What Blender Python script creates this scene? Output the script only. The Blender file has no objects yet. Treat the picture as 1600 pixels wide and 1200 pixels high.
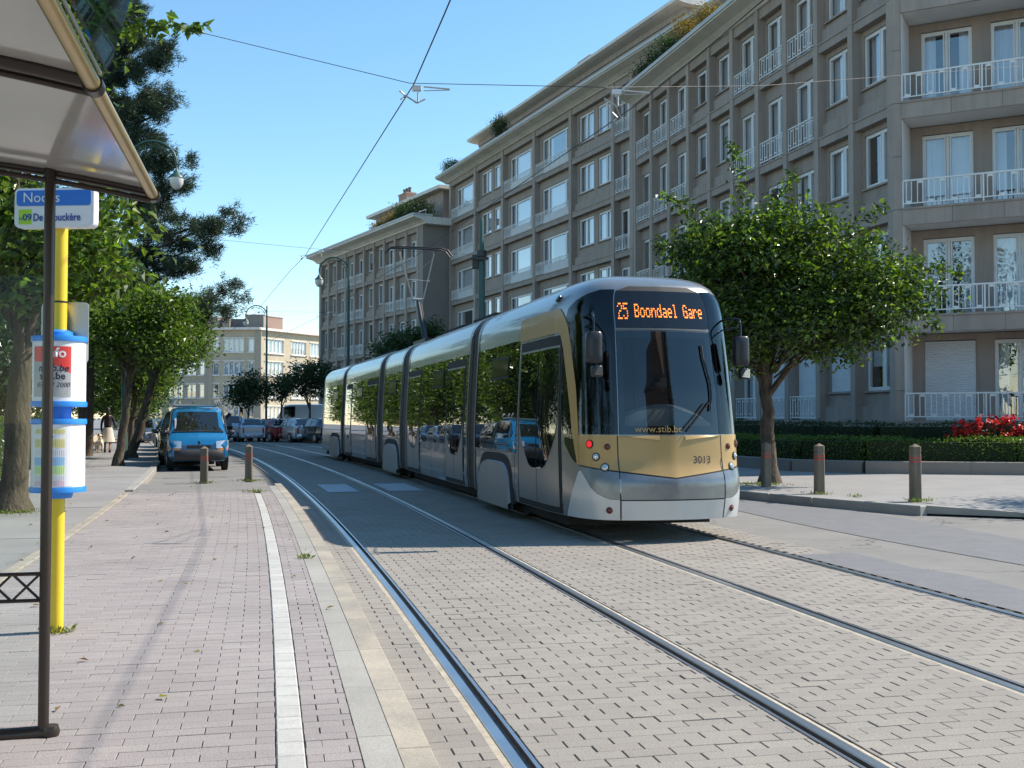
import bpy, bmesh, math, random
import numpy as np
from mathutils import Vector, Matrix
random.seed(7); rng = np.random.default_rng(7)
R = math.radians
sc = bpy.context.scene
COL = sc.collection

# ------------------------------------------------------------------ camera, sky, sun, exposure
CAM_H = 1.48
cd = bpy.data.cameras.new('camera'); cam = bpy.data.objects.new('camera', cd); COL.objects.link(cam)
cam.location = (0, 0, CAM_H); cam.rotation_euler = (R(90 + 1.73), 0, R(0))
cd.sensor_width = 36; cd.lens = 1720 / 1600 * 36; cd.clip_end = 3000; cd.clip_start = .05
sc.camera = cam

SUN = Vector((.95, .27, 1.0)).normalized()
w = bpy.data.worlds.new('World'); sc.world = w; w.use_nodes = True
nt = w.node_tree; nt.nodes.clear()
sky = nt.nodes.new('ShaderNodeTexSky'); sky.sky_type = 'NISHITA'; sky.sun_disc = False
sky.sun_elevation = math.asin(SUN.z); sky.sun_rotation = math.atan2(SUN.x, SUN.y)
sky.air_density = 1.0; sky.dust_density = .0; sky.ozone_density = 2.0; sky.altitude = 50
bg = nt.nodes.new('ShaderNodeBackground'); bg.inputs[1].default_value = .15
wo = nt.nodes.new('ShaderNodeOutputWorld')
hs = nt.nodes.new('ShaderNodeHueSaturation'); hs.inputs['Saturation'].default_value = 1.12; hs.inputs['Hue'].default_value = .488
nt.links.new(sky.outputs[0], hs.inputs['Color']); nt.links.new(hs.outputs[0], bg.inputs[0]); nt.links.new(bg.outputs[0], wo.inputs[0])
sd = bpy.data.lights.new('sun', 'SUN'); sd.energy = 4.7; sd.angle = R(.53); sd.color = (1, .91, .79)
sun = bpy.data.objects.new('sun', sd); COL.objects.link(sun)
sun.rotation_euler = (-SUN).to_track_quat('-Z', 'Y').to_euler(); sun.location = (30, 5, 40)
sc.view_settings.view_transform = 'Standard'; sc.view_settings.look = 'None'
sc.view_settings.exposure = 0.62; sc.view_settings.gamma = 1
sc.cycles.max_bounces = 6; sc.cycles.transparent_max_bounces = 12
sc.cycles.caustics_reflective = False; sc.cycles.caustics_refractive = False

# ------------------------------------------------------------------ materials
def lin(c):
    return tuple(((x / 255) / 12.92 if x / 255 <= .04045 else ((x / 255 + .055) / 1.055) ** 2.4) for x in c)
class NT:
    def __init__(s, name):
        s.m = bpy.data.materials.new(name); s.m.use_nodes = True; s.t = s.m.node_tree; s.t.nodes.clear()
        s.o = s.n('OutputMaterial')
    def n(s, k, **kw):
        x = s.t.nodes.new('ShaderNode' + k)
        for a, b in kw.items(): setattr(x, a, b)
        return x
    def l(s, a, b): s.t.links.new(a, b)
def _coords(T, sp, scale):
    tc = T.n('TexCoord'); src = tc.outputs['Object']
    if sp == 'world':
        g = T.n('NewGeometry'); src = g.outputs['Position']
    mp = T.n('Mapping'); mp.inputs['Scale'].default_value = scale; T.l(src, mp.inputs[0]); return mp.outputs[0]
def mat(name, col, rough=.7, metal=0, var=.12, scale=3, bump=.0, bscale=40, spec=.5, rnd=None, rvar=.15,
        emit=0, stains=0, stain_col=None, stain_scale=.8, coat=0, sp='world', stretch=(1, 1, 1), hue=0, fine=0, cracks=0, streaks=0):
    T = NT(name); P = T.n('BsdfPrincipled'); T.l(P.outputs[0], T.o.inputs[0])
    P.inputs['Roughness'].default_value = rough; P.inputs['Metallic'].default_value = metal
    P.inputs['Specular IOR Level'].default_value = spec; P.inputs['Coat Weight'].default_value = coat
    co = _coords(T, sp, stretch)
    nz = T.n('TexNoise'); nz.inputs['Scale'].default_value = scale; nz.inputs['Detail'].default_value = 6; nz.inputs['Roughness'].default_value = .6
    T.l(co, nz.inputs['Vector'])
    mr = T.n('MapRange'); mr.inputs['From Min'].default_value = .3; mr.inputs['From Max'].default_value = .7
    mr.inputs['To Min'].default_value = 1 - var; mr.inputs['To Max'].default_value = 1 + var
    T.l(nz.outputs[0], mr.inputs[0]); fac = mr.outputs[0]
    def mul(a, b):
        m = T.n('Math', operation='MULTIPLY'); T.l(a, m.inputs[0]); T.l(b, m.inputs[1]); return m.outputs[0]
    if fine:
        n2 = T.n('TexNoise'); n2.inputs['Scale'].default_value = 160; n2.inputs['Detail'].default_value = 3; T.l(co, n2.inputs['Vector'])
        m2 = T.n('MapRange'); m2.inputs['From Min'].default_value = .35; m2.inputs['From Max'].default_value = .65
        m2.inputs['To Min'].default_value = 1 - fine; m2.inputs['To Max'].default_value = 1 + fine; T.l(n2.outputs[0], m2.inputs[0]); fac = mul(fac, m2.outputs[0])
    if rnd:
        if rnd == 'island': g = T.n('NewGeometry'); ro = g.outputs['Random Per Island']
        else: g = T.n('ObjectInfo'); ro = g.outputs['Random']
        m3 = T.n('MapRange'); m3.inputs['To Min'].default_value = 1 - rvar; m3.inputs['To Max'].default_value = 1 + rvar
        T.l(ro, m3.inputs[0]); fac = mul(fac, m3.outputs[0])
    vm = T.n('VectorMath', operation='SCALE'); vm.inputs[0].default_value = col; T.l(fac, vm.inputs['Scale']); c = vm.outputs[0]
    if hue and rnd:
        hs = T.n('HueSaturation'); mh = T.n('MapRange'); mh.inputs['To Min'].default_value = .5 - hue; mh.inputs['To Max'].default_value = .5 + hue
        T.l(ro, mh.inputs[0]); T.l(mh.outputs[0], hs.inputs['Hue']); T.l(c, hs.inputs['Color']); c = hs.outputs[0]
    if stains:
        n3 = T.n('TexNoise'); n3.inputs['Scale'].default_value = stain_scale; n3.inputs['Detail'].default_value = 8; n3.inputs['Roughness'].default_value = .65; T.l(co, n3.inputs['Vector'])
        m4 = T.n('MapRange'); m4.inputs['From Min'].default_value = .48; m4.inputs['From Max'].default_value = .72; m4.inputs['To Max'].default_value = stains
        T.l(n3.outputs[0], m4.inputs[0])
        mx = T.n('MixRGB'); T.l(m4.outputs[0], mx.inputs[0]); T.l(c, mx.inputs[1]); mx.inputs[2].default_value = (*(stain_col or tuple(x * .5 for x in col)), 1); c = mx.outputs[0]
    if cracks:
        dn = T.n('TexNoise'); dn.inputs['Scale'].default_value = 1.5; dn.inputs['Detail'].default_value = 5; T.l(co, dn.inputs['Vector'])
        sc_ = T.n('VectorMath', operation='SCALE'); sc_.inputs['Scale'].default_value = 1.1; T.l(dn.outputs['Color'], sc_.inputs[0]); ad = T.n('VectorMath', operation='ADD'); T.l(co, ad.inputs[0]); T.l(sc_.outputs[0], ad.inputs[1])
        vo = T.n('TexVoronoi', feature='DISTANCE_TO_EDGE'); vo.inputs['Scale'].default_value = .33; T.l(ad.outputs[0], vo.inputs['Vector'])
        mc = T.n('MapRange'); mc.inputs['From Min'].default_value = .0; mc.inputs['From Max'].default_value = .007; mc.inputs['To Min'].default_value = cracks; mc.inputs['To Max'].default_value = 0; T.l(vo.outputs['Distance'], mc.inputs[0])
        mk = T.n('MixRGB'); T.l(mc.outputs[0], mk.inputs[0]); T.l(c, mk.inputs[1]); mk.inputs[2].default_value = (.05, .05, .05, 1); c = mk.outputs[0]
    if streaks:
        cs_ = _coords(T, sp, (2.2, 2.2, .12)); n5 = T.n('TexNoise'); n5.inputs['Scale'].default_value = 1.6; n5.inputs['Detail'].default_value = 7; n5.inputs['Roughness'].default_value = .7; T.l(cs_, n5.inputs['Vector'])
        m5 = T.n('MapRange'); m5.inputs['From Min'].default_value = .46; m5.inputs['From Max'].default_value = .7; m5.inputs['To Max'].default_value = streaks; T.l(n5.outputs[0], m5.inputs[0])
        mk = T.n('MixRGB'); T.l(m5.outputs[0], mk.inputs[0]); T.l(c, mk.inputs[1]); mk.inputs[2].default_value = (*tuple(x * .5 for x in col), 1); c = mk.outputs[0]
    T.l(c, P.inputs['Base Color'])
    if bump:
        nb = T.n('TexNoise'); nb.inputs['Scale'].default_value = bscale; nb.inputs['Detail'].default_value = 5; T.l(co, nb.inputs['Vector'])
        bp = T.n('Bump'); bp.inputs['Strength'].default_value = bump; bp.inputs['Distance'].default_value = .01; T.l(nb.outputs[0], bp.inputs['Height']); T.l(bp.outputs[0], P.inputs['Normal'])
    if emit:
        P.inputs['Emission Color'].default_value = (*col, 1); P.inputs['Emission Strength'].default_value = emit
    return T.m
def glass(name, tint=(.75, .8, .8), refl=.08, gloss=(1, 1, 1), rough=.01, ior=1.5, dark=None, wav=0, fexp=4.5):
    # clear or dark pane: transparent (or dark) behind a mirror-like surface by Fresnel
    T = NT(name)
    if dark: A = T.n('BsdfDiffuse'); A.inputs[0].default_value = (*dark, 1)
    else: A = T.n('BsdfTransparent'); A.inputs[0].default_value = (*tint, 1)
    G = T.n('BsdfGlossy'); G.inputs[0].default_value = (*gloss, 1); G.inputs['Roughness'].default_value = rough
    ge = T.n('NewGeometry'); dt = T.n('VectorMath', operation='DOT_PRODUCT'); T.l(ge.outputs['Incoming'], dt.inputs[0]); T.l(ge.outputs['Normal'], dt.inputs[1])
    ab = T.n('Math', operation='ABSOLUTE'); T.l(dt.outputs['Value'], ab.inputs[0]); iv = T.n('Math', operation='SUBTRACT'); iv.inputs[0].default_value = 1; T.l(ab.outputs[0], iv.inputs[1])
    F = T.n('Math', operation='POWER'); T.l(iv.outputs[0], F.inputs[0]); F.inputs[1].default_value = fexp
    M = T.n('MapRange'); M.inputs['To Min'].default_value = refl; T.l(F.outputs[0], M.inputs[0])
    X = T.n('MixShader'); T.l(M.outputs[0], X.inputs[0]); T.l(A.outputs[0], X.inputs[1]); T.l(G.outputs[0], X.inputs[2]); T.l(X.outputs[0], T.o.inputs[0])
    if wav:
        co = _coords(T, 'world', (1, 1, 1)); nb = T.n('TexNoise'); nb.inputs['Scale'].default_value = 1.2; T.l(co, nb.inputs['Vector'])
        bp = T.n('Bump'); bp.inputs['Strength'].default_value = wav; bp.inputs['Distance'].default_value = .05; T.l(nb.outputs[0], bp.inputs['Height']); T.l(bp.outputs[0], G.inputs['Normal'])
    return T.m
def leafmat(name, col, rough=.35, var=.35, trans=.35, hue=.02):
    T = NT(name); P = T.n('BsdfPrincipled'); P.inputs['Roughness'].default_value = rough
    g = T.n('NewGeometry'); m = T.n('MapRange'); m.inputs['To Min'].default_value = 1 - var; m.inputs['To Max'].default_value = 1 + var
    T.l(g.outputs['Random Per Island'], m.inputs[0])
    vm = T.n('VectorMath', operation='SCALE'); vm.inputs[0].default_value = col; T.l(m.outputs[0], vm.inputs['Scale'])
    hs = T.n('HueSaturation'); mh = T.n('MapRange'); mh.inputs['To Min'].default_value = .5 - hue; mh.inputs['To Max'].default_value = .5 + hue * .4
    T.l(g.outputs['Random Per Island'], mh.inputs[0]); T.l(mh.outputs[0], hs.inputs['Hue']); T.l(vm.outputs[0], hs.inputs['Color'])
    T.l(hs.outputs[0], P.inputs['Base Color'])
    tr = T.n('BsdfTranslucent'); v2 = T.n('VectorMath', operation='MULTIPLY'); v2.inputs[1].default_value = (1.5, 1.7, .5); T.l(hs.outputs[0], v2.inputs[0]); T.l(v2.outputs[0], tr.inputs[0])
    X = T.n('MixShader'); X.inputs[0].default_value = trans; T.l(P.outputs[0], X.inputs[1]); T.l(tr.outputs[0], X.inputs[2]); T.l(X.outputs[0], T.o.inputs[0])
    return T.m

M = {}
M['asphalt'] = mat('asphalt', (.215, .205, .19), .9, cracks=.8, var=.10, scale=1.3, bump=.35, bscale=160, fine=.22, stains=.6, stain_col=(.15, .145, .135), stain_scale=.45)
M['patch'] = mat('dark_asphalt', (.165, .165, .17), .85, var=.1, scale=4, bump=.3, bscale=150, fine=.25)
M['ground'] = mat('ground_asphalt', (.2, .2, .2), .9, var=.15, scale=.5, fine=.2)
M['joint'] = mat('joint_sand', (.19, .17, .145), .95, var=.3, scale=20)
M['joint_p'] = mat('joint_sand_pink', (.27, .24, .22), .95, var=.3, scale=20)
for k, rr in (('', 'object'), ('_field', 'island')):
    M['block' + k] = mat('grey_block' + k, (.275, .247, .215), .85, var=.12, scale=1.1, bump=.3, bscale=90, rnd=rr, rvar=.055, fine=.22, stains=.55, stain_col=(.205, .185, .16), stain_scale=.55, hue=.006)
    M['pink' + k] = mat('pink_block' + k, (.30, .265, .254), .85, var=.12, scale=.9, bump=.3, bscale=90, rnd=rr, rvar=.06, fine=.22, stains=.4, stain_col=(.25, .232, .222), stain_scale=.5, hue=.008)
M['white_block'] = mat('white_block', (.45, .44, .41), .8, var=.1, scale=6, rnd='object', rvar=.07, fine=.12, bump=.2, stains=.3, stain_col=(.5, .48, .44), stain_scale=3)
M['kerb'] = mat('kerb_stone', (.325, .29, .24), .85, var=.14, scale=2, rnd='object', rvar=.08, fine=.15, bump=.3, stains=.4, stain_col=(.52, .44, .3), stain_scale=2)
M['slabedge'] = mat('edge_slab', (.315, .30, .268), .85, var=.12, scale=2, rnd='object', rvar=.06, fine=.15, bump=.2)
M['slab'] = mat('pavement_slab', (.255, .245, .235), .9, cracks=.25, var=.1, scale=1, rnd='object', rvar=.06, fine=.18, bump=.2, stains=.4, stain_col=(.25, .25, .25))
M['mortar'] = mat('rail_mortar', (.45, .39, .30), .9, var=.2, scale=8, fine=.2)
M['rail'] = mat('rail_steel', (.66, .67, .70), .34, metal=1, var=.1, scale=3, sp='world')
M['groove'] = mat('rail_groove', (.13, .095, .075), .8, var=.3, scale=14)
M['paint_old'] = mat('worn_road_paint', (.5, .52, .55), .8, var=.15, scale=5, fine=.3, stains=.6, stain_col=(.3, .3, .3), stain_scale=4)
M['soil'] = mat('garden_soil', (.06, .05, .03), .95, var=.4, scale=2)
M['grassg'] = mat('lawn_ground', (.05, .085, .02), .95, var=.4, scale=3, fine=.3)
M['stone'] = mat('facade_stone', (.355, .295, .25), .85, streaks=.45, var=.07, scale=1.5, bump=.15, bscale=60, fine=.07, stains=.25, stain_col=(.26, .215, .18), stain_scale=.5, stretch=(1, 1, .5))
M['stone_o'] = mat('facade_stone_block', (.375, .313, .265), .85, streaks=.35, var=.07, scale=1.5, bump=.15, bscale=60, rnd='object', rvar=.06, fine=.07, stains=.25, stain_col=(.24, .2, .165), stain_scale=.6)
M['stone_grey'] = mat('grey_render', (.27, .235, .205), .9, var=.06, scale=1, fine=.06)
M['cream'] = mat('cream_cornice', (.76, .71, .62), .8, streaks=.25, var=.08, scale=1, stains=.3, stain_col=(.45, .4, .33), stain_scale=.7)
M['cornice_edge'] = mat('cornice_edge_metal', (.5, .5, .48), .6, var=.1, scale=1)
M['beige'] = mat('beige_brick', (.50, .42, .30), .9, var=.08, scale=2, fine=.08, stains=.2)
M['beige2'] = mat('beige_pier_shaded_wall', (.40, .34, .26), .9, var=.08, scale=2, fine=.08)
M['whitepaint'] = mat('white_paint', (.78, .78, .76), .5, var=.05, scale=3)
M['whiteplaster'] = mat('white_plaster', (.72, .72, .70), .8, var=.06, scale=1.5)
M['shutter'] = mat('white_roller_shutter', (.66, .68, .70), .6, var=.04, scale=2)
M['frame'] = mat('window_frame_white', (.76, .76, .75), .45, var=.04, scale=3)
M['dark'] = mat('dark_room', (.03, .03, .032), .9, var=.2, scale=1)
M['curtain'] = mat('curtain', (.74, .75, .77), .9, var=.1, scale=.6, rnd='object', rvar=.22)
M['pane'] = glass('window_glass', (.84, .88, .9), .2, fexp=2.4, wav=.05)
M['slate'] = mat('roof_felt', (.13, .13, .14), .9, var=.15, scale=1)
M['brickred'] = mat('chimney_brick', (.30, .2, .16), .9, var=.15, scale=6)
M['green_metal'] = mat('green_painted_steel', (.035, .085, .07), .45, var=.15, scale=3)
M['black_steel'] = mat('black_steel', (.02, .02, .022), .4, var=.2, scale=3)
M['cable'] = mat('cable', (.025, .027, .03), .6, var=.1)
M['chrome'] = mat('chrome', (.75, .76, .78), .15, metal=1, var=.03)
M['insulator'] = mat('white_insulator', (.72, .73, .72), .4, var=.05)
M['lantern'] = mat('lantern_glass', (.75, .72, .68), .25, var=.05)
M['brown_steel'] = mat('brown_painted_steel', (.028, .018, .013), .32, var=.12, scale=6)
M['gold_tube'] = mat('bronze_gold_tube', (.48, .36, .17), .3, metal=.55, var=.05, scale=8)
M['roof_pan'] = mat('shelter_ceiling_sheet', (.46, .455, .44), .1, var=.06, scale=2, spec=.6, stains=.35, stain_col=(.44, .43, .41), stain_scale=1.7)
M['shelter_glass'] = glass('shelter_glass', (.9, .96, .95), .015, fexp=6)
M['teal'] = glass('teal_glass', (.22, .38, .38), .03, fexp=9)
M['yellow'] = mat('yellow_paint', (.78, .55, .03), .35, var=.04, scale=5)
M['bluep'] = mat('blue_plastic', (.03, .25, .72), .35, var=.04, scale=5)
M['signblue'] = mat('sign_blue', (.02, .17, .62), .3, var=.02)
M['signwhite'] = mat('sign_white', (.78, .78, .8), .35, var=.02)
M['signgreen'] = mat('sign_green', (.42, .66, .03), .35, var=.02)
M['signred'] = mat('sign_red', (.75, .06, .05), .35, var=.02)
M['signgrey'] = mat('sign_grey', (.42, .42, .42), .4, var=.03)
M['ink'] = mat('ink', (.02, .025, .05), .5, var=.02)
M['inkblue'] = mat('ink_blue', (.02, .06, .3), .5, var=.02)
M['pastel_y'] = mat('pastel_yellow', (.80, .72, .30), .5, var=.03); M['pastel_b'] = mat('pastel_blue', (.35, .6, .85), .5, var=.03)
M['pastel_g'] = mat('pastel_green', (.62, .82, .35), .5, var=.03); M['pastel_p'] = mat('pastel_pink', (.82, .58, .68), .5, var=.03)
M['alu'] = mat('brushed_aluminium', (.5, .5, .48), .4, metal=.7, var=.05, scale=6)
M['bollard'] = mat('weathered_bollard_wood', (.19, .155, .115), .9, var=.25, scale=10, bump=.5, bscale=50, stretch=(1, 1, .2), stains=.5, stain_col=(.10, .12, .04), stain_scale=3)
M['bollard_band'] = mat('red_reflective_band', (.55, .06, .04), .4, var=.1)
M['bark'] = mat('bark', (.095, .07, .05), .95, var=.6, scale=9, bump=2.5, bscale=25, stretch=(1, 1, .35), stains=.4, stain_col=(.08, .09, .035))
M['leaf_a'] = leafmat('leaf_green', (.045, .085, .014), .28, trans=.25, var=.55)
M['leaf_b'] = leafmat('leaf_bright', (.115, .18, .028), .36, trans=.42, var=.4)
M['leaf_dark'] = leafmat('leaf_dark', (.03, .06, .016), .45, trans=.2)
M['needle'] = leafmat('pine_needle', (.035, .06, .035), .5, trans=.15, var=.4)
M['hedge'] = leafmat('hedge_leaf', (.09, .16, .022), .35, trans=.3)
M['autumn'] = leafmat('leaf_autumn', (.22, .16, .04), .5, trans=.3, hue=.06)
M['hedge_core'] = mat('hedge_core', (.02, .03, .01), .95, var=.3)
M['rose'] = leafmat('rose_petal', (.62, .02, .02), .5, trans=.3, hue=.01)
M['weed'] = leafmat('weed', (.16, .2, .04), .6, trans=.3)

# ------------------------------------------------------------------ mesh building
class MB:
    def __init__(s): s.v = []; s.f = []; s.mi = []; s.m = 0
    def add(s, vs, fs):
        o = len(s.v); s.v += [tuple(p) for p in vs]; s.f += [tuple(i + o for i in f) for f in fs]; s.mi += [s.m] * len(fs); return s
    def box(s, x0, x1, y0, y1, z0, z1):
        if x0 > x1: x0, x1 = x1, x0
        if y0 > y1: y0, y1 = y1, y0
        vs = [(x0, y0, z0), (x1, y0, z0), (x1, y1, z0), (x0, y1, z0), (x0, y0, z1), (x1, y0, z1), (x1, y1, z1), (x0, y1, z1)]
        return s.add(vs, [(0, 3, 2, 1), (4, 5, 6, 7), (0, 1, 5, 4), (1, 2, 6, 5), (2, 3, 7, 6), (3, 0, 4, 7)])
    def tube(s, pts, r, n=8, cap=True):
        pts = [Vector(p) for p in pts]; rs = r if isinstance(r, (list, tuple)) else [r] * len(pts)
        vs = []; up = None
        for i, p in enumerate(pts):
            t = (pts[min(i + 1, len(pts) - 1)] - pts[max(i - 1, 0)]).normalized()
            if up is None: up = t.orthogonal().normalized()
            up = (up - t * up.dot(t)); up = up.normalized() if up.length > 1e-6 else t.orthogonal().normalized()
            b = t.cross(up)
            for k in range(n):
                a = 2 * math.pi * k / n; vs.append(p + (up * math.cos(a) + b * math.sin(a)) * rs[i])
        fs = [(i * n + k, i * n + (k + 1) % n, (i + 1) * n + (k + 1) % n, (i + 1) * n + k) for i in range(len(pts) - 1) for k in range(n)]
        if cap: fs += [tuple(range(n))[::-1], tuple(range((len(pts) - 1) * n, len(pts) * n))]
        return s.add(vs, fs)
    def lathe(s, prof, n=16, c=(0, 0, 0), axis='z'):
        vs = []; 
        for r, z in prof:
            for k in range(n):
                a = 2 * math.pi * k / n; p = (r * math.cos(a), r * math.sin(a), z)
                if axis == 'y': p = (p[0], p[2], p[1])
                if axis == 'x': p = (p[2], p[0], p[1])
                vs.append((p[0] + c[0], p[1] + c[1], p[2] + c[2]))
        m = len(prof)
        fs = [(i * n + k, i * n + (k + 1) % n, (i + 1) * n + (k + 1) % n, (i + 1) * n + k) for i in range(m - 1) for k in range(n)]
        fs += [tuple(range(n))[::-1], tuple(range((m - 1) * n, m * n))]
        return s.add(vs, fs)
    def prism(s, poly, z0, z1):      # xy polygon
        n = len(poly)
        vs = [(x, y, z0) for x, y in poly] + [(x, y, z1) for x, y in poly]
        fs = [tuple(range(n))[::-1], tuple(range(n, 2 * n))] + [(i, (i + 1) % n, n + (i + 1) % n, n + i) for i in range(n)]
        return s.add(vs, fs)
    def extr(s, prof, x0, x1):        # profile in (y,z) swept along x
        n = len(prof)
        vs = [(x0, y, z) for y, z in prof] + [(x1, y, z) for y, z in prof]
        fs = [tuple(range(n)), tuple(range(n, 2 * n))[::-1]] + [(i, n + i, n + (i + 1) % n, (i + 1) % n) for i in range(n)]
        return s.add(vs, fs)
    def grid(s, g):                    # g[i][j] -> point
        ni, nj = len(g), len(g[0])
        return s.add([p for row in g for p in row], [(i * nj + j, i * nj + j + 1, (i + 1) * nj + j + 1, (i + 1) * nj + j) for i in range(ni - 1) for j in range(nj - 1)])
    def xform(s, fn, start=0): s.v[start:] = [tuple(fn(p)) for p in s.v[start:]]; return s
    def mesh(s, name, mats, smooth=False, recalc=True):
        me = bpy.data.meshes.new(name); me.from_pydata(s.v, [], s.f)
        for m in (mats if isinstance(mats, (list, tuple)) else [mats]): me.materials.append(m)
        me.polygons.foreach_set('material_index', s.mi)
        if recalc:
            bm = bmesh.new(); bm.from_mesh(me); bmesh.ops.recalc_face_normals(bm, faces=bm.faces); bm.to_mesh(me); bm.free()
        if smooth:
            me.polygons.foreach_set('use_smooth', [True] * len(me.polygons))
            if smooth is not True: me.set_sharp_from_angle(angle=R(smooth))
        me.update(); return me
    def build(s, name, mats, parent=None, loc=(0, 0, 0), rot=(0, 0, 0), smooth=False, recalc=True):
        return link(name, s.mesh(name, mats, smooth, recalc), parent, loc, rot)
def link(name, me, parent=None, loc=(0, 0, 0), rot=(0, 0, 0)):
    o = bpy.data.objects.new(name, me); COL.objects.link(o); o.location = loc
    o.rotation_euler = rot if isinstance(rot, (tuple, list)) or hasattr(rot, 'x') else (0, 0, rot)
    if parent: o.parent = parent
    return o
def tag(o, label=None, cat=None, group=None, kind=None):
    if label: o['label'] = label
    if cat: o['category'] = cat
    if group: o['group'] = group
    if kind: o['kind'] = kind
    return o
def thing(name, label, cat, loc=(0, 0, 0), rotz=0, group=None):
    o = bpy.data.objects.new(name, None); COL.objects.link(o); o.location = loc; o.rotation_euler = (0, 0, rotz); o.empty_display_size = .2
    return tag(o, label, cat, group)
def kids(o): return [c for c in bpy.data.objects if c.parent == o]
def copy_tree(o, parent=None, cmap=None):
    if cmap is None:
        cmap = {}
        for c in bpy.data.objects:
            if c.parent: cmap.setdefault(c.parent.name, []).append(c)
    c = o.copy(); COL.objects.link(c); c.parent = parent
    for ch in cmap.get(o.name, []): copy_tree(ch, c, cmap)
    return c
def fastmesh(name, V, F, mats, nper, smooth=False):
    me = bpy.data.meshes.new(name); V = np.asarray(V, np.float32); F = np.asarray(F, np.int32)
    me.vertices.add(len(V)); me.vertices.foreach_set('co', V.ravel())
    n = len(F); me.loops.add(n * nper); me.loops.foreach_set('vertex_index', F.ravel())
    me.polygons.add(n); me.polygons.foreach_set('loop_start', np.arange(0, n * nper, nper, dtype=np.int32))
    try: me.polygons.foreach_set('loop_total', np.full(n, nper, np.int32))
    except Exception: pass
    for m in (mats if isinstance(mats, (list, tuple)) else [mats]): me.materials.append(m)
    me.polygons.foreach_set('use_smooth', [bool(smooth)] * n)
    me.update(calc_edges=True); return me
def text_mesh(name, body, size, m, parent, loc, rot, ext=.001, align='LEFT', shear=0, bold=0, xs=1):
    cu = bpy.data.curves.new(name, 'FONT'); cu.body = body; cu.size = size; cu.extrude = ext; cu.align_x = align; cu.shear = shear; cu.offset = bold; cu.resolution_u = 3
    o = bpy.data.objects.new('tmp_text', cu); COL.objects.link(o)
    bpy.context.view_layer.update()
    me = bpy.data.meshes.new_from_object(o.evaluated_get(bpy.context.evaluated_depsgraph_get()))
    bpy.data.objects.remove(o); me.materials.clear(); me.materials.append(m); me.name = name
    if xs != 1: me.transform(Matrix.Diagonal((xs, 1, 1, 1)))
    return link(name, me, parent, loc, rot)

# ------------------------------------------------------------------ the curved line of the tram street
def tx(Y): return 1.795 - .2055 * Y - .00136 * Y * Y
def tdx(Y): return -.2055 - .00272 * Y
_Y = np.linspace(-30, 160, 20000); _m = np.sqrt(1 + tdx(_Y) ** 2)
_S = np.concatenate([[0], np.cumsum((_m[1:] + _m[:-1]) / 2 * np.diff(_Y))]); _S -= np.interp(0, _Y, _S)
def PA(s, o):
    y = np.interp(s, _S, _Y); m = np.sqrt(1 + tdx(y) ** 2); return tx(y) + o / m, y - o * tdx(y) / m
def P(s, o, z=0):
    x, y = PA(s, o); return (float(x), float(y), z)
def s_of_Y(Y): return float(np.interp(Y, _Y, _S))
def heading(s):
    y = np.interp(s, _S, _Y); return math.atan2(1, tdx(y)) - math.pi / 2     # rotation that turns +Y into the track direction
TR = 2.95                                                    # offset of the second track

# ------------------------------------------------------------------ ground, road, pavements
def strip(name, s0, s1, o0, o1, z, m, step=1.0, parent=None, label=None, thick=0):
    n = max(2, int((s1 - s0) / step) + 1); mb = MB(); ss = np.linspace(s0, s1, n)
    f0 = o0 if callable(o0) else (lambda s: o0); f1 = o1 if callable(o1) else (lambda s: o1)
    if thick:
        g = [[P(s, f0(s), z - thick), P(s, f0(s), z), P(s, f1(s), z), P(s, f1(s), z - thick)] for s in ss]
    else: g = [[P(s, f0(s), z), P(s, f1(s), z)] for s in ss]
    mb.grid(g); o = mb.build(name, m, parent)
    if not parent: tag(o, label, kind='structure')
    elif label: o['label'] = label
    return o
g = MB(); g.add([(-900, -300, -.06), (900, -300, -.06), (900, 1500, -.06), (-900, 1500, -.06)], [(0, 1, 2, 3)])
tag(g.build('ground', M['ground']), 'bare grey ground reaching to the horizon', kind='structure')
# carriageway: one broad sheet from the foreground into the curve
mb = MB(); mb.add([(-30, -12, -.03), (60, -12, -.03), (60, 22, -.03), (14, 22, -.03), (3.5, 60, -.03), (-14, 92, -.03), (-90, 120, -.03), (-90, 74, -.03), (-30, 62, -.03), (-20, 40, -.03)], [tuple(range(10))])
road = tag(mb.build('road', M['asphalt'], recalc=False), 'pale worn asphalt of the street beside and beyond the tramway', kind='structure')

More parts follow.
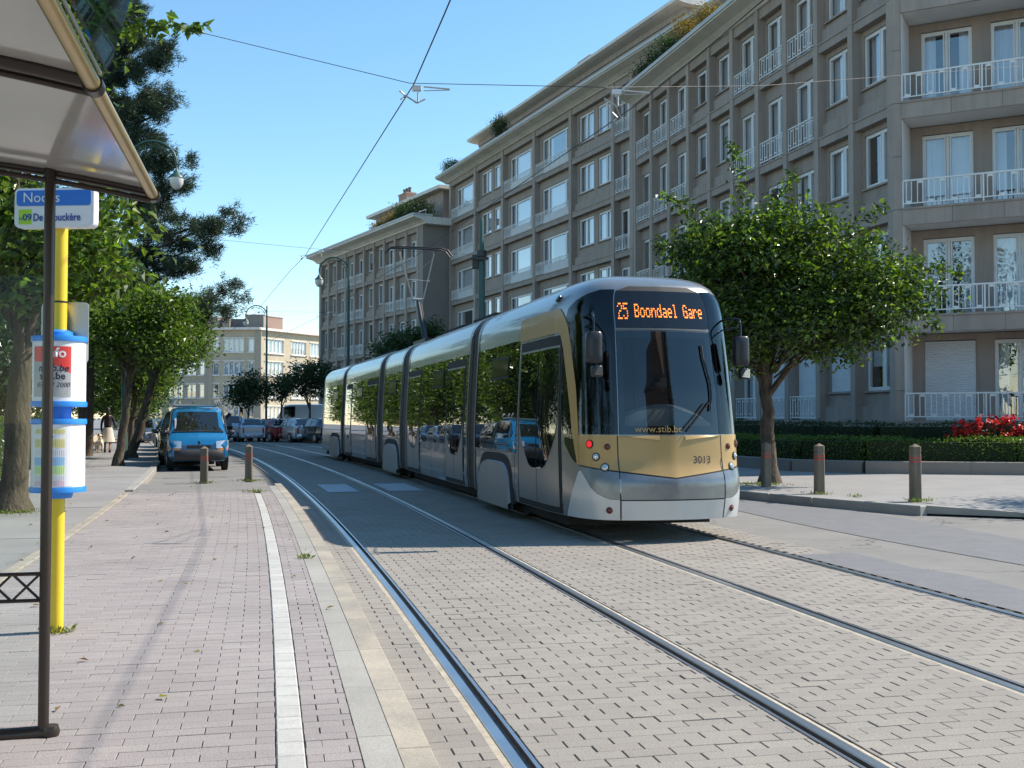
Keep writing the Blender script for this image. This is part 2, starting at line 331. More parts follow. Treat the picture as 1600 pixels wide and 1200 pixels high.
def chamfer_block(L, W, gx, gy, ch=.005, h=.04):
    x, y = L / 2 - gx / 2, W / 2 - gy / 2
    vs = [(-x, -y, -h), (x, -y, -h), (x, y, -h), (-x, y, -h), (-x, -y, -ch), (x, -y, -ch), (x, y, -ch), (-x, y, -ch),
          (-x + ch, -y + ch, 0), (x - ch, -y + ch, 0), (x - ch, y - ch, 0), (-x + ch, y - ch, 0)]
    fs = [(8, 9, 10, 11)] + [(4 + i, 4 + (i + 1) % 4, 8 + (i + 1) % 4, 8 + i) for i in range(4)] + [(i, (i + 1) % 4, 4 + (i + 1) % 4, 4 + i) for i in range(4)]
    return np.array(vs), fs
def in_view(x, y, mg=.02):
    y = np.maximum(y, .01); return (y > 4.3) & (np.abs(x / y) < .4651 + mg) & (CAM_H * 1720 / y < 548 + 30)
def pavers(parent, zones, L, W, gx, gy, z, mobj, mfield, name, s0, s1, nind=300, ch=.005, jitter=.0015, along=False):
    """zones: list of (o0,o1). L across the street, W along it (or swapped)."""
    V0, F0 = chamfer_block(1, 1, 0, 0, .0, .04); F0 = np.array(F0)
    cs = []; 
    for (o0, o1) in zones:
        nrow = int((s1 - s0) / W)
        for i in range(nrow):
            s = s0 + (i + .5) * W; off = (L / 2 if i % 2 else 0) - (zones.index((o0, o1)) * .07)
            o = o0 - off - L
            while o < o1:
                a, b = max(o, o0), min(o + L, o1); o += L
                if b - a > .03: cs.append((s, (a + b) / 2, b - a))
    cs = np.array(cs); X, Y = PA(cs[:, 0], cs[:, 1])
    d = np.hypot(X, Y); full = cs[:, 2] > L - 1e-6; vis = in_view(X, Y)
    order = np.argsort(np.where(full & vis, d, 1e9))[:nind]
    ind = np.zeros(len(cs), bool); ind[order] = True; ind &= full & vis
    jz = rng.normal(0, jitter, len(cs)); jo = rng.normal(0, .0012, len(cs)); rest = np.where(~ind)[0]
    # the field
    def local(Lb): 
        v, _ = chamfer_block(1, 1, 0, 0, ch); v = v.copy(); return v
    sx = np.array([-1, 1, 1, -1] * 3); sy = np.array([-1, -1, 1, 1] * 3); tier = np.array([0] * 4 + [1] * 4 + [2] * 4)
    hx = (cs[rest, 2] / 2 - gx / 2)[:, None] - np.where(tier == 2, ch, 0)[None]; hy = (W / 2 - gy / 2) - np.where(tier == 2, ch, 0)
    so = cs[rest, 0][:, None] + sy[None] * hy[None]; oo = (cs[rest, 1] + jo[rest])[:, None] + sx[None] * hx
    px, py = PA(so, oo); pz = z + jz[rest][:, None] + np.where(tier == 0, -.04, np.where(tier == 1, -ch, 0))[None]
    V = np.stack([px, py, np.broadcast_to(pz, px.shape)], -1).reshape(-1, 3)
    F = (F0[None] + (np.arange(len(rest)) * 12)[:, None, None]).reshape(-1, 4)
    me = fastmesh(name + '_field', V, F, mfield, 4); o = link(name + '_field', me, parent); tag(o, kind='stuff')
    v, f = chamfer_block(L, W, gx, gy, ch); mb = MB(); mb.add(v, f); me = mb.mesh(name, mobj)
    for i in np.where(ind)[0]:
        link(name, me, parent, (X[i], Y[i], z + jz[i]), (0, 0, heading(cs[i, 0])))
# tramway bed
bed = strip('tramway_bed', 0, 62, -1.16, TR + 1.35, -.022, M['joint'], label='joint bed between the grey paving blocks of the tram tracks')
G = .7175
zones = [(-1.10, -G - .095), (-G + .062, G - .062), (G + .095, TR - G - .095), (TR - G + .062, TR + G - .062), (TR + G + .095, TR + 1.33)]
pavers(bed, zones, .22, .10, .0068, .002, 0, M['block'], M['block_field'], 'paving_block', 2.5, 58, ch=.002, jitter=.0012)
# rails
def rail(c, sgn, label):
    mb = MB(); ss = np.linspace(1, 90, 180)
    prof = [(G + .095, -.006), (G + .058, -.002), (G + .056, .004), (G + .004, .005), (G + .001, -.002), (G - .002, -.038), (G - .036, -.038), (G - .038, .001), (G - .058, .001), (G - .062, -.02)]
    g = [[P(s, c + sgn * o, z) for o, z in prof] for s in ss]
    nj = len(prof); 
    base = len(mb.v); mb.v += [p for r in g for p in r]
    mi = [0, 1, 1, 1, 2, 2, 2, 1, 2]
    for i in range(len(ss) - 1):
        for j in range(nj - 1):
            mb.f.append((i * nj + j, i * nj + j + 1, (i + 1) * nj + j + 1, (i + 1) * nj + j)); mb.mi.append(mi[j])
    o = mb.build('tram_rail', [M['mortar'], M['rail'], M['groove']])
    tag(o, label, 'rail', 'grooved rails of the two tram tracks')
rail(0, -1, 'grooved steel rail running closest to the platform kerb'); rail(0, 1, 'second rail from the platform, inner rail of the empty track')
rail(TR, -1, 'rail under the near wheels of the tram, third from the platform'); rail(TR, 1, 'outermost rail next to the asphalt lane, fourth from the platform')
# asphalt edge patch beside the last rail, seams
mb = MB(); rr = np.linspace(3.5, 11.3, 14)
mb.grid([[P(s, TR + .83, .004), P(s, TR + 1.42 + .1 * math.sin(s * 1.3) + (.25 if s < 10 else 0), .004)] for s in rr])
tag(mb.build('asphalt_patch', M['patch']), 'dark smooth asphalt strip filled in along the outermost rail', kind='structure')
mb = MB()
mb.grid([[P(s, TR + 2.9 + .25 * math.sin(s * .35), -.024), P(s, TR + 4.4 + .2 * math.sin(s * .5), -.024)] for s in np.linspace(2, 19, 18)])
tag(mb.build('asphalt_patch', M['patch']), 'darker long asphalt repair lane in the side road', kind='structure')
# worn crossing bars
cross = MB()
for a, b in ((-.30, .32), (.92, 1.62), (2.0, 2.7), (3.2, 3.9), (4.6, 5.2)):
    cross.grid([[P(s, a, .0075), P(s, b, .0075)] for s in np.linspace(22.4, 24.9, 6)])
tag(cross.build('crossing_markings', M['paint_old']), 'faded pedestrian crossing bars painted between the tracks', kind='structure')

# platform
plat = strip('tram_platform', 0, 23.6, -3.95, -1.135, .075, M['joint_p'], label='tram stop platform paved in pinkish blocks', thick=.12)
pavers(plat, [(-3.93, -1.758), (-1.637, -1.415)], .22, .10, .004, .004, .10, M['pink'], M['pink_field'], 'pink_paving_block', 1.5, 21.5, ch=.002, jitter=.0009)
def stones(name, s0, s1, o0, o1, L, z, m, h=.1, ch=.006, label=None, parent=None):
    n = int((s1 - s0) / L)
    for i in range(n):
        a, b = s0 + i * L + .003, s0 + (i + 1) * L - .003; mb = MB(); sm = (a + b) / 2; org = P(sm, (o0 + o1) / 2, z)
        pts = [[], [], []]
        for tier, (dz, c) in enumerate(((-h, 0), (-ch, 0), (0, ch))):
            for (s, o) in ((a + c, o0 + c), (b - c, o0 + c), (b - c, o1 - c), (a + c, o1 - c)):
                p = P(s, o, z + dz); pts[tier].append((p[0] - org[0], p[1] - org[1], p[2] - z))
        mb.add(pts[0] + pts[1] + pts[2], [(8, 9, 10, 11)] + [(4 + i, 4 + (i + 1) % 4, 8 + (i + 1) % 4, 8 + i) for i in range(4)] + [(i, (i + 1) % 4, 4 + (i + 1) % 4, 4 + i) for i in range(4)])
        o = mb.build(name, m, parent, (org[0], org[1], z + random.uniform(-.001, .001)))
        if label: o['label'] = label
stones('white_paving_block', 3.0, 21.2, -1.755, -1.64, .2, .102, M['white_block'], h=.05, parent=plat)
stones('edge_slab', 2.5, 23.5, -1.4145, -1.2665, .9, .1022, M['slabedge'], h=.06, ch=.002, parent=plat)
stones('kerb_stone', 2.0, 24.0, -1.266, -1.125, 1.0, .103, M['kerb'], h=.14, ch=.004, parent=plat)
# concrete end of the platform where the posts stand
strip('platform_end', 21.5, 24.6, -3.93, -1.415, .099, M['asphalt'], step=.5, parent=plat)
# left pavement
pav = strip('pavement', 0, 90, -7.2, -3.955, .07, M['joint_p'], label='grey slab pavement along the hedge on the left')
n = 0
for i in range(0, 44):
    for j in range(2):
        a = i * 1.5 + .5; o1 = -3.97 - .12 - j * 1.5; stonesz = .096
        mb = MB(); sm = a + .75; org = P(sm, o1 - .75, 0)
        q = [P(a + .006, o1 - 1.494), P(a + 1.494, o1 - 1.494), P(a + 1.494, o1 - .006), P(a + .006, o1 - .006)]
        vs = [(p[0] - org[0], p[1] - org[1], z) for z in (-.03, 0) for p in q]
        mb.add(vs, [(4, 5, 6, 7)] + [(k, (k + 1) % 4, 4 + (k + 1) % 4, 4 + k) for k in range(4)])
        mb.build('pavement_slab', M['slab'], pav, (org[0], org[1], .096 + random.uniform(-.001, .002)))
stones('kerb_stone', 0.5, 22, -4.08, -3.96, 1.0, .101, M['kerb'], h=.06, parent=pav)
stones('kerb_stone', 22.5, 66.5, -4.10, -3.93, 1.0, .115, M['slabedge'], h=.17, ch=.015, parent=pav)
strip('garden_ground', 0, 120, -60, -7.21, .05, M['grassg'], step=2, label='shaded garden ground behind the hedge')
# right pavement with dropped corner
kl = [(-18, 78), (-12.5, 67.3), (-8.9, 60), (-4.7, 48), (-1.9, 39), (.2, 32.5), (1.75, 27), (3.1, 23.2), (4.2, 20.7), (5.2, 18.75), (6.37, 16.95)]
kl2 = [(7.6, 16.35), (10, 15.9), (14, 15.4), (24, 14.4), (40, 13)]
inner = [(40, 22), (24, 24.5), (16, 25.6), (12.1, 26.1), (8.6, 26.9), (7.2, 28), (6.3, 30.4), (4.7, 36), (1.6, 46.5), (-2.5, 56), (-9, 70), (-15, 79)]
poly = kl + kl2 + inner
mb = MB(); mb.add([(x, y, .118 if (x, y) not in kl2 else .062) for x, y in poly], [tuple(range(len(poly)))])
rp = mb.build('pavement', M['slab'], recalc=False); tag(rp, 'broad concrete pavement curving round the corner at right', kind='structure')
bm = bmesh.new(); bm.from_mesh(rp.data); bmesh.ops.triangulate(bm, faces=bm.faces); bmesh.ops.recalc_face_normals(bm, faces=bm.faces); bm.to_mesh(rp.data); bm.free()
def poly_stones(name, pts, wdt, z, h, L, m, parent, side=1, z2=None):
    out = []
    for (a, b) in zip(pts[:-1], pts[1:]):
        a = Vector((a[0], a[1], 0)); b = Vector((b[0], b[1], 0)); d = b - a; n = max(1, round(d.length / L))
        for i in range(n):
            l = d.length / n; mb = MB(); c = a + d * ((i + .5) / n)
            v, f = chamfer_block(l, wdt, .006, 0, .015, h); mb.add(v, f)
            nn = Vector((-d.y, d.x, 0)).normalized() * side * wdt / 2
            o = mb.build(name, m, parent, (c.x + nn.x, c.y + nn.y, z), (0, 0, math.atan2(d.y, d.x))); out.append(o)
    return out
poly_stones('kerb_stone', [(p[0], p[1]) for p in kl], .15, .125, .17, 1.0, M['slabedge'], rp, side=-1)
poly_stones('kerb_stone', kl2, .15, .066, .12, 1.2, M['slabedge'], rp, side=-1)
# tapering drop stone
mb = MB(); a = Vector((6.37, 16.95, 0)); b = Vector((7.6, 16.35, 0)); d = (b - a).normalized(); nn = Vector((d.y, -d.x, 0)) * .15
mb.add([a, b, b - nn, a - nn, a + Vector((0, 0, .125)), b + Vector((0, 0, .066)), b - nn + Vector((0, 0, .066)), a - nn + Vector((0, 0, .125))],
       [(0, 1, 5, 4), (1, 2, 6, 5), (2, 3, 7, 6), (3, 0, 4, 7), (4, 5, 6, 7)]); mb.build('drop_kerb_stone', M['slabedge'], rp)
mb = MB(); gp = inner[::-1] + [(40, 60), (8, 62), (-8, 84)]
mb.add([(x, y, .2) for x, y in gp], [tuple(range(len(gp)))]); go = mb.build('garden_bed', M['soil'], recalc=False); tag(go, 'planted garden bed in front of the stone apartment building', kind='structure')
bm = bmesh.new(); bm.from_mesh(go.data); bmesh.ops.triangulate(bm, faces=bm.faces); bmesh.ops.recalc_face_normals(bm, faces=bm.faces); bm.to_mesh(go.data); bm.free()
wl = thing('garden_wall', 'low grey stone kerb wall edging the garden bed by the hedge', 'garden wall', (12.1, 26.1, 0))
for o in poly_stones('wall_stone', inner, .22, .42, .45, 1.1, M['stone_grey'], None, side=1):
    o.location = Vector(o.location) - Vector((12.1, 26.1, 0)); o.parent = wl
# ------------------------------------------------------------------ apartment buildings
def frame_at(name, label, A, B, group=None, cat='building'):
    dx, dy = B[0] - A[0], B[1] - A[1]
    o = thing(name, label, cat, (A[0], A[1], 0), math.atan2(dy, dx), group); o['len'] = math.hypot(dx, dy); return o
_wc = {}
def window_meshes(wd, ht, divs, low, curt):
    key = (round(wd, 2), round(ht, 2), divs, low, curt)
    if key in _wc: return _wc[key]
    f = MB(); t = .055
    f.box(0, wd, -.04, .04, 0, t); f.box(0, wd, -.04, .04, ht - t, ht); f.box(0, t, -.04, .04, t, ht - t); f.box(wd - t, wd, -.04, .04, t, ht - t)
    xs = [0] + [d * wd for d in divs] + [wd]
    for x in xs[1:-1]: f.box(x - .035, x + .035, -.045, .045, t, ht - t)
    for a, b in zip(xs[:-1], xs[1:]):      # sash profiles
        a2, b2 = a + .05, b - .05
        f.box(a2, a2 + .04, -.03, .05, t, ht - t); f.box(b2 - .04, b2, -.03, .05, t, ht - t); f.box(a2 + .04, b2 - .04, -.03, .05, t, t + .05); f.box(a2 + .04, b2 - .04, -.03, .05, ht - t - .05, ht - t)
    if low: f.box(t, wd - t, -.03, .035, t + .05, low)
    p = MB(); p.add([(t, 0, t), (wd - t, 0, t), (wd - t, 0, ht - t), (t, 0, ht - t)], [(0, 1, 2, 3)])
    c = MB()
    def cloth(a, b):
        n = max(6, int((b - a) / .035)); pts = [[(a + (b - a) * i / n, -.14 + .022 * math.sin(i * 1.35 + a) + .012 * math.sin(i * .5), z) for i in range(n + 1)] for z in (.05, ht - .05)]
        c.grid(pts)
    if curt == 'full': cloth(.03, wd - .03)
    elif curt == 'side': cloth(wd * .32, wd - .03)
    elif curt == 'both': cloth(.03, wd * .27); cloth(wd * .73, wd - .03)
    elif curt == 'left': cloth(.03, wd * .55)
    if curt == 'blind': c.grid([[(.05, -.1, ht * .45), (wd - .05, -.1, ht * .45)], [(.05, -.1, ht - .03), (wd - .05, -.1, ht - .03)]])
    r = (f.mesh('window_frame', M['frame']), p.mesh('pane', M['pane']), c.mesh('curtain', M['curtain'], smooth=True) if c.v else None)
    _wc[key] = r; return r
def add_window(par, u, d, z, wd, ht, divs=(.5,), low=0, curt='full'):
    fm, pm, cm = window_meshes(wd, ht, divs, low, curt)
    w = link('window', fm, par, (u, d, z)); link('pane', pm, w)
    if cm: link('curtain', cm, w)
    return w
_rc = {}
def railing_mesh(wd, h=.75, step=.16):
    k = (round(wd, 2), h, step)
    if k not in _rc:
        r = MB(); t = .018
        r.box(0, wd, -t, t, h - .03, h); r.box(0, wd, -t, t, .06, .09)
        n = max(2, round(wd / step)); s = wd / n
        for i in range(n + 1): x = min(max(i * s, t), wd - t); r.box(x - .011, x + .011, -.011, .011, .0 if i in (0, n) else .09, h - .03)
        for i in range(0, n, 2): r.box(i * s, i * s + s, -.012, .012, h - .13, h - .10)
        for i in range(1, n, 2): r.box(i * s, i * s + s, -.012, .012, .18, .21)
        _rc[k] = r.mesh('railing', M['whitepaint'])
    return _rc[k]
def shutter_mesh(wd, ht):
    k = ('s', round(wd, 2), round(ht, 2))
    if k not in _rc:
        r = MB(); n = int(ht / .06)
        prof = []
        for i in range(n):
            z = ht * i / n; prof += [(0, z + .004), (.012, z + .012), (.012, z + ht / n - .008), (0, z + ht / n)]
        r.grid([[(0, y, z) for y, z in prof], [(wd, y, z) for y, z in prof]]); _rc[k] = r.mesh('roller_shutter', M['shutter'])
    return _rc[k]
CURT = ['full', 'full', 'side', 'full', 'side', 'both', 'full', 'left', 'blind']
def facade(b, u0, bays, rows, fh, z_top, types, recess=.34, pw=.32, bpw=None, stone=M['stone'], zbase=.2, dstart=0, railing_d=-.06, groundsh=True, seam=True, wh=2.15):
    """bays: list of widths; types: matching letters. rows: list of floor levels. Local x along, y outward, z up."""
    D = -recess; wall = MB(); led = MB(); bw = .30
    u = u0; edges = [u0]
    for w_ in bays: u += w_; edges.append(u)
    # pilasters, one stone per floor
    levels = [zbase] + [r for r in rows[1:]] + [z_top]
    for i, e in enumerate(edges):
        for a, c in zip(levels[:-1], levels[1:]):
            p = MB(); p.box(-pw / 2, pw / 2, D - .02, 0, 0, c - a - .012 if c != z_top else c - a)
            p.build('pilaster_stone', M['stone_o'], b, (e, 0, a))
    # floor ledges (bands) between pilasters
    zs = [r for r in rows] + [z_top]
    for a, c in zip(edges[:-1], edges[1:]):
        x0, x1 = a + pw / 2, c - pw / 2
        for k, r in enumerate(rows):
            led = MB(); led.box(x0, x1, D - .02, -.05, r - .26, r - .02); led.box(x0, x1, D - .02, -.02, r - .02, r + .035); led.build('floor_band', stone, b)
        led = MB(); led.box(x0, x1, D - .02, -.06, z_top - .34, z_top); led.build('floor_band', stone, b)
    for bi, (a, c) in enumerate(zip(edges[:-1], edges[1:])):
        x0, x1 = a + pw / 2, c - pw / 2; ty = types[bi]; W = x1 - x0
        for ri, r in enumerate(rows):
            top = (rows[ri + 1] if ri + 1 < len(rows) else z_top) - .34
            if ri + 1 < len(rows): top = rows[ri + 1] - .26
            lo = r + .035
            def infill(wx0, wx1, wz0, wz1):
                wall.box(x0, wx0, D - .2, D, lo, top); wall.box(wx1, x1, D - .2, D, lo, top)
                wall.box(wx0, wx1, D - .2, D, wz1, top)
                if wz0 > lo + .001: wall.box(wx0, wx1, D - .2, D, lo, wz0); wall.box(wx0 - .04, wx1 + .04, D + .001, D + .09, wz0 - .05, wz0 + .003)
            cu = random.choice(CURT)
            shut = (ri == 0 and groundsh and random.random() < .55)
            if ty in 'F':
                ww = min(1.5, W - .2); wx = x0 + (W - ww) * .6; h_ = min(wh, top - lo - .16); infill(wx, wx + ww, lo, lo + h_)
                w_ = add_window(b, wx, D - .1, lo, ww, h_, (.5,), 0, cu)
                link('railing', railing_mesh(W - .02), b, (x0 + .01, railing_d, lo + .01))
                if shut: link('roller_shutter', shutter_mesh(ww - .02, h_ - .02), w_, (.01, .055, .01))
            elif ty == 'W':
                ww = min(1.42, W - .24); wx = x0 + (W - ww) * .6; h_ = min(1.55, top - lo - .82); infill(wx, wx + ww, top - .16 - h_, top - .16)
                w_ = add_window(b, wx, D - .1, top - .16 - h_, ww, h_, (.42,), 0, cu)
                if shut: link('roller_shutter', shutter_mesh(ww - .02, h_ - .02), w_, (.01, .055, .01))
                wall.box(x0, x1, D + .001, D + .14, lo, lo + .42)
            elif ty == 'D':      # pair of ordinary windows
                ww = (W - 1.1) / 2; h_ = min(1.5, top - lo - .82); z0 = top - .16 - h_; z1 = top - .16
                xa = x0 + .3; xb = xa + ww; xc = xb + .5; xd = xc + ww
                wall.box(x0, xa, D - .2, D, lo, top); wall.box(xb, xc, D - .2, D, lo, top); wall.box(xd, x1, D - .2, D, lo, top)
                for p, q in ((xa, xb), (xc, xd)):
                    wall.box(p, q, D - .2, D, z1, top); wall.box(p, q, D - .2, D, lo, z0); add_window(b, p, D - .1, z0, ww, h_, (.5,), 0, random.choice(['full', 'full', 'side']))
                    wall.box(p - .04, q + .04, D + .001, D + .09, z0 - .05, z0 + .003)
                wall.box(x0, x1, D + .001, D + .14, lo, lo + .42)
            elif ty == 'T':      # wide triple window with railing
                ww = W - .7; wx = x0 + .35; h_ = min(wh, top - lo - .16); infill(wx, wx + ww, lo, lo + h_)
                add_window(b, wx, D - .1, lo, ww, h_, (.2, .78), .62, random.choice(['full', 'both', 'side', 'full']))
                link('railing', railing_mesh(W - .02, .7), b, (x0 + .01, railing_d, lo + .01))
    wall.build('wall', stone, b)
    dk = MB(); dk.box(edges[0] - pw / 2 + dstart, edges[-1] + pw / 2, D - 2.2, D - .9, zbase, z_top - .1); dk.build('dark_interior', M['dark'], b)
    bs = MB(); bs.box(edges[0] - pw / 2, edges[-1] + pw / 2, D - .19, -.03, zbase - .1, rows[0] - .262); bs.build('plinth', stone, b)
    return edges
def cornice(b, x0, x1, z, prof, name='cornice'):
    c = MB(); c.extr(prof['cove'], x0, x1); c.xform(lambda p: (p[0], p[1], p[2] + z)); c.build(name, M['cream'], b)
    e = MB(); e.extr(prof['edge'], x0 - .02, x1 + .02); e.xform(lambda p: (p[0], p[1], p[2] + z)); e.build('cornice_edge', M['cornice_edge'], b)
CP = {'cove': [(-.4, 0), (.04, 0), (.10, .05), (.30, .15), (.76, .28), (.76, .33), (-.4, .33)], 'edge': [(-.5, .332), (.82, .332), (.82, .48), (.74, .48), (-.5, .45)]}

# --- section 1: grid facade nearest the camera
b1 = frame_at('apartment_building', 'grey stone apartment block with gridded facade right behind the front tree and with corner balconies', (10.36, 29.7), (5.4, 48.9))
r1 = [1.35, 4.2, 7.1, 10.0, 12.9]
facade(b1, .16, [1.95] * 10, r1, 2.9, 15.42, 'WWFFFWWFFF', zbase=.2, dstart=2.2, pw=.25, recess=.30)
cornice(b1, -.9, 19.85, 15.42, CP)
mb = MB(); mb.box(4.2, 19.7, -11, -2.56, .2, 15.7); mb.box(1.5, 4.19, -2.9, -2.56, .2, 15.7); mb.box(19.3, 19.83, -2.5, -.34, .2, 15.41); mb.build('building_body', M['stone'], b1)
mb = MB(); mb.box(.3, 19.8, -11, .1, 15.905, 15.95); mb.build('roof', M['slate'], b1)
# --- balcony wing turning the corner (same building, its own frame as parts)
wing = bpy.data.objects.new('corner_wing', None); COL.objects.link(wing)
wa = math.atan2(-.48, .877) + math.pi
# local frame of wing: x runs from far right end towards the corner, y outward
WL = 4.0
wing_o = Vector((10.36 + .877 * WL, 29.7 - .48 * WL, 0))
wing.location = wing_o; wing.rotation_euler = (0, 0, wa)
bpy.context.view_layer.update()
def wpart(name, mb_or_me, mats=None, loc=(0, 0, 0), parent=None):
    me = mb_or_me if isinstance(mb_or_me, bpy.types.Mesh) else mb_or_me.mesh(name, mats)
    return link(name, me, parent or WB, loc)
# the wing is a building part of its own right: a second block in the same stone
COL.objects.unlink(wing); bpy.data.objects.remove(wing)
WB = thing('apartment_building', 'balcony block at the right edge with deep loggias, white railings and roses below', 'building', wing_o, wa)
rw = [1.35, 4.2, 7.1, 10.0, 12.9]
# corner pier near section 1
for a, c in zip([.2] + rw[1:], rw[1:] + [15.75]):
    for k in range(2):
        p = MB(); hh = (c - a) / 2; p.box(WL - .22, WL + .02, -1.6, 0.0, 0, hh - .012); p.build('pier_stone', M['stone_o'], WB, (0, 0, a + k * hh))
    sw = MB(); sw.box(WL - .24, WL - .222, -1.55, -.04, .03, c - a - .42); wpart('white_side_wall', sw, M['whiteplaster'], (0, 0, a))
wb = MB()
DW = 1.3
for i, r in enumerate(rw):
    top = (rw[i + 1] if i + 1 < len(rw) else 15.75) - .42
    # slab with fascia panels
    sl = MB(); sl.box(-.0, WL - .222, -DW - .3, -.052, r - .40, r - .02); wpart('balcony_slab', sl, M['whiteplaster'])
    n = 3; L = (WL - .222) / n
    for k in range(n):
        p = MB(); p.box(k * L + .004, (k + 1) * L - .004, -.05, 0.02, r - .44, r - .03); wpart('fascia_panel', p, M['stone_o'])
    cp = MB(); cp.box(0, WL - .222, -.2, .05, r - .028, r + .03); wpart('coping', cp, M['stone'])
    # back wall with two wide windows
    specs = [(.35, 1.3), (2.12, 1.32)]   # (x, width)
    x = 0; zz0 = r + .03
    for (wx, ww) in specs:
        wb.box(x, wx, -DW - .2, -DW, zz0, top); x = wx + ww
        wb.box(wx, x, -DW - .2, -DW, zz0 + 2.22, top)
    wb.box(x, WL - .222, -DW - .2, -DW, zz0, top)
    for k, (wx, ww) in enumerate(specs):
        w_ = add_window(WB, wx, -DW - .08, zz0, ww, 2.2, (.5,), 0, ['both', 'full'][(k + i) % 2] if not (i == 4 and k == 0) else 'left')
        if i == 0 and k == 1: link('roller_shutter', shutter_mesh(ww - .02, 2.18), w_, (.01, .055, .01))
    # railing with separate balusters
    rl = MB(); rl.box(0, WL - .24, -.028, .028, .72, .76); rl.box(0, WL - .24, -.02, .02, .10, .13)
    rail_o = wpart('railing', rl, M['whitepaint'], (0, -.04, r + .03))
    n = 13; st = (WL - .24) / n
    bmh = MB(); q = .011
    for sgn in (0, 1):
        bmh = MB(); w2 = st * .27
        bmh.box(-w2, -w2 + 2 * q, -q, q, .13, .72); bmh.box(w2 - 2 * q, w2, -q, q, .13, .72)
        if sgn: bmh.box(-w2, w2, -q - .002, q + .002, .65, .67)
        else: bmh.box(-w2, w2, -q - .002, q + .002, .17, .19)
        bmh.box(-.05, .05, -q - .001, q + .001, .67 if sgn else .132, .718 if sgn else .17)
        me = bmh.mesh('baluster', M['whitepaint'])
        for k in range(n):
            if k % 2 == sgn: link('baluster', me, rail_o, ((k + .5) * st, 0, 0))
    for k in (0, 6, 12.95):
        p = MB(); p.box(-.018, .018, -.03, .03, -.03, .722); wpart('baluster', p, M['whitepaint'], (k * st + .02, 0, 0), rail_o)
wpart('wall', wb, M['stone'])
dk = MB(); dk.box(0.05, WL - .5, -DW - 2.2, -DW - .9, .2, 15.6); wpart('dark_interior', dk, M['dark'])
mb = MB(); mb.box(0.05, WL - .3, -9, -DW - 2.25, .2, 16.3); mb.box(-.02, .04, -9, 0, .2, 16.3); mb.build('building_body', M['stone'], WB)
mb = MB(); mb.box(0, WL + .02, -1.5, -.01, .1, .945); mb.build('plinth', M['stone'], WB)
mb = MB(); mb.box(-.1, WL - .1, -9, .05, 16.01, 16.3); mb.box(-.1, WL - .222, -1.6, .03, 15.35, 16.0); mb.build('roof', M['cream'], WB)

# --- section 2: wide windows, penthouse set back
b2 = frame_at('apartment_building', 'long middle stone block with wide white windows and a set back penthouse floor', (5.68, 52.15), (-4.48, 77))
b2L = b2['len']
facade(b2, .0, [1.95, 4.9, 4.9, 4.9, 4.9, 4.95], [.9, 3.8, 6.65, 9.5, 12.35, 15.2], 2.85, 17.95, 'FDTTDT', zbase=.2, wh=2.1)
cornice(b2, -10, b2L + .5, 17.95, CP)
mb = MB(); mb.box(-10, -.17, -.6, -.05, 10, 17.94); mb.build('return_wall', M['stone'], b2)
mb = MB(); mb.box(-2, b2L, -11, -2.56, .2, 18.2); mb.build('building_body', M['stone'], b2)
mb = MB(); mb.box(-.5, b2L - .1, -11, .1, 18.435, 18.48); mb.build('roof', M['slate'], b2)
ph = MB(); ph.box(-1.4, b2L - .3, -8, -2.2, 18.481, 20.95); ph.box(-1.4, b2L - .3, -2.2, -2.13, 20.65, 20.95)
ph.build('penthouse_wall', M['stone'], b2)
c = MB(); c.extr([(-2.2, 20.952), (-1.7, 21.02), (-1.5, 21.08), (-1.5, 21.24), (-8.2, 21.24), (-8.2, 20.952)], -1.8, b2L + .3); c.build('penthouse_cornice', M['cream'], b2)
for k in range(8):
    x = 1.0 + k * 3.15
    add_window(b2, x, -2.12, 18.75, 2.1, 1.5, (.33, .66), 0, 'side')
    p = MB(); p.box(x - .12, x, -2.2, -2.0, 18.5, 20.4); p.box(x + 2.1, x + 2.22, -2.2, -2.0, 18.5, 20.4); p.box(x, x + 2.1, -2.2, -2.0, 20.26, 20.4); p.build('window_surround', M['stone'], b2)
rl = MB()
for k in range(27): rl.box(.3 + k * 1.0, .33 + k * 1.0, -.35, -.32, 18.48, 19.0)
rl.box(.2, 26.6, -.36, -.31, 18.97, 19.02); rl.build('terrace_railing', M['alu'], b2)
def chimney(parent, x, y, z, w_, d_, h_, pots, m):
    c = MB(); c.box(x, x + w_, y, y + d_, z, z + h_); c.box(x - .06, x + w_ + .06, y - .06, y + d_ + .06, z + h_, z + h_ + .1); o = c.build('chimney', m, parent)
    for k in range(pots):
        p = MB(); p.lathe([(.13, 0), (.11, .35), (.15, .38), (.15, .45)], 8); p.build('chimney_pot', M['slate'], o, (x + (k + .5) * w_ / pots, y + d_ / 2, z + h_ + .1))
chimney(b2, 11.6, -4.6, 21.24, 1.6, 1.0, 1.5, 0, M['brickred']); chimney(b2, 14.0, -5.0, 21.24, 1.0, 1.0, 1.1, 0, M['slate'])
chimney(b2, 24.2, -4.4, 18.48, 1.1, .9, 1.5, 2, M['brickred'])

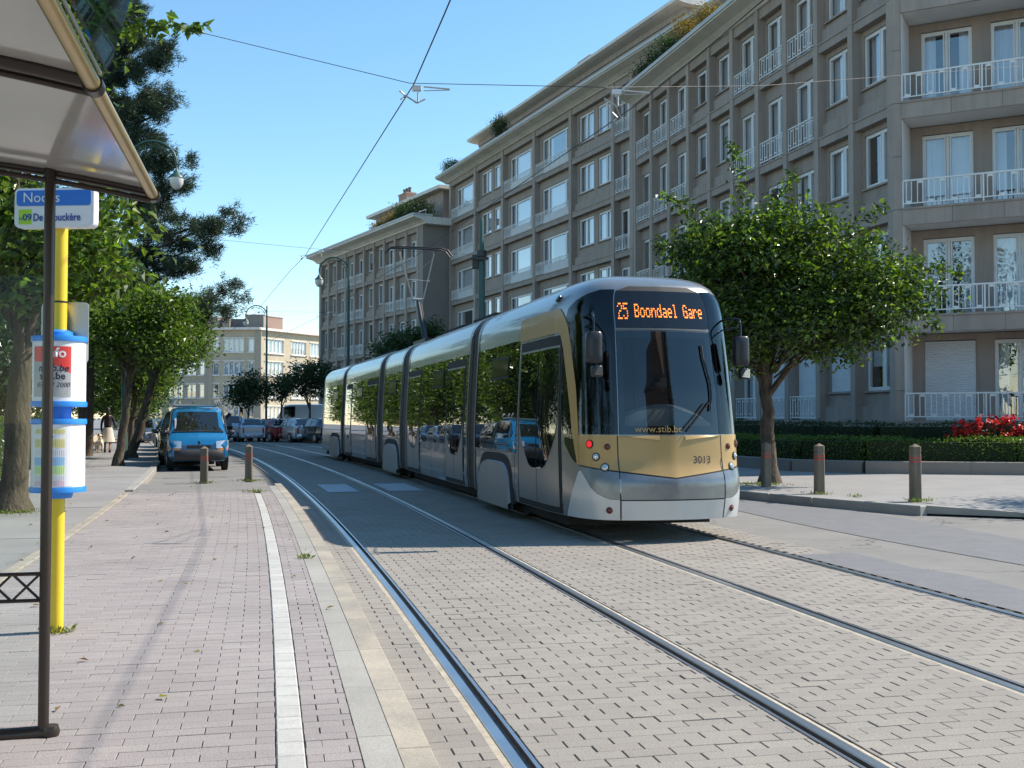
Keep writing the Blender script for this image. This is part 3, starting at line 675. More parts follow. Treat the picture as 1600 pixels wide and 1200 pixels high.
# --- section 3: projecting far block
b3 = frame_at('apartment_building', 'farther stone block that steps forward, with narrow windows and flat projecting roof', (-6.2, 76.0), (-16.6, 94.9))
b3L = b3['len']
facade(b3, .9, [2.07] * 10, [.8, 3.6, 6.4, 9.2, 12.0], 2.8, 14.85, 'FFFWWFFFWW', zbase=.2, wh=2.0, recess=.3)
CP3 = {'cove': [(-.4, 0), (.04, 0), (.10, .10), (.35, .25), (.95, .40), (.95, .52), (-.4, .52)], 'edge': [(-.5, .522), (1.0, .522), (1.0, .66), (-.5, .66)]}
cornice(b3, -.6, b3L + .9, 14.85, CP3)
mb = MB(); mb.box(-.02, .72, -10, -.02, .2, 15.35); mb.box(.8, b3L, -10, -2.52, .2, 15.3); mb.box(b3L - .3, b3L + .3, -10, -.02, .2, 15.35); mb.build('end_wall', M['stone_grey'], b3)
mb = MB(); mb.box(-.1, b3L + .3, -10.5, .1, 15.37, 15.45); mb.build('roof', M['slate'], b3)
cv = MB(); cv.box(-.55, .0, -7, -.42, 14.86, 15.36); cv.build('side_cornice', M['cream'], b3)
ph = MB(); ph.box(2.2, 15.2, -8, -2.6, 15.45, 17.9); ph.build('penthouse_wall', M['stone'], b3)
c = MB(); c.box(1.6, 15.9, -8.4, -2.0, 17.902, 18.15); c.build('penthouse_cornice', M['cream'], b3)
p = MB(); p.box(13.9, 14.5, -1.9, -1.8, 15.45, 17.0); p.build('white_screen', M['whitepaint'], b3)
chimney(b3, 11.4, -4.5, 18.15, 1.6, .8, 1.3, 3, M['brickred'])
rl = MB(); 
for k in range(22): rl.box(.1 + k, .13 + k, -.3, -.27, 15.45, 15.95)
rl.box(0, 21.5, -.31, -.26, 15.92, 15.96); rl.build('terrace_railing', M['alu'], b3)

# --- far pale curved building, three facets
def far_block(name, label, A, B, groups, rows, roofz, m, grp, pier=True):
    b = frame_at(name, label, A, B, grp); L = b['len']; wall = MB(); lo = .3
    spans = sorted((x, x + w_) for x, w_, d in groups)
    x = 0
    for a, c in spans:
        wall.box(x, a, -.3, 0, .1, roofz); x = c
    wall.box(x, L, -.3, 0, .1, roofz)
    for a, c in spans:
        z = .1
        for r in rows:
            wall.box(a, c, -.3, 0, z, r); z = r + 1.75
            wall2 = None
        wall.box(a, c, -.3, 0, z, roofz)
    wall.build('wall', m, b)
    sills = MB()
    for x, w_, d in groups:
        for r in rows:
            add_window(b, x, -.12, r, w_, 1.75, tuple((i + 1) / d for i in range(d - 1)), 0, random.choice(['full', 'both', 'full', 'blind', 'side']))
            sills.box(x - .12, x + w_ + .12, -.05, .16, r - .12, r); sills.box(x - .12, x + w_ + .12, -.05, .10, r + 1.75, r + 1.87)
    sills.build('window_sill', M['cream'], b)
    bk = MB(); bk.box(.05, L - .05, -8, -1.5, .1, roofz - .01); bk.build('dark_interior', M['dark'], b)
    rf = MB(); rf.box(-.35, L + .1, -8.2, .55, roofz, roofz + .3); rf.build('roof', M['cream'], b)
    return b
rows4 = [1.1, 3.95, 6.8, 9.65]
g4 = 'facets of the pale curved apartment building'
f1 = far_block('apartment_building', 'pale far apartment building, frontal middle part between two chimneys', (-31.9, 138.0), (-37.9, 138.2), [(.45, .8, 1), (1.75, 2.6, 4), (4.9, .8, 1)], rows4, 12.45, M['beige'], None)
f2 = far_block('apartment_building', 'sunlit cream right hand part of the far apartment building with bay windows', (-25.0, 151.0), (-31.9, 138.0), [(1.0, 3.3, 5), (5.2, 3.0, 5), (9.8, 3.6, 5)], rows4, 12.45, M['beige'], None)
f3 = far_block('apartment_building', 'shaded left hand part of the far apartment building behind the blue van', (-37.9, 138.2), (-53, 146.0), [(1.0, .9, 1), (2.4, 1.6, 2), (4.6, 2.6, 3), (8.2, 2.2, 3), (11.6, 2.6, 3)], rows4, 12.3, M['beige2'], None)  # darker copy of the beige puts this side's shade into the wall colour
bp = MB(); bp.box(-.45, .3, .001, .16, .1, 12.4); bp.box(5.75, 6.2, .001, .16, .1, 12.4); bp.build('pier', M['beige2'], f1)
by = MB(); by.box(1.0, 4.4, .0, .9, 6.0, 6.7); by.box(1.0, 4.4, 0, .9, 8.6, 8.9); by.build('bay_window', M['cream'], f2)
for k in range(5):
    add_window(f2, 1.05 + k * .66, .85, 6.7, .62, 1.9, (), 0, 'full')
chimney(f1, .3, -5, 12.75, 2.4, 1.2, 1.9, 0, M['stone_grey']); chimney(f1, 4.6, -4.2, 12.75, .9, .9, 1.6, 1, M['stone_grey'])
p = MB(); p.box(2.2, 5.2, -6.5, -4, 12.75, 14.2); p.build('roof_hut', M['slate'], f1)
chimney(f2, 6.6, -4, 12.75, 3.4, 1.2, 1.9, 0, M['brickred']); chimney(f3, 1.5, -4, 12.6, 2.4, 1.2, 1.7, 0, M['stone_grey'])
# ------------------------------------------------------------------ foliage
def leaf_mesh(name, C, size, mats, aspect=.27, up=.5, droop=.35, jitter=.35, seed=0, mi=None, fold=.18):
    r = np.random.default_rng(seed); n = len(C); C = np.asarray(C)
    N = r.normal(0, 1, (n, 3)); N[:, 2] = np.abs(N[:, 2]) + up; N /= np.linalg.norm(N, axis=1)[:, None]
    D = r.normal(0, 1, (n, 3)); D[:, 2] -= droop; D -= N * (D * N).sum(1)[:, None]; D /= np.linalg.norm(D, axis=1)[:, None] + 1e-9
    B = np.cross(N, D); L = size * (1 + r.uniform(-jitter, jitter, n))[:, None]
    tip = C + D * L; m1 = C + D * L * .45 + B * L * aspect + N * L * fold; m2 = C + D * L * .45 - B * L * aspect + N * L * fold
    mid = C + D * L * .45
    V = np.stack([C, m1, tip, m2], 1).reshape(-1, 3); F = np.arange(4 * n).reshape(-1, 4)
    me = fastmesh(name, V, F, mats, 4)
    if mi is not None: me.polygons.foreach_set('material_index', np.asarray(mi, np.int32))
    return me
def blob_points(blobs, n, seed=0, clump=.28, per=26, shell=.55, flat=1.0):
    """leafy clumps spread through ellipsoids (cx,cy,cz,rx,ry,rz)"""
    r = np.random.default_rng(seed); vol = np.array([b[3] * b[4] * b[5] for b in blobs]) ** .75; vol /= vol.sum(); out = []; cl = []
    nc = max(1, n // per)
    for b, v in zip(blobs, vol):
        k = max(1, int(nc * v)); d = r.normal(0, 1, (k, 3)); d /= np.linalg.norm(d, axis=1)[:, None]
        rad = (shell + (1 - shell) * r.random(k)) * (1 + .16 * np.sin(d[:, 0] * 5 + seed) * np.cos(d[:, 2] * 6)) * np.where(r.random(k) < .22, .6, 1)
        c = np.array(b[:3]) + d * rad[:, None] * np.array(b[3:6]); cl.append(c)
        p = c[:, None, :] + r.normal(0, 1, (k, per, 3)) * clump * np.array([1, 1, .62 * flat])
        out.append(p.reshape(-1, 3))
    return np.concatenate(out), np.concatenate(cl)
def branchy(mb, base, top, r0, r1, n=7, wob=.06, seed=0):
    rr = random.Random(seed); pts = []; rs = []
    base = Vector(base); top = Vector(top)
    for i in range(n + 1):
        t = i / n; p = base.lerp(top, t) + Vector((rr.uniform(-1, 1), rr.uniform(-1, 1), 0)) * wob * math.sin(t * math.pi)
        pts.append(p); rs.append(r0 + (r1 - r0) * t)
    mb.tube(pts, rs, 8); return pts
def tree(name, label, cat, base, trunk_top, r0, blobs, nleaf, lsize, m, seed=1, group=None, limbs=9, clump=.28, per=26, extra=None, flare=1.5, mats=None, shell=.5, droop=.35, twigs=40):
    t = thing(name, label, cat, base, 0, group); bx = Vector(base)
    mb = MB(); tt = Vector(trunk_top) - bx; rr = random.Random(seed)
    pts = [Vector((0, 0, -.08)), Vector((0, 0, .05)), Vector((0, 0, .25))]; rs = [r0 * flare * 1.05, r0 * flare, r0 * 1.12]
    for i in range(1, 7):
        k = i / 6; pts.append(Vector((tt.x * k + rr.uniform(-.04, .04), tt.y * k + rr.uniform(-.04, .04), max(.3, tt.z * k)))); rs.append(r0 * (1 - .38 * k) * rr.uniform(.93, 1.08))
    mb.tube(pts, rs, 12)
    P_, cl = blob_points(blobs, nleaf, seed, clump, per, shell)
    cl = cl - np.array(base); idx = np.random.default_rng(seed).permutation(len(cl))
    for j in idx[:limbs]:
        e = Vector(cl[j]); s = tt * rr.uniform(.75, 1.0); mid = s.lerp(e, .5) + Vector((rr.uniform(-.2, .2), rr.uniform(-.2, .2), .15 * (e - s).length))
        mb.tube([s, s.lerp(mid, .5) + Vector((0, 0, .05)), mid, mid.lerp(e, .5), e], [r0 * .42, r0 * .34, r0 * .25, r0 * .16, r0 * .05], 7)
    for j in idx[limbs:limbs + twigs]:
        e = Vector(cl[j]); s = tt * rr.uniform(.9, 1) + (e - tt) * rr.uniform(.1, .4); mb.tube([s, s.lerp(e, .5) + Vector((0, 0, .08)), e], [r0 * .14, r0 * .09, .006], 5)
    mb.build('trunk', M['bark'], t, smooth=60)
    if extra is not None: P_ = np.concatenate([P_, np.asarray(extra)])
    ms = mats or [m]; mi = np.random.default_rng(seed + 5).integers(0, len(ms), len(P_))
    me = leaf_mesh('crown', P_ - np.array(base), lsize, ms, seed=seed, mi=mi, droop=droop)
    link('crown', me, t); return t
def spray(a, b, n, w=.12, seed=0, sag=.1):
    r = np.random.default_rng(seed); t = np.sort(r.random(n) ** .9)[:, None]; a = np.array(a); b = np.array(b)
    return a + (b - a) * t + r.normal(0, w, (n, 3)) * (1.1 - .75 * t) + np.array([0, 0, 1]) * (sag * np.sin(t * math.pi))
# the round tree on the right pavement
ex = np.concatenate([spray((4.9, 22.6, 5.6), (4.5, 22.4, 7.15), 150, .15, 1), spray((4.2, 22.6, 5.2), (3.1, 22.6, 6.1), 160, .15, 2), spray((5.3, 22.7, 5.6), (5.9, 22.6, 6.6), 120, .14, 3),
                     spray((7.6, 22.5, 4.7), (9.15, 22.3, 4.35), 170, .14, 4), spray((7.6, 22.3, 3.9), (8.7, 22.3, 3.25), 140, .12, 5), spray((6.8, 22.3, 5.2), (7.6, 22.3, 5.8), 90, .14, 6),
                     spray((6.3, 21.6, 3.6), (6.7, 21.5, 2.55), 150, .14, 7), spray((5.2, 21.9, 3.2), (4.3, 21.8, 2.75), 110, .12, 8), spray((6.9, 22.3, 3.4), (7.5, 22.2, 2.9), 90, .12, 9),
                     spray((7.8, 22.5, 4.3), (8.9, 22.6, 4.0), 90, .12, 10), spray((3.9, 22.6, 4.8), (2.9, 22.6, 5.0), 90, .14, 12)])
tree('street_tree', 'broad leafy tree with a sturdy trunk on the right pavement just behind the tram front', 'tree', (5.35, 22.9, .1), (5.28, 22.85, 2.35), .17,
     [(5.0, 22.7, 4.45, 1.7, 1.7, 1.2), (6.6, 22.6, 4.3, 1.8, 1.6, 1.1), (7.5, 22.4, 4.0, 1.3, 1.2, .85), (4.2, 22.8, 4.9, 1.15, 1.2, .8), (5.8, 22.0, 3.45, 1.6, 1.2, .7), (4.4, 22.2, 3.5, 1.1, 1.0, .6), (7.0, 22.1, 3.3, 1.0, 1.0, .5), (5.8, 22.6, 5.4, 1.3, 1.2, .6), (4.6, 22.6, 2.9, .9, .9, .5), (6.3, 22.2, 2.95, .8, .8, .35)],
     28000, .125, M['leaf_a'], seed=11, extra=ex, limbs=9, mats=[M['leaf_a'], M['leaf_b'], M['leaf_a'], M['leaf_dark'], M['leaf_b']], clump=.21, shell=.45, droop=.8)
mb = MB()
for k in range(9):
    a = k * .7; mb.tube([(0, 0, .25), (.17 * math.cos(a), .17 * math.sin(a), .08), (.36 * math.cos(a), .36 * math.sin(a), .0)], [.07, .06, .02], 6)
# neighbour tree outside the frame whose dappled shade falls on the corner
tree('street_tree', 'leafy tree beyond the right edge whose shade dapples the corner', 'tree', (13.2, 18.6, .1), (13.1, 18.6, 2.4), .15,
     [(13.2, 18.7, 4.3, 2.0, 1.8, 1.2), (12.6, 18.4, 3.7, 1.5, 1.4, .8)], 6500, .12, M['leaf_a'], seed=15, mats=[M['leaf_a'], M['leaf_b']])
# left cherry trees
ex = np.concatenate([spray((-6.9, 15.2, 6.6), (-4.25, 15.0, 6.85), 230, .12, 21, .1), spray((-7, 15.2, 6.3), (-5.4, 14.9, 6.4), 160, .16, 22), spray((-5.8, 15, 4.6), (-5.0, 14.8, 4.0), 110, .16, 23),
                     spray((-6, 15, 3.9), (-5.2, 15, 3.4), 110, .15, 24), spray((-6, 15, 4.7), (-5.1, 14.8, 4.9), 90, .14, 26)])
tree('cherry_tree', 'big cherry tree with thick scarred trunk at the left edge behind the shelter post', 'tree', (-7.35, 16.2, .09), (-7.2, 16.2, 2.9), .215,
     [(-7.0, 15.9, 4.05, 1.5, 1.5, .85), (-8.3, 16.2, 4.4, 1.7, 1.7, 1.2), (-7.9, 16.0, 6.5, 1.5, 1.4, 1.1), (-7.0, 15.6, 7.4, 1.1, 1.2, 1.0), (-6.4, 15.4, 3.6, .9, 1.0, .6)],
     17000, .155, M['leaf_b'], seed=22, extra=ex, limbs=12, mats=[M['leaf_b'], M['leaf_b'], M['leaf_b'], M['leaf_a']], clump=.24, per=20, droop=.9)
tree('street_tree', 'slender leaning tree on the left pavement, nearer of the pair beside the green lamp post', 'tree', (-11.25, 31.5, .09), (-10.9, 31.5, 2.9), .125,
     [(-10.9, 31.4, 4.1, 1.8, 1.7, 1.1), (-11.9, 31.8, 4.9, 1.6, 1.5, 1.1), (-9.8, 31.2, 3.5, .9, .9, .6), (-10.0, 31.2, 4.6, .9, .9, .6)],
     15000, .13, M['leaf_a'], seed=33, mats=[M['leaf_b'], M['leaf_b'], M['leaf_a']], clump=.25, droop=.7)
tree('street_tree', 'leaning tree with rust tinted trunk just beyond the green lamp post on the left pavement', 'tree', (-13.05, 37.8, .09), (-12.3, 37.8, 3.0), .16,
     [(-12.2, 37.8, 4.4, 2.0, 1.7, 1.2), (-13.5, 38.4, 5.2, 1.7, 1.6, 1.2), (-11.2, 37.6, 3.9, .9, .9, .7)],
     15000, .14, M['leaf_a'], seed=36, mats=[M['leaf_b'], M['leaf_a'], M['leaf_b']], clump=.27, droop=.7)
# pine
def pine():
    base = (-15.3, 39.5, .05); t = thing('pine_tree', 'tall dark blue green pine rising above the left trees, with tiered open branches', 'tree', base); bx = np.array(base)
    mb = MB(); mb.tube([(0, 0, -.1), (.05, 0, 4), (-.1, 0, 9), (0, 0, 14), (.1, 0, 18.5)], [.28, .24, .2, .13, .04], 10)
    r = np.random.default_rng(5); tufts = []; dirs = []
    def tier(z, ang, L, rise, k):
        e = Vector((math.cos(ang) * L, math.sin(ang) * L, z + rise)); s = Vector((0, 0, z)); mid = s.lerp(e, .55) + Vector((0, 0, -.12 * L + rise * .1))
        mb.tube([s, mid, e], [.075, .05, .015], 6)
        nodes = .3 + .7 * r.random(max(4, k // 15)) ** .75; jit = r.normal(0, 1, (len(nodes), 3))
        for i in range(k):
            ni = i % len(nodes); u = float(nodes[ni]); p = (s.lerp(mid, u / .55) if u < .55 else mid.lerp(e, (u - .55) / .45)); sp = .16 + .42 * (1 - abs(u - .7)) * min(1, L / 3)
            q = np.array(p) + jit[ni] * np.array([sp, sp, .5 * sp]) * .8 + r.normal(0, 1, 3) * np.array([.17, .17, .12]); d = np.array([math.cos(ang), math.sin(ang), .45]) + r.normal(0, .45, 3); tufts.append(q); dirs.append(d / np.linalg.norm(d))
    def A(px, py, k=52, z0=None):       # branch whose tip stands at a picture-right extent, given as (reach, height)
        tier((z0 if z0 is not None else py - .7), random.uniform(-.35, .25), px, py - (z0 if z0 is not None else py - .7), k)
    for reach, h_ in ((5.6, 6.2), (5.3, 5.6), (4.6, 5.2), (4.6, 8.2), (5.1, 8.8), (4.2, 7.7), (3.9, 9.9), (3.3, 10.6), (2.8, 11.7), (3.1, 12.6), (2.4, 13.3), (2.9, 14.2), (2.2, 15.3), (2.6, 14.8), (1.7, 16.2), (4.0, 6.8), (3.6, 4.6)): A(reach, h_, 190)
    for k in range(46):
        z = 4 + 13.5 * (k / 46); L = 3.6 * (1 - (z - 4) / 19) * random.uniform(.7, 1.1); tier(z, k * 2.4, L, .7, 95)
    mb.build('trunk', M['bark'], t, smooth=60)
    T = np.array(tufts); D = np.array(dirs); nn = 34; n = len(T)
    # needles: thin blades fanned round each tuft
    d = D[:, None, :] + r.normal(0, .55, (n, nn, 3)); d /= np.linalg.norm(d, axis=2)[..., None]; o = T[:, None, :] + r.normal(0, .085, (n, nn, 3))
    side = np.cross(d, r.normal(0, 1, (n, nn, 3))); side /= np.linalg.norm(side, axis=2)[..., None]; L = r.uniform(.13, .22, (n, nn, 1)); w_ = .012
    V = np.stack([o - side * w_, o + side * w_, o + d * L], 2).reshape(-1, 3); F = np.arange(len(V)).reshape(-1, 3)
    link('crown', fastmesh('crown', V, F, M['needle'], 3), t)
pine()
# shaded garden trees and shrubs behind the left hedge
gt = [(-30, 52, 9, 3.6), (-34, 70, 10, 4.0), (-38, 88, 10, 4.2), (-27, 40, 9, 3.5), (-22, 27, 9, 3.2), (-20, 16, 8, 3.0), (-17.5, 33, 6.5, 2.4), (-14.5, 25.5, 6.2, 2.3), (-20, 44, 7.5, 2.8), (-23, 56, 8, 3.0), (-12.8, 19.6, 5.2, 2.0), (-27, 66, 8, 3.2), (-21, 36, 9, 3.0)]
gl = ['broad background tree behind the first row of garden trees, over the walker', 'broad background tree left of the pale far building', 'farthest background tree against the shaded far facade', 'big background tree behind the info drums', 'big background tree left of the yellow pole', 'background tree at the left border behind the shelter glass', 'shaded garden tree behind the info drum, in line with the hedge middle', 'dense garden tree left of the yellow pole above the hedge', 'garden tree rising behind the dog walker', 'distant garden tree at the far end of the hedge',
      'nearest garden tree at the left edge behind the cherry trunk', 'farthest round garden tree left of the parked sedan', 'tall dark garden tree deep behind the hedge']
for i, (x, y, h_, r_) in enumerate(gt):
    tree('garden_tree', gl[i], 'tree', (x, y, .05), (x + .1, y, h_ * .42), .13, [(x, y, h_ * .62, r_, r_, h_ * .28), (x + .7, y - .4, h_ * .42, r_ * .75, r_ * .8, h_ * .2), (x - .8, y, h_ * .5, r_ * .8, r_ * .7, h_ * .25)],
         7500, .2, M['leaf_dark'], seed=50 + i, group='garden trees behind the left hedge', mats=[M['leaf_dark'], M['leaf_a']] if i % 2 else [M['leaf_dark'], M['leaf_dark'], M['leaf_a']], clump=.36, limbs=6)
for i, (x, y, l) in enumerate(((-16.2, 46.5, 'street tree beside the dog walker end of the left kerb'), (-20.2, 60, 'street tree near the parked sedan on the left kerb'), (-23.6, 70, 'street tree behind the parked sedan where the kerb bends'), (-27.6, 80, 'street tree round the bend, mirrored in the rear tram windows'), (-32.0, 90, 'farthest but one street tree round the bend'), (-38, 99, 'farthest street tree round the bend'))):
    tree('street_tree', l, 'tree', (x, y, .09), (x + .4, y, 2.6), .13, [(x + .2, y, 4.4, 2.0, 2.0, 1.5), (x - .9, y + .6, 5.4, 2.1, 1.9, 1.4), (x + .6, y - .3, 3.3, 1.4, 1.4, 1.0), (x - .6, y + 1, 2.4, 1.7, 1.6, 1.2)], 9500, .18, M['leaf_a'], seed=140 + i, group='street trees along the left kerb', mats=[M['leaf_b'], M['leaf_dark'], M['leaf_b']], clump=.3, limbs=7)
bt = [(-41, 86, 'tall background tree left of centre in the far green belt'), (-47, 101, 'tallest far background tree against the sky at the left border'), (-35, 73, 'nearest tree of the far green belt behind the gardens')]
for i, (x, y, l_) in enumerate(bt):
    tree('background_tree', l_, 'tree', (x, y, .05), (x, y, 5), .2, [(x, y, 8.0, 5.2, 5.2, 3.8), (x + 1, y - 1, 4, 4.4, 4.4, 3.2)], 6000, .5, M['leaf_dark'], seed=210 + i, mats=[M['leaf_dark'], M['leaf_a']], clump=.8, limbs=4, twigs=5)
# greenery and a house behind the camera that the tram front mirrors
for i, (x, y, h_, r_, l) in enumerate(((-11.5, 6, 14, 3.8, 'leafy tree left of the shelter, mirrored in the tram side'), (-11, -3, 14, 4.2, 'leafy tree behind the shelter'), (-9, -14, 15, 5, 'large tree far behind the shelter'), (-13, 10, 8, 3.0, 'leafy tree beside the shelter rear wall'))):
    tree('garden_tree', l, 'tree', (x, y, .05), (x, y, h_ * .4), .16, [(x, y, h_ * .62, r_, r_, h_ * .3), (x + .5, y, h_ * .35, r_ * .8, r_ * .8, h_ * .2)], 7000, .24, M['leaf_dark'], seed=170 + i, clump=.4, limbs=6, twigs=10)
for i, (x, y, h_, r_, l) in enumerate(((13.8, -3.5, 15, 1.7, 'tall narrow conifer across the street, mirrored in the windscreen'), (19.5, -8.5, 18, 2.6, 'second tall conifer across the street, mirrored in the windscreen'))):
    tree('conifer', l, 'tree', (x, y, .05), (x, y, h_ * .9), .2, [(x, y, h_ * (.2 + .16 * k), r_ * (1 - .17 * k), r_ * (1 - .17 * k), h_ * .13) for k in range(6)], 8000, .2, M['leaf_dark'], seed=180 + i, clump=.25, limbs=4, twigs=5)
hb = thing('gabled_house', 'dark gabled house across the street behind the viewer, mirrored in the windscreen', 'house', (22, -20, 0), R(-35))
mb = MB(); mb.box(-5, 5, -5, 5, 0, 15); mb.build('wall', M['brickred'], hb)
mb = MB(); mb.add([(-5.4, -5.4, 14.9), (5.4, -5.4, 14.9), (5.4, 5.4, 14.9), (-5.4, 5.4, 14.9), (0, -5.4, 21.5), (0, 5.4, 21.5)], [(0, 1, 4), (2, 3, 5), (0, 4, 5, 3), (1, 2, 5, 4), (0, 3, 2, 1)]); rf_ = mb.build('roof', M['slate'], hb)
mb = MB(); mb.box(-3.2, -2.2, -1, 0, 16, 21); mb.build('chimney', M['brickred'], rf_)
for xx in (-3.2, -.6, 2.0):
    for zz in (1.2, 4.2, 7.2, 10.2): link('window', window_meshes(1.2, 1.6, (.5,), 0, 'full')[0], hb, (xx, 5.02, zz))
def hedge_run(name, label, pts, wd, z0, z1, n, lsize, m, seed, cat='hedge', group=None):
    """clipped hedge along a ground polyline: dark core and leaves over every face"""
    t = thing(name, label, cat, (pts[0][0], pts[0][1], z0), 0, group); r = np.random.default_rng(seed); core = MB(); C = []
    L = [math.dist(a, b) for a, b in zip(pts[:-1], pts[1:])]; tot = sum(L)
    for (a, b), l in zip(zip(pts[:-1], pts[1:]), L):
        a = np.array(a); b = np.array(b); d = (b - a) / l; nn = np.array([-d[1], d[0]]); k = int(n * l / tot)
        q = [a + nn * wd * .44, b + nn * wd * .44, b - nn * wd * .44, a - nn * wd * .44]
        core.prism([(p[0] - pts[0][0], p[1] - pts[0][1]) for p in q], 0, z1 - z0 - .05)
        u = r.random(k) * (l + .5) - .25; f = r.random(k); H = z1 - z0
        per = np.array([H, wd, H]); per = per / per.sum()
        sd = np.select([f < per[0], f < per[0] + per[1]], [0, 1], 2)
        off = np.where(sd == 0, -wd / 2, np.where(sd == 1, r.uniform(-wd / 2, wd / 2, k), wd / 2)) + r.normal(0, .03, k) + .045 * np.sin(u * 3.1) * np.sin(u * 1.3)
        zz = np.where(sd == 1, H + .05 * np.sin(u * 2.3) * np.sin(u * .9) + np.abs(r.normal(0, .03, k)), r.uniform(.0, H, k)) + r.normal(0, .025, k)
        C.append(np.stack([a[0] + d[0] * u + nn[0] * off, a[1] + d[1] * u + nn[1] * off, z0 + zz], 1))
    core.build('branches', M['hedge_core'], t); C = np.concatenate(C)
    link('foliage', leaf_mesh('foliage', C - np.array([pts[0][0], pts[0][1], z0]), lsize, m, seed=seed, up=.3), t); return t
hedge_run('clipped_hedge', 'tall clipped hedge bordering the left pavement up to the dog walker', [P(s, -7.55)[:2] for s in np.linspace(12, 47, 12)], .7, .05, 1.42, 15000, .085, M['hedge'], 71)
e1 = [(16, 26.1), (12.1, 26.6), (8.8, 27.4), (7.6, 28.4), (6.7, 30.7), (5.1, 36.2), (2.1, 46.5)]
hedge_run('box_hedge', 'long low box hedge directly behind the garden kerb wall', e1, .75, .3, .92, 26000, .06, M['hedge'], 72)
e2 = [(16.5, 27.7), (12.4, 28.1), (9.6, 28.8), (8.7, 30.6), (7.2, 36.6), (4.4, 46.8)]
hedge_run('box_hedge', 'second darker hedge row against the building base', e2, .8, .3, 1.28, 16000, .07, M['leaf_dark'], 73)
# roses
t = thing('rose_bush', 'red flowering rose bush in front of the balcony block, cut by the right edge', 'rose bush', (12.4, 27.2, .2)); r = np.random.default_rng(3)
blob = [(12.2, 27.25, 1.15, 1.25, .3, .28), (11.2, 27.3, 1.05, .55, .25, .22), (13.3, 27.2, 1.1, .8, .3, .25)]
Pp, cl = blob_points(blob, 1500, 4, .14, 14); link('foliage', leaf_mesh('foliage', Pp - np.array([12.4, 27.2, .2]), .07, M['leaf_dark'], seed=4), t)
mb = MB()
for c in cl[:40]: mb.tube([(c[0] - 12.4, c[1] - 27.2, 0), (c[0] - 12.4 + .05, c[1] - 27.2, .4), (c[0] - 12.4, c[1] - 27.2, c[2] - .2)], .009, 4)
mb.build('stems', M['bark'], t)
fl = np.concatenate([blob_points([(b[0], b[1] - .08, b[2] + .1, b[3], b[4], b[5])], 26 + 30 * (b[3] > 1), 9 + i, .001, 1, .7)[0] for i, b in enumerate(blob)])
base = fl
pm_ = np.repeat(base, 12, 0) + r.normal(0, .030, (len(base) * 12, 3)); link('rose_flower', leaf_mesh('rose_flower', pm_ - np.array([12.4, 27.2, .2]), .07, M['rose'], aspect=.6, seed=8), t)
# shrubs against the tram side of the building, seen over the tram roof, and far trees
tree('street_tree', 'small bushy tree seen over the tram roof before the farther stone block', 'tree', (-5.6, 58, .1), (-5.5, 58, 3.2), .11, [(-5.4, 58, 5.2, 1.8, 1.5, 1.0), (-4.4, 57.8, 5.8, .8, .8, .9), (-6.4, 58.2, 4.8, 1.1, 1, .8)], 6500, .17, M['leaf_dark'], seed=80, mats=[M['leaf_dark'], M['leaf_a']])
far = [((-17.35, 72.5, 0), 1.35, 3.2, 'small round street tree behind the parked cars, leftmost of the far three'), ((-15.4, 73.5, 0), 1.15, 3.4, 'open crowned street tree right beside the far green lamp post'), ((-12.95, 70.5, 0), 1.75, 3.9, 'largest dark street tree of the far three, next to the tram tail')]
for i, (b, r_, z, l) in enumerate(far):
    tree('street_tree', l, 'tree', b, (b[0], b[1], z - r_ * .85), .085, [(b[0], b[1], z, r_, r_, r_ * .75), (b[0] + .4, b[1], z + .4, r_ * .7, r_ * .7, r_ * .6), (b[0] - .4, b[1], z - .1, r_ * .75, r_ * .7, r_ * .5)], 3600 if i != 1 else 2000, .19, M['leaf_dark'], seed=90 + i, group='far street trees behind the parked cars', limbs=6, twigs=15)
# planting on terraces
def shrub(name, label, cat, base, blobs, n, ls, m, seed, parent=None, group=None):
    t = thing(name, label, cat, base, 0, group); Pp, cl = blob_points(blobs, n, seed, .16, 18); mb = MB()
    for c in cl[:14]: mb.tube([(random.uniform(-.1, .1), random.uniform(-.1, .1), 0), tuple(np.array(c) - np.array(base))], .012, 4)
    mb.build('stems', M['bark'], t); link('foliage', leaf_mesh('foliage', Pp - np.array(base), ls, m, seed=seed), t); return t
def on(b, u, d, z):
    a = b.rotation_euler.z; return (b.location.x + u * math.cos(a) - d * math.sin(a), b.location.y + u * math.sin(a) + d * math.cos(a), z)
k = 0
for (u, h_, m_, l) in ((11.2, .75, M['autumn'], 'orange tinted shrub on the roof terrace of the front block, highest in the picture'), (13.0, .9, M['autumn'], 'yellow green shrub on the front block roof terrace'), (14.6, .8, M['leaf_a'], 'green shrub in the middle of the front block roof planter'),
                      (16.2, .8, M['leaf_dark'], 'dark shrub on the front block roof terrace'), (17.6, .65, M['leaf_dark'], 'sparse greyish shrub at the far end of the front block roof planter')):
    p = on(b1, u, .35, 15.91); shrub('terrace_shrub', l, 'shrub', p, [(p[0], p[1], p[2] + h_ * .6, .55, .55, h_ * .55), (p[0] + .2, p[1] - .4, p[2] + h_ * .4, .4, .4, h_ * .4)], 1500, .09, m_, 100 + k, group='shrubs on the front block roof terrace'); k += 1
p = on(b2, 16.2, .3, 18.43); shrub('terrace_shrub', 'dark dense conical shrub standing alone on the middle block cornice', 'shrub', p, [(p[0], p[1], p[2] + .8, .5, .5, .85)], 2600, .09, M['leaf_dark'], 110)
p = on(b2, 25.3, .2, 18.43); shrub('terrace_shrub', 'small green shrub near the far end of the middle block roof', 'shrub', p, [(p[0], p[1], p[2] + .4, .8, .8, .45)], 1500, .1, M['leaf_a'], 111)
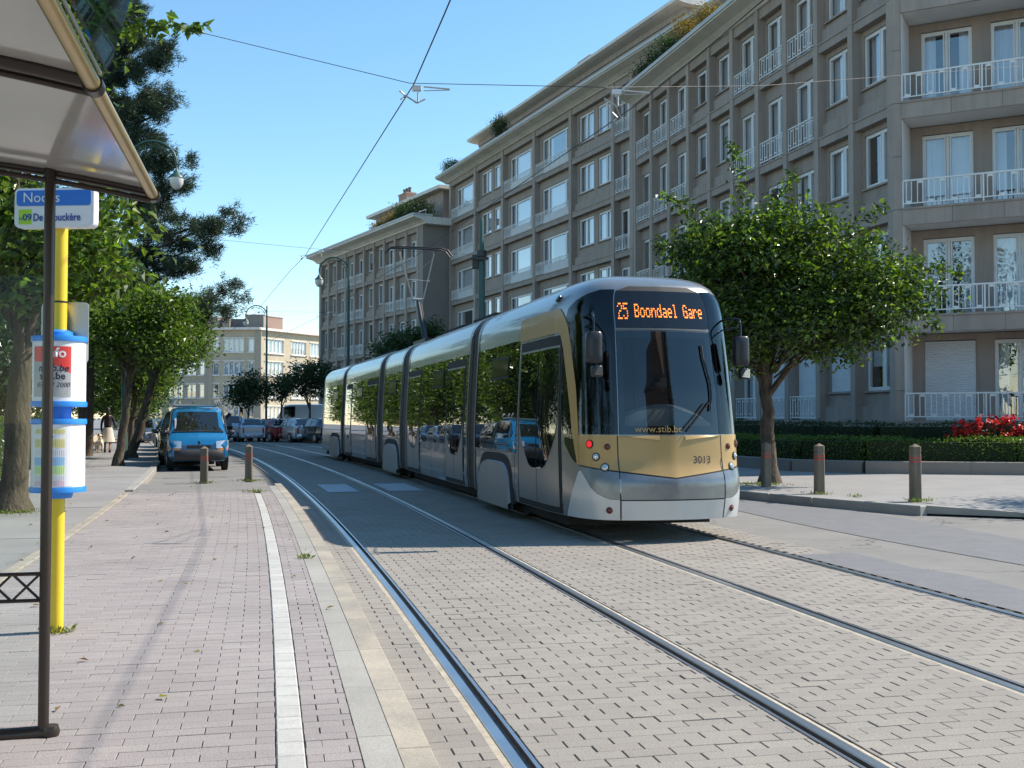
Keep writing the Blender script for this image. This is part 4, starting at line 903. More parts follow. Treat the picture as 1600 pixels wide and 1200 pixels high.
p = on(b2, 27.0, .1, 18.43); shrub('terrace_shrub', 'tiny upright shrub at the very end of the middle block roof', 'shrub', p, [(p[0], p[1], p[2] + .35, .25, .25, .5)], 500, .1, M['leaf_dark'], 112)
for i, (u, h_, m_, l) in enumerate(((2.2, 1.5, M['leaf_dark'], 'large dark shrub on the near corner of the farther block roof'), (4.6, 1.8, M['leaf_a'], 'tallest green shrub on the farther block roof'), (6.8, 1.3, M['autumn'], 'yellowish shrub on the farther block roof'), (9.2, 1.0, M['autumn'], 'low yellow shrub beside the white roof screen'))):
    p = on(b3, u, -.9, 15.45); shrub('terrace_shrub', l, 'shrub', p, [(p[0], p[1], p[2] + h_ * .55, 1.1, 1.0, h_ * .55)], 2600, .13, m_, 120 + i, group='shrubs on the farther block roof')
# potted plant on the balcony
p = on(WB, WL - 1.9, -.35, 12.93); t = thing('potted_plant', 'leafy potted plant on a stand behind the top balcony railing', 'potted plant', p)
mb = MB(); mb.lathe([(.12, 0), (.15, .5), (.17, .52)], 12); mb.build('pot', M['slate'], t)
Pp, cl = blob_points([(0, 0, 1.0, .34, .3, .38)], 420, 5, .1, 14); link('foliage', leaf_mesh('foliage', Pp, .13, M['leaf_dark'], seed=5), t)
mb = MB()
for c in cl[:9]: mb.tube([(0, 0, .5), tuple(c)], .01, 4)
mb.build('stems', M['bark'], t)
# weeds
def weeds(pts, label):
    C = []; r = np.random.default_rng(len(pts) * 7)
    for (x, y, z, rad, n) in pts: C.append(np.array([x, y, z]) + r.normal(0, 1, (n, 3)) * np.array([rad, rad * .7, .012]))
    C = np.concatenate(C); C[:, 2] = np.maximum(C[:, 2], .1); me = leaf_mesh('weeds', C, .05, M['weed'], aspect=.15, up=0, droop=-2.2, seed=4)
    tag(link('weeds', me), label, kind='stuff')
weeds([(-2.92, 7.1, .1, .06, 90), (-6.4, 23, .1, .1, 120), (-5.65, 23.8, .1, .14, 260), (-4.75, 20.3, .1, .09, 90), (-7.2, 15.9, .1, .25, 260), (5.4, 19.5, .12, .14, 120), (6.6, 17.9, .12, .12, 160), (4.9, 22.2, .12, .3, 300), (5.9, 18.9, .12, .08, 60), (-2.0, 10.8, .1, .05, 40)],
      'dry green weeds sprouting round the post and bollard feet')
C = np.stack([rng.uniform(-7, 3, 260), rng.uniform(4.5, 24, 260), np.full(260, .108)], 1); X_ = np.array([tx(y) for y in C[:, 1]]); C = C[(C[:, 0] < X_ - 1.3) & (C[:, 0] > X_ - 5)]
tag(link('fallen_leaves', leaf_mesh('fallen_leaves', C, .05, M['autumn'], up=3, droop=0, seed=6)), 'few dry leaves scattered on the platform', kind='stuff')
# ------------------------------------------------------------------ the tram
S_NOSE = 12.58
def frm(sA, sB):      # module frame: origin A, T direction along, N right
    a = Vector((*PA(sA, TR), 0)); b = Vector((*PA(sB, TR), 0)); T = (b - a).normalized(); return a, T, Vector((T.y, -T.x, 0)), (b - a).length
class Mod:
    def __init__(s, sA, sB): s.o, s.T, s.N, s.L = frm(sA, sB)
    def __call__(s, a, b, z): p = s.o + s.N * a + s.T * b; return (p.x - TO.x, p.y - TO.y, z)
TO = Vector((*PA(S_NOSE, TR), 0))
tram = thing('tram', 'silver and gold articulated tram with lit orange destination display on the right hand track', 'tram', TO)
paint = mat('tram_silver_paint', (.33, .335, .33), .25, metal=.65, var=.06, scale=1.4, coat=.4, stains=.25, stain_col=(.22, .215, .20), stain_scale=1.6, streaks=.12)
paint_w = mat('tram_white_paint', (.60, .61, .60), .3, metal=.2, var=.03, scale=1, coat=.4, stains=.12, stain_col=(.4, .4, .4), stain_scale=5)
tgold = mat('tram_gold_paint', (.45, .285, .105), .42, metal=.2, var=.04, scale=2, coat=.15)
tgrey = mat('tram_bumper_chrome_grey', (.24, .245, .25), .32, metal=.7, var=.1, scale=6, bump=.25, bscale=7)
tglass = glass('tram_dark_glass', refl=.12, dark=(.006, .007, .008), gloss=(.95, .97, 1), rough=.008, wav=.02, fexp=3.6)
tscreen = glass('tram_windscreen', tint=(.38, .42, .43), refl=.075, rough=.005, ior=1.5)
tside = glass('tram_cab_side_glass', tint=(.22, .24, .25), refl=.05, rough=.006, ior=1.5)
tcover = mat('bogie_cover_grey', (.34, .34, .335), .42, metal=.35, var=.06, scale=2)
tblack = mat('tram_black_panel', (.012, .013, .016), .09, var=.05, spec=.6)
tbellow = mat('tram_bellows', (.07, .065, .06), .6, var=.15, scale=5)
tjoint = mat('tram_joint_ring', (.20, .19, .175), .35, metal=.4, var=.05)
trub = mat('rubber_black', (.018, .018, .018), .7, var=.1)
tled = mat('led_orange', (1.0, .26, .03), .5, emit=1.5, var=.0)
tunder = mat('underframe', (.03, .028, .026), .9, var=.3)
tdoorf = mat('tram_door_silver', (.30, .305, .30), .28, metal=.6, var=.03)
lampred = mat('red_lens', (.75, .02, .02), .1, var=.02, emit=.5); lampdark = mat('dark_red_lens', (.14, .03, .025), .1, var=.02); lampclear = mat('clear_lens', (.62, .64, .66), .08, metal=.4, var=.05)
HW = 1.15; ZR = 3.30
_pc = [(0, 0), (.35, .028), (.66, .10), (.83, .19), (.95, .32), (1.03, .52), (1.08, .78), (1.12, 1.1), (1.15, 1.5), (1.15, 2.2)]
def _smooth(pts, it=3):
    for _ in range(it):
        q = [pts[0]]
        for a, b in zip(pts[:-1], pts[1:]): q += [(a[0] * .75 + b[0] * .25, a[1] * .75 + b[1] * .25), (a[0] * .25 + b[0] * .75, a[1] * .25 + b[1] * .75)]
        q.append(pts[-1]); pts = q
    return pts
_pp = np.array(_smooth(_pc)); _pu = np.concatenate([[0], np.cumsum(np.hypot(*np.diff(_pp, axis=0).T))])
UEND = float(_pu[-1])
def u_of_b(b): return float(np.interp(b, _pp[:, 1], _pu))     # plan arc parameter for a distance behind the nose
def u_of_a(a): return float(np.interp(a, _pp[:, 0], _pu))
def prof(z):      # width factor, nose setback for a height
    if z <= 2.62:
        wf = 1 - .06 * max(0, (z - 1.2) / 1.42) ** 1.2
        if z < .5: wf -= .02 * (.5 - z) / .23
    else:
        t = min(1, (z - 2.62) / (ZR - 2.62)); st = t ** 1.45; wf = .94 * max(0, 1 - st ** 2) ** .31
    sb = float(np.interp(z, [.2, .5, .72, .92, 1.27, 1.8, 2.55, 3.02, 3.10, 3.17, 3.22, 3.26, 3.285, 3.30], [.05, .0, .0, .09, .13, .21, .36, .52, .57, .67, .80, .97, 1.2, 1.6]))
    return wf, sb
def surf(u, z, off=0.0):
    """(a,b) on the nose/side skin for signed plan parameter u at height z"""
    su = -1 if u < 0 else 1; U = abs(u)
    if U <= UEND: A = float(np.interp(U, _pu, _pp[:, 0])); D = float(np.interp(U, _pu, _pp[:, 1]))
    else: A = HW; D = float(_pp[-1, 1]) + U - UEND
    wf, sb = prof(z); g = max(0, 1 - D / 1.7); a = su * A * wf; b = D + sb * g
    if off:
        e = .02; Ue = max(U - e, 0); 
        q1 = (float(np.interp(U + e, _pu, _pp[:, 0])) if U + e <= UEND else HW, float(np.interp(U + e, _pu, _pp[:, 1])) if U + e <= UEND else D + e)
        q0 = (float(np.interp(Ue, _pu, _pp[:, 0])) if Ue <= UEND else HW, float(np.interp(Ue, _pu, _pp[:, 1])) if Ue <= UEND else D - e)
        tx_, ty_ = q1[0] - q0[0], q1[1] - q0[1]; l = math.hypot(tx_, ty_) + 1e-9; nx, ny = ty_ / l, -tx_ / l
        wf2, sb2 = prof(min(z + .03, ZR)); slope = (wf - wf2) / .03 * A * abs(nx) + (sb2 - sb) / .03 * g * abs(ny); nz = slope; m = math.sqrt(1 + nz * nz)
        a += su * nx * off / m; b += ny * off / m; return a, b, z + nz * off / m
    return a, b, z
def patch_u(M_, us, zlo, zhi, off, nz=10, flip=None):
    """skin patch: for every u in us a column from zlo(u) to zhi(u)"""
    f0 = zlo if callable(zlo) else (lambda u: zlo); f1 = zhi if callable(zhi) else (lambda u: zhi); g = []
    for u in us:
        a, b = f0(u), f1(u); g.append([M_(*(lambda q: (q[0], flip - q[1] if flip is not None else q[1], q[2]))(surf(u, a + (b - a) * k / nz, off))) for k in range(nz + 1)])
    mb = MB(); mb.grid(g); return mb
def patch_z(M_, zs, ulo, uhi, off, nu=10, flip=None):
    f0 = ulo if callable(ulo) else (lambda z: ulo); f1 = uhi if callable(uhi) else (lambda z: uhi); g = []
    for z in zs:
        a, b = f0(z), f1(z); g.append([M_(*(lambda q: (q[0], flip - q[1] if flip is not None else q[1], q[2]))(surf(a + (b - a) * k / nu, z, off))) for k in range(nu + 1)])
    mb = MB(); mb.grid(g); return mb
ZS = [.27, .34, .5, .7, .95, 1.2, 1.36, 1.5, 1.8, 2.1, 2.4, 2.46, 2.62, 2.7, 2.78, 2.86, 2.94, 3.0, 3.05, 3.1, 3.14, 3.18, 3.21, 3.24, 3.26, 3.28, 3.29, 3.297, 3.30]
mods = [Mod(12.58, 18.57), Mod(19.19, 25.64), Mod(26.5, 29.16), Mod(30.02, 36.6), Mod(37.3, 43.4)]
nb_c = u_of_b(.42)
def shell(Mo, nose=None, m=paint):
    L = Mo.L
    if nose is None: us = [('s', b) for b in np.linspace(0, L, 6)]
    g = []
    if nose:
        ue = u_of_b(2.0) if False else UEND
        rest = L - 2.2; uu = list(np.linspace(-ue, ue, 81)); uu = [-(ue + rest)] + [-(ue + rest * .5)] + uu + [ue + rest * .5, ue + rest]
        fl = L if nose == 'rear' else None
        for z in ZS: g.append([Mo(*(lambda q: (q[0], fl - q[1] if fl is not None else q[1], q[2]))(surf(u, z))) for u in uu])
        mb = MB()
        if nose == 'front':
            nj = len(uu); o_ = len(mb.v); mb.v += [p for r_ in g for p in r_]
            for i_ in range(len(ZS) - 1):
                for j_ in range(nj - 1):
                    if 1.35 < ZS[i_] < 2.45 and all(q_ < .61 or .70 < q_ < nb_c for q_ in (abs(uu[j_]), abs(uu[j_ + 1]))): continue
                    mb.f.append((i_ * nj + j_, i_ * nj + j_ + 1, (i_ + 1) * nj + j_ + 1, (i_ + 1) * nj + j_)); mb.mi.append(0)
        else: mb.grid(g)
    else:
        mb = MB(); ring = [(-HW * prof(z)[0], z) for z in ZS] + [(HW * prof(z)[0], z) for z in ZS[::-1][1:]]
        mb.grid([[Mo(a, b, z) for a, z in ring] for b in (0, L * .25, L * .5, L * .75, L)])
        # end caps
    # ends and floor
    ring = [(-HW * prof(z)[0], z) for z in ZS] + [(HW * prof(z)[0], z) for z in ZS[::-1][1:]]
    for e in ([0, L] if not nose else ([L] if nose == 'front' else [0])):
        mb.add([Mo(a, e, z) for a, z in ring], [tuple(range(len(ring)))])
    return mb.build('body_section', m, tram, smooth=35)
for i, Mo in enumerate(mods):
    shell(Mo, 'front' if i == 0 else ('rear' if i == 4 else None))
    u = MB(); b0, b1_ = (1.2, Mo.L) if i == 0 else ((0, Mo.L - 1.2) if i == 4 else (0, Mo.L))
    u.add([Mo(a, b, z) for b in (b0, b1_) for a in (-.95, .95) for z in (.12, .45)], [(0, 1, 3, 2), (4, 6, 7, 5), (0, 2, 6, 4), (1, 5, 7, 3), (0, 4, 5, 1), (2, 3, 7, 6)])
    u.build('underframe', tunder, tram)
# bellows between sections
for a, b in zip(mods[:-1], mods[1:]):
    pa = lambda x, bb, z: a(x, bb, z); mb = MB(); n = 9; g = []
    for k in range(n + 1):
        t = k / n; sh = .97 if k % 2 else .93
        ring = [(-HW * prof(z)[0] * sh, z if z < 3 else z - .06) for z in ZS] + [(HW * prof(z)[0] * sh, z if z < 3 else z - .06) for z in ZS[::-1][1:]]
        g.append([tuple(Vector(a(x, a.L, z)).lerp(Vector(b(x, 0, z)), t)) for x, z in ring])
    mb.grid(g); mb.build('bellows', tbellow, tram)
    for Mo, e in ((a, a.L - .06), (b, -.02)):
        ring = [(-HW * prof(z)[0] - .012, z) for z in ZS if z < 3.29]; ring = [(x, z + .0) for x, z in ring] + [(-x, z) for x, z in ring[::-1]]
        r2 = MB(); r2.grid([[Mo(x, e, z + (.012 if z > 2.9 else 0)) for x, z in ring], [Mo(x, e + .09, z + (.012 if z > 2.9 else 0)) for x, z in ring]]); r2.build('joint_ring', tjoint, tram, smooth=60)
# --- side glazing, doors
def side_patch(Mo, sg, b0, b1, z0, z1, off, name, m, parent=tram, nose=False, nz=8, nb=2):
    if nose: mb = patch_u(Mo, [sg * u_of_b(b) if b < 2.2 else sg * (UEND + b - 2.2) for b in np.linspace(b0, b1, max(nb, int((b1 - b0) / .08)))], z0, z1, off, nz)
    else:
        g = [[Mo(sg * (HW * prof(z)[0] + off), b, z) for z in np.linspace(z0, z1, nz)] for b in np.linspace(b0, b1, nb)]; mb = MB(); mb.grid(g)
    return mb.build(name, m, parent, smooth=60)
def door(Mo, sg, b0, b1, nose=False, z0=.36, z1=2.52, ushape=True):
    W = b1 - b0
    D_ = bpy.data.objects.new('door', None); COL.objects.link(D_); D_.parent = tram
    def sp(a, b, c, d, off, n, m): return side_patch(Mo, sg, a, b, c, d, off, n, m, D_, nose, nb=3)
    sp(b0, b1, z0 - .08, z1, .006, 'door_frame', trub)
    mid = (b0 + b1) / 2
    for a, c in ((b0 + .07, mid - .012), (mid + .012, b1 - .07)):
        sp(a, c, z0, z1 - .13, .012, 'door_leaf', tdoorf)
    # tall glass whose lower end is a shared U shape
    def pt(b, z, off):
        if nose:
            u = sg * u_of_b(b) if b < 2.2 else sg * (UEND + b - 2.2); return Mo(*surf(u, z, off))
        return Mo(sg * (HW * prof(z)[0] + off), b, z)
    for side in (-1, 1):
        g = []; n = 24; zt = z1 - .16; wfull = W / 2 - .115
        for k in range(n + 1):
            z = .80 + (zt - .80) * (k / n) ** 1.3; e = min(1, (z - .80) / .75); ww = wfull * (.30 + .70 * math.sin(e * math.pi / 2) ** .8) if e > 0 else wfull * .3
            if k == 0: ww = wfull * .12
            if k == 1: ww = wfull * .34
            a0 = mid + side * .02; a1 = mid + side * (.02 + ww); g.append([pt(a0, z, .018), pt((a0 + a1) / 2, z, .018), pt(a1, z, .018)])
        mb = MB(); mb.grid(g); mb.build('door_glass', tglass, D_, smooth=60)
    return D_
for sg in (-1, 1):
    # window band glass
    side_patch(mods[0], sg, 3.18, 6.02, .98, 2.58, .005, 'window_band', tglass)
    side_patch(mods[1], sg, .04, mods[1].L - .04, .98, 2.58, .005, 'window_band', tglass)
    side_patch(mods[2], sg, .04, mods[2].L - .04, .98, 2.58, .005, 'window_band', tglass)
    side_patch(mods[3], sg, .04, mods[3].L - .04, .98, 2.58, .005, 'window_band', tglass)
    side_patch(mods[4], sg, .04, 4.2, .98, 2.58, .005, 'window_band', tglass)
    door(mods[0], sg, 1.0, 3.05, nose=True)
    door(mods[1], sg, .28, 1.95); door(mods[1], sg, 4.72, 6.38); door(mods[3], sg, .22, 2.05); door(mods[3], sg, 5.0, 6.4)
    # hopper windows (tilting top lights)
    for Mo, b0 in ((mods[0], 3.75), (mods[1], 2.25), (mods[2], .75), (mods[4], .9), (mods[3], 2.9)):
        f_ = side_patch(Mo, sg, b0, b0 + 1.15, 2.06, 2.40, .012, 'top_window_frame', trub)
        side_patch(Mo, sg, b0 + .05, b0 + 1.1, 2.10, 2.36, .017, 'top_window', tblack, f_)
    # thin seam between glass and lower body
    for Mo in mods[:4]: side_patch(Mo, sg, .1 if Mo is not mods[0] else 3.2, Mo.L - .1, .955, .98, .008, 'trim_strip', tjoint)
    for Mo, bs in ((mods[0], (3.25, 6.0)), (mods[1], (2.1, 3.35, 4.6)), (mods[3], (2.2, 3.5, 4.85)), (mods[4], (2.75, 4.1))):
        for b in bs: side_patch(Mo, sg, b, b + .012, .30, .95, .004, 'panel_seam', trub)
    # bogie covers with dark arch behind
    for Mo, b0, b1_ in ((mods[0], 3.42, 5.66), (mods[2], .2, 2.45), (mods[4], .3, 2.6)):
        def arch(e0, e1, zt, off, nm, m, par):
            n = 22; top = []; 
            for k in range(n + 1):
                t = k / n; b = e0 + (e1 - e0) * t; q = abs(2 * t - 1); z = .22 + (zt - .22) * (1 - q ** 5.0) ** .5 if q < 1 else .22; top.append((b, max(z, .22 + .3 * (1 - q) / .08 if q > .92 else z)))
            mb = MB(); mb.grid([[Mo(sg * (HW * .98 + off), b, .14) for b, z in top], [Mo(sg * (HW * .985 + off), b, .14 + (z - .14) * .55) for b, z in top], [Mo(sg * (HW * .985 + off), b, z) for b, z in top], [Mo(sg * (HW * .985 + off - .05), b, z + .02) for b, z in top]])
            return mb.build(nm, m, par, smooth=40)
        w_ = arch(b0 - .1, b1_ + .1, .94, .026, 'wheel_arch', trub, tram); arch(b0 + .06, b1_ - .06, .80, .065, 'bogie_cover', tcover, w_)
# fill quarter glass, gold arch, black cab surround, windscreen on the front section
M0 = mods[0]
nb_ = lambda b: u_of_b(b) if b < 2.2 else UEND + b - 2.2
for sg in (-1, 1):
    # gold band over the door flowing down into the arch
    zs = list(np.linspace(2.56, 2.86, 6))
    mb = patch_u(M0, [sg * nb_(b) for b in np.linspace(1.12, 3.15, 26)], 2.55, lambda u: 2.86 - .02 * max(0, 1.5 - abs(u) * .8), .009, 6); mb.build('gold_roof_band', tgold, tram, smooth=60)
    zz = [2.86, 2.80, 2.72, 2.62, 2.5, 2.35, 2.1, 1.85, 1.6, 1.33, 1.1, .92]
    outer = lambda z: sg * nb_(float(np.interp(z, [.9, 1.33, 1.86, 2.36, 2.6, 2.72, 2.8, 2.86], [.50, .50, .56, .70, .80, .90, 1.0, 1.14])))
    inner = lambda z: sg * nb_(float(np.interp(z, [.9, 1.0, 1.33, 1.61, 2.06, 2.40, 2.54, 2.6, 2.86], [.535, .56, .66, .72, .86, .99, 1.10, 1.22, 1.4])))
    patch_z(M0, zz, outer, inner, .010, 4).build('gold_arch', tgold, tram, smooth=60)
    # dark quarter glass between arch and door
    low = lambda z: sg * nb_(float(np.interp(z, [.93, 1.0, 1.15, 1.45, 1.8, 2.5], [.585, .70, .86, .97, .99, .995])))
    patch_z(M0, [.93, 1.0, 1.08, 1.15, 1.3, 1.45, 1.61, 1.8, 2.06, 2.3, 2.5], inner, low, .008, 5).build('quarter_window', tglass, tram, smooth=60)
    # black cab side from the windscreen edge back to the arch
    ub = lambda z: sg * nb_(float(np.interp(z, [1.27, 1.33, 1.86, 2.36, 2.6, 2.72, 2.84, 2.93, 3.0, 3.04], [.50, .50, .56, .70, .80, .90, .80, .58, .34, .2])))
    uf = lambda z: sg * float(np.interp(z, [1.27, 3.04], [.655, .655]))
    patch_z(M0, [1.275, 1.33, 1.5, 1.7, 1.86, 2.1, 2.36, 2.5, 2.6, 2.66, 2.72, 2.78, 2.84, 2.89, 2.93, 2.97, 3.0, 3.04], uf, ub, .006, 8).build('cab_side_window', tside, tram, smooth=60)
    ulow = lambda z: sg * nb_(float(np.interp(z, [1.27, 1.86, 2.46], [.42, .44, .46])))
    patch_z(M0, [1.275, 1.5, 1.86, 2.1, 2.36, 2.46], ulow, ub, .003, 4).build('cab_pillar', tblack, tram, smooth=60)
    patch_z(M0, [2.44, 2.5, 2.6, 2.66, 2.72, 2.78, 2.84, 2.89, 2.93, 2.97, 3.0, 3.04], uf, ub, .003, 8).build('cab_pillar', tblack, tram, smooth=60)
    patch_z(M0, [1.275, 1.32, 1.375], uf, ub, .003, 8).build('cab_pillar', tblack, tram, smooth=60)
    patch_z(M0, [1.375, 1.6, 1.9, 2.2, 2.44], sg * .655, sg * .715, .003, 2).build('cab_pillar', tblack, tram, smooth=60)
    # gold corner panels with lights
    zb = lambda u: .765 + .145 * min(1, abs(u) / 1.2)
    patch_u(M0, [sg * u for u in np.linspace(.672, nb_(.50), 10)], zb, 1.268, .007, 5).build('gold_corner_panel', tgold, tram, smooth=60)
zb = lambda u: .765 + .145 * min(1, abs(u) / 1.2)
patch_u(M0, list(np.linspace(-.66, .66, 25)), zb, lambda u: 1.262, .008, 5).build('gold_front_panel', tgold, tram, smooth=60)
for sg in (-1, 1):
    us = [0, .66 * sg * .0]; g = [[M0(*surf(sg * .16 + sg * .5 * k / 6, 1.262, .010)) for k in range(7)], [M0(*surf(sg * .16 + sg * .5 * k / 6 + 0, 1.262 - (.055 if k == 0 else .055 * (1 - k / 6) ** .9), .022)) for k in range(7)]]
    mb = MB(); mb.grid(g); mb.build('panel_crease', tgold, tram)
# dark base and seams
patch_u(M0, list(np.linspace(-.66, .66, 25)), lambda u: zb(u) - .016, zb, .004, 1).build('panel_seam', trub, tram, smooth=60)
for sg in (-1, 1):
    patch_u(M0, [sg * u for u in np.linspace(.66, nb_(.5), 10)], lambda u: zb(u) - .016, zb, .004, 1).build('panel_seam', trub, tram, smooth=60)
    patch_z(M0, [.29, .5, .8, 1.0, 1.262], sg * .66, sg * .673, .0095, 1).build('panel_seam', trub, tram)
# bumper: grey pressed band and white lower apron
zt = lambda u: zb(u) - .02
patch_u(M0, list(np.linspace(-.655, .655, 25)), .515, zt, .014, 6).build('bumper_band', tgrey, tram, smooth=60)
patch_u(M0, list(np.linspace(-.655, .655, 25)), .275, .50, .012, 3).build('front_apron', paint_w, tram, smooth=60)
patch_u(M0, list(np.linspace(-.66, .66, 25)), .50, .515, .008, 1).build('panel_seam', trub, tram, smooth=60)
for sg in (-1, 1):
    e1_ = nb_(.62)
    lo = lambda u: float(np.interp(abs(u), [.675, .80, .95, 1.05, 1.15, nb_(.5)], [.515, .52, .58, .66, .78, .87]))
    patch_u(M0, [sg * u for u in np.linspace(.677, nb_(.50), 12)], lo, zt, .010, 4).build('bumper_corner', tgrey, tram, smooth=60)
    patch_u(M0, [sg * u for u in np.linspace(.677, nb_(.85), 18)], .275, lambda u: (lo(u) - .004 if abs(u) < nb_(.5) else float(np.interp(abs(u), [nb_(.5), nb_(.62), nb_(.85)], [.866, .70, .30]))), .009, 5).build('corner_apron', paint_w, tram, smooth=60)
# windscreen and destination box
for (z0_, z1_) in ((1.275, 1.375), (2.44, 2.52)): patch_z(M0, list(np.linspace(z0_, z1_, 4)), -.645, .645, .004, 22).build('windscreen_border', tblack, tram, smooth=60)
for sg in (-1, 1): patch_z(M0, list(np.linspace(1.375, 2.44, 12)), sg * .57, sg * .645, .004, 3).build('windscreen_border', tblack, tram, smooth=60)
patch_z(M0, list(np.linspace(1.28, 2.515, 16)), -.64, .64, .010, 22).build('windscreen', tscreen, tram, smooth=60)
def mbox(a0, a1, b0, b1, z0, z1):
    mb = MB(); mb.add([M0(a, b, z) for b in (b0, b1) for a in (a0, a1) for z in (z0, z1)], [(0, 1, 3, 2), (4, 6, 7, 5), (0, 2, 6, 4), (1, 5, 7, 3), (0, 4, 5, 1), (2, 3, 7, 6)]); return mb
tliner = mat('cab_lining', (.02, .021, .023), .8, var=.1); tdash = mat('dashboard_grey', (.36, .37, .36), .45, var=.1, scale=3); tseat = mat('seat_cloth', (.03, .035, .05), .9, var=.2)
mb = MB(); c_ = [(-.93, .75), (-.6, .42), (.6, .42), (.93, .75), (1.0, 2.1), (-1.0, 2.1)]
mb.add([M0(a, b + (.35 if z > 2 and i < 4 else 0), z) for z in (1.15, 2.56) for i, (a, b) in enumerate(c_)], [(0, 1, 2, 3, 4, 5), (6, 7, 8, 9, 10, 11), (4, 5, 11, 10), (3, 4, 10, 9), (5, 0, 6, 11)]); mb.build('cab_lining', tliner, tram)
mb = MB(); n_ = 18
mb.grid([[M0(-.52 + 1.1 * k / n_, .30 + .05 * abs(k / n_ - .5) + dd, 1.37 + hh * math.sin(math.pi * min(1, (k / n_) * .85 + .12)) ** .7) for k in range(n_ + 1)] for dd, hh in ((0, .0), (.02, .20), (.10, .27), (.35, .24), (.5, .1))]); mb.build('dashboard', tdash, tram, smooth=50)
mb = mbox(-.05, .42, 1.15, 1.27, 1.2, 2.15); mb.build('driver_seat', tseat, tram)
scr_z0, scr_z1 = 1.36, 2.53
# destination box panel and its lit matrix
patch_z(M0, [2.56, 2.65, 2.75, 2.85, 2.95, 3.02], -.64, .64, .008, 16).build('destination_box', tblack, tram, smooth=60)
patch_z(M0, [3.02, 3.05, 3.08], lambda z: -.64 + (z - 3.02) * 3, lambda z: .64 - (z - 3.02) * 3, .007, 16).build('brow_panel', trub, tram, smooth=60)
patch_z(M0, [2.532, 2.55], -.645, .645, .014, 16).build('windscreen_trim', tjoint, tram, smooth=60)
F57 = {'2': '01110100010000100110010000100011111', '5': '11111100001111000001000011000101110', 'B': '11110100011000111110100011000111110', 'o': '00000000000111010001100011000101110',
       'n': '00000000001011011001100011000110001', 'd': '00001000010110110011100011000101111', 'a': '00000000000111000001011111000101111', 'e': '00000000000111010001111111000001110',
       'l': '01100001000010000100001000010001110', 'G': '01110100011000010111100011000101111', 'r': '00000000001011011001100001000010000', ' ': '0' * 35}
txt = '25 Boondael Gare'; mb = MB(); cx0 = -.60; px = 1.19 / (len(txt) * 6); cu = 0
for ci, ch in enumerate(txt):
    for k, v in enumerate(F57[ch]):
        if v == '1':
            r_, c_ = divmod(k, 5); sc_ = 1.55 if ci < 2 else 1.0
            u_ = cx0 + (ci * 6 + c_) * px; z_ = 2.865 - r_ * .0245 * (1.25 if ci < 2 else 1) - (0 if ci < 2 else .012)
            q = [surf(u_ + dx, z_ + dz, .013) for dx, dz in ((0, 0), (px * .8, 0), (px * .8, -.017), (0, -.017))]; mb.add([M0(*p) for p in q], [(0, 1, 2, 3)])
tag(mb.build('destination_text', tled, tram), kind='stuff')
# lettering
def on_skin(u, z, off): return Vector(M0(*surf(u, z, off)))
def skin_text(name, body, size, m, u, z, off=.012, xs=1):
    o = text_mesh(name, body, size, m, tram, (0, 0, 0), (0, 0, 0), 0, xs=xs)
    for v_ in o.data.vertices: v_.co = M0(*surf(u + v_.co.x, z + v_.co.y, off))
    return o
skin_text('front_lettering', 'www.stib.be', .115, tgold, -.46, 1.30, .020, xs=1.02)
skin_text('fleet_number', '3013', .125, M['ink'], .25, .93, .016)
# lights
def lamp(u, z, r_, inner, name='headlight', deep=.02):
    p = on_skin(u, z, .004); q = on_skin(u, z, .05); d = (q - p).normalized(); rot = d.to_track_quat('Z', 'Y').to_euler()
    o = bpy.data.objects.new(name, None)
    mb = MB(); mb.lathe([(r_ * 1.25, 0), (r_ * 1.25, .012), (r_ * 1.02, .016), (r_ * 1.0, .008)], 20); o = mb.build(name, trub if inner is not lampdark else lampdark, tram, p, rot, smooth=40)
    mb = MB(); mb.lathe([(r_, .006), (r_ * .95, .017), (r_ * .6, .026), (.001, .03)], 20); mb.build('lens', inner, o, smooth=60)
    if inner is lampclear: mb = MB(); mb.lathe([(r_ * .42, .026), (r_ * .38, .034), (.001, .036)], 12); mb.build('bulb', M['chrome'], o, smooth=60)
for sg in (-1, 1):
    lamp(sg * 1.02, 1.16, .042, lampred if sg < 0 else lampdark, 'indicator_light'); lamp(sg * .79, 1.13, .030, lampdark, 'marker_light')
    lamp(sg * .935, 1.01, .040, lampclear); lamp(sg * .83, .885, .042, lampclear); lamp(sg * .80, .39, .032, lampdark, 'reflector')
mb = MB(); mb.lathe([(.05, 0), (.05, .02), (.035, .03), (.001, .03)], 14); o = mb.build('roof_lamp', tblack, tram, on_skin(-nb_(1.35), 3.0, .004), (Vector(on_skin(-nb_(1.35), 3.0, .05)) - Vector(on_skin(-nb_(1.35), 3.0, 0))).to_track_quat('Z', 'Y').to_euler())
# interior behind the windscreen: cut view by building it in front recess
# wipers
for (u0, z0, u1, z1) in ((.12, 1.32, .44, 1.64), (.18, 1.31, .52, 1.66)):
    mb = MB(); mb.tube([on_skin(u0 + (u1 - u0) * k / 5, z0 + (z1 - z0) * k / 5, .03) for k in range(6)], .009, 6); mb.build('wiper_arm', trub, tram)
mb = MB(); mb.tube([on_skin(.52 + .04 * math.sin(k), 1.55 + k * .16, .035) for k in range(6)], .012, 6); mb.build('wiper_blade', trub, tram)
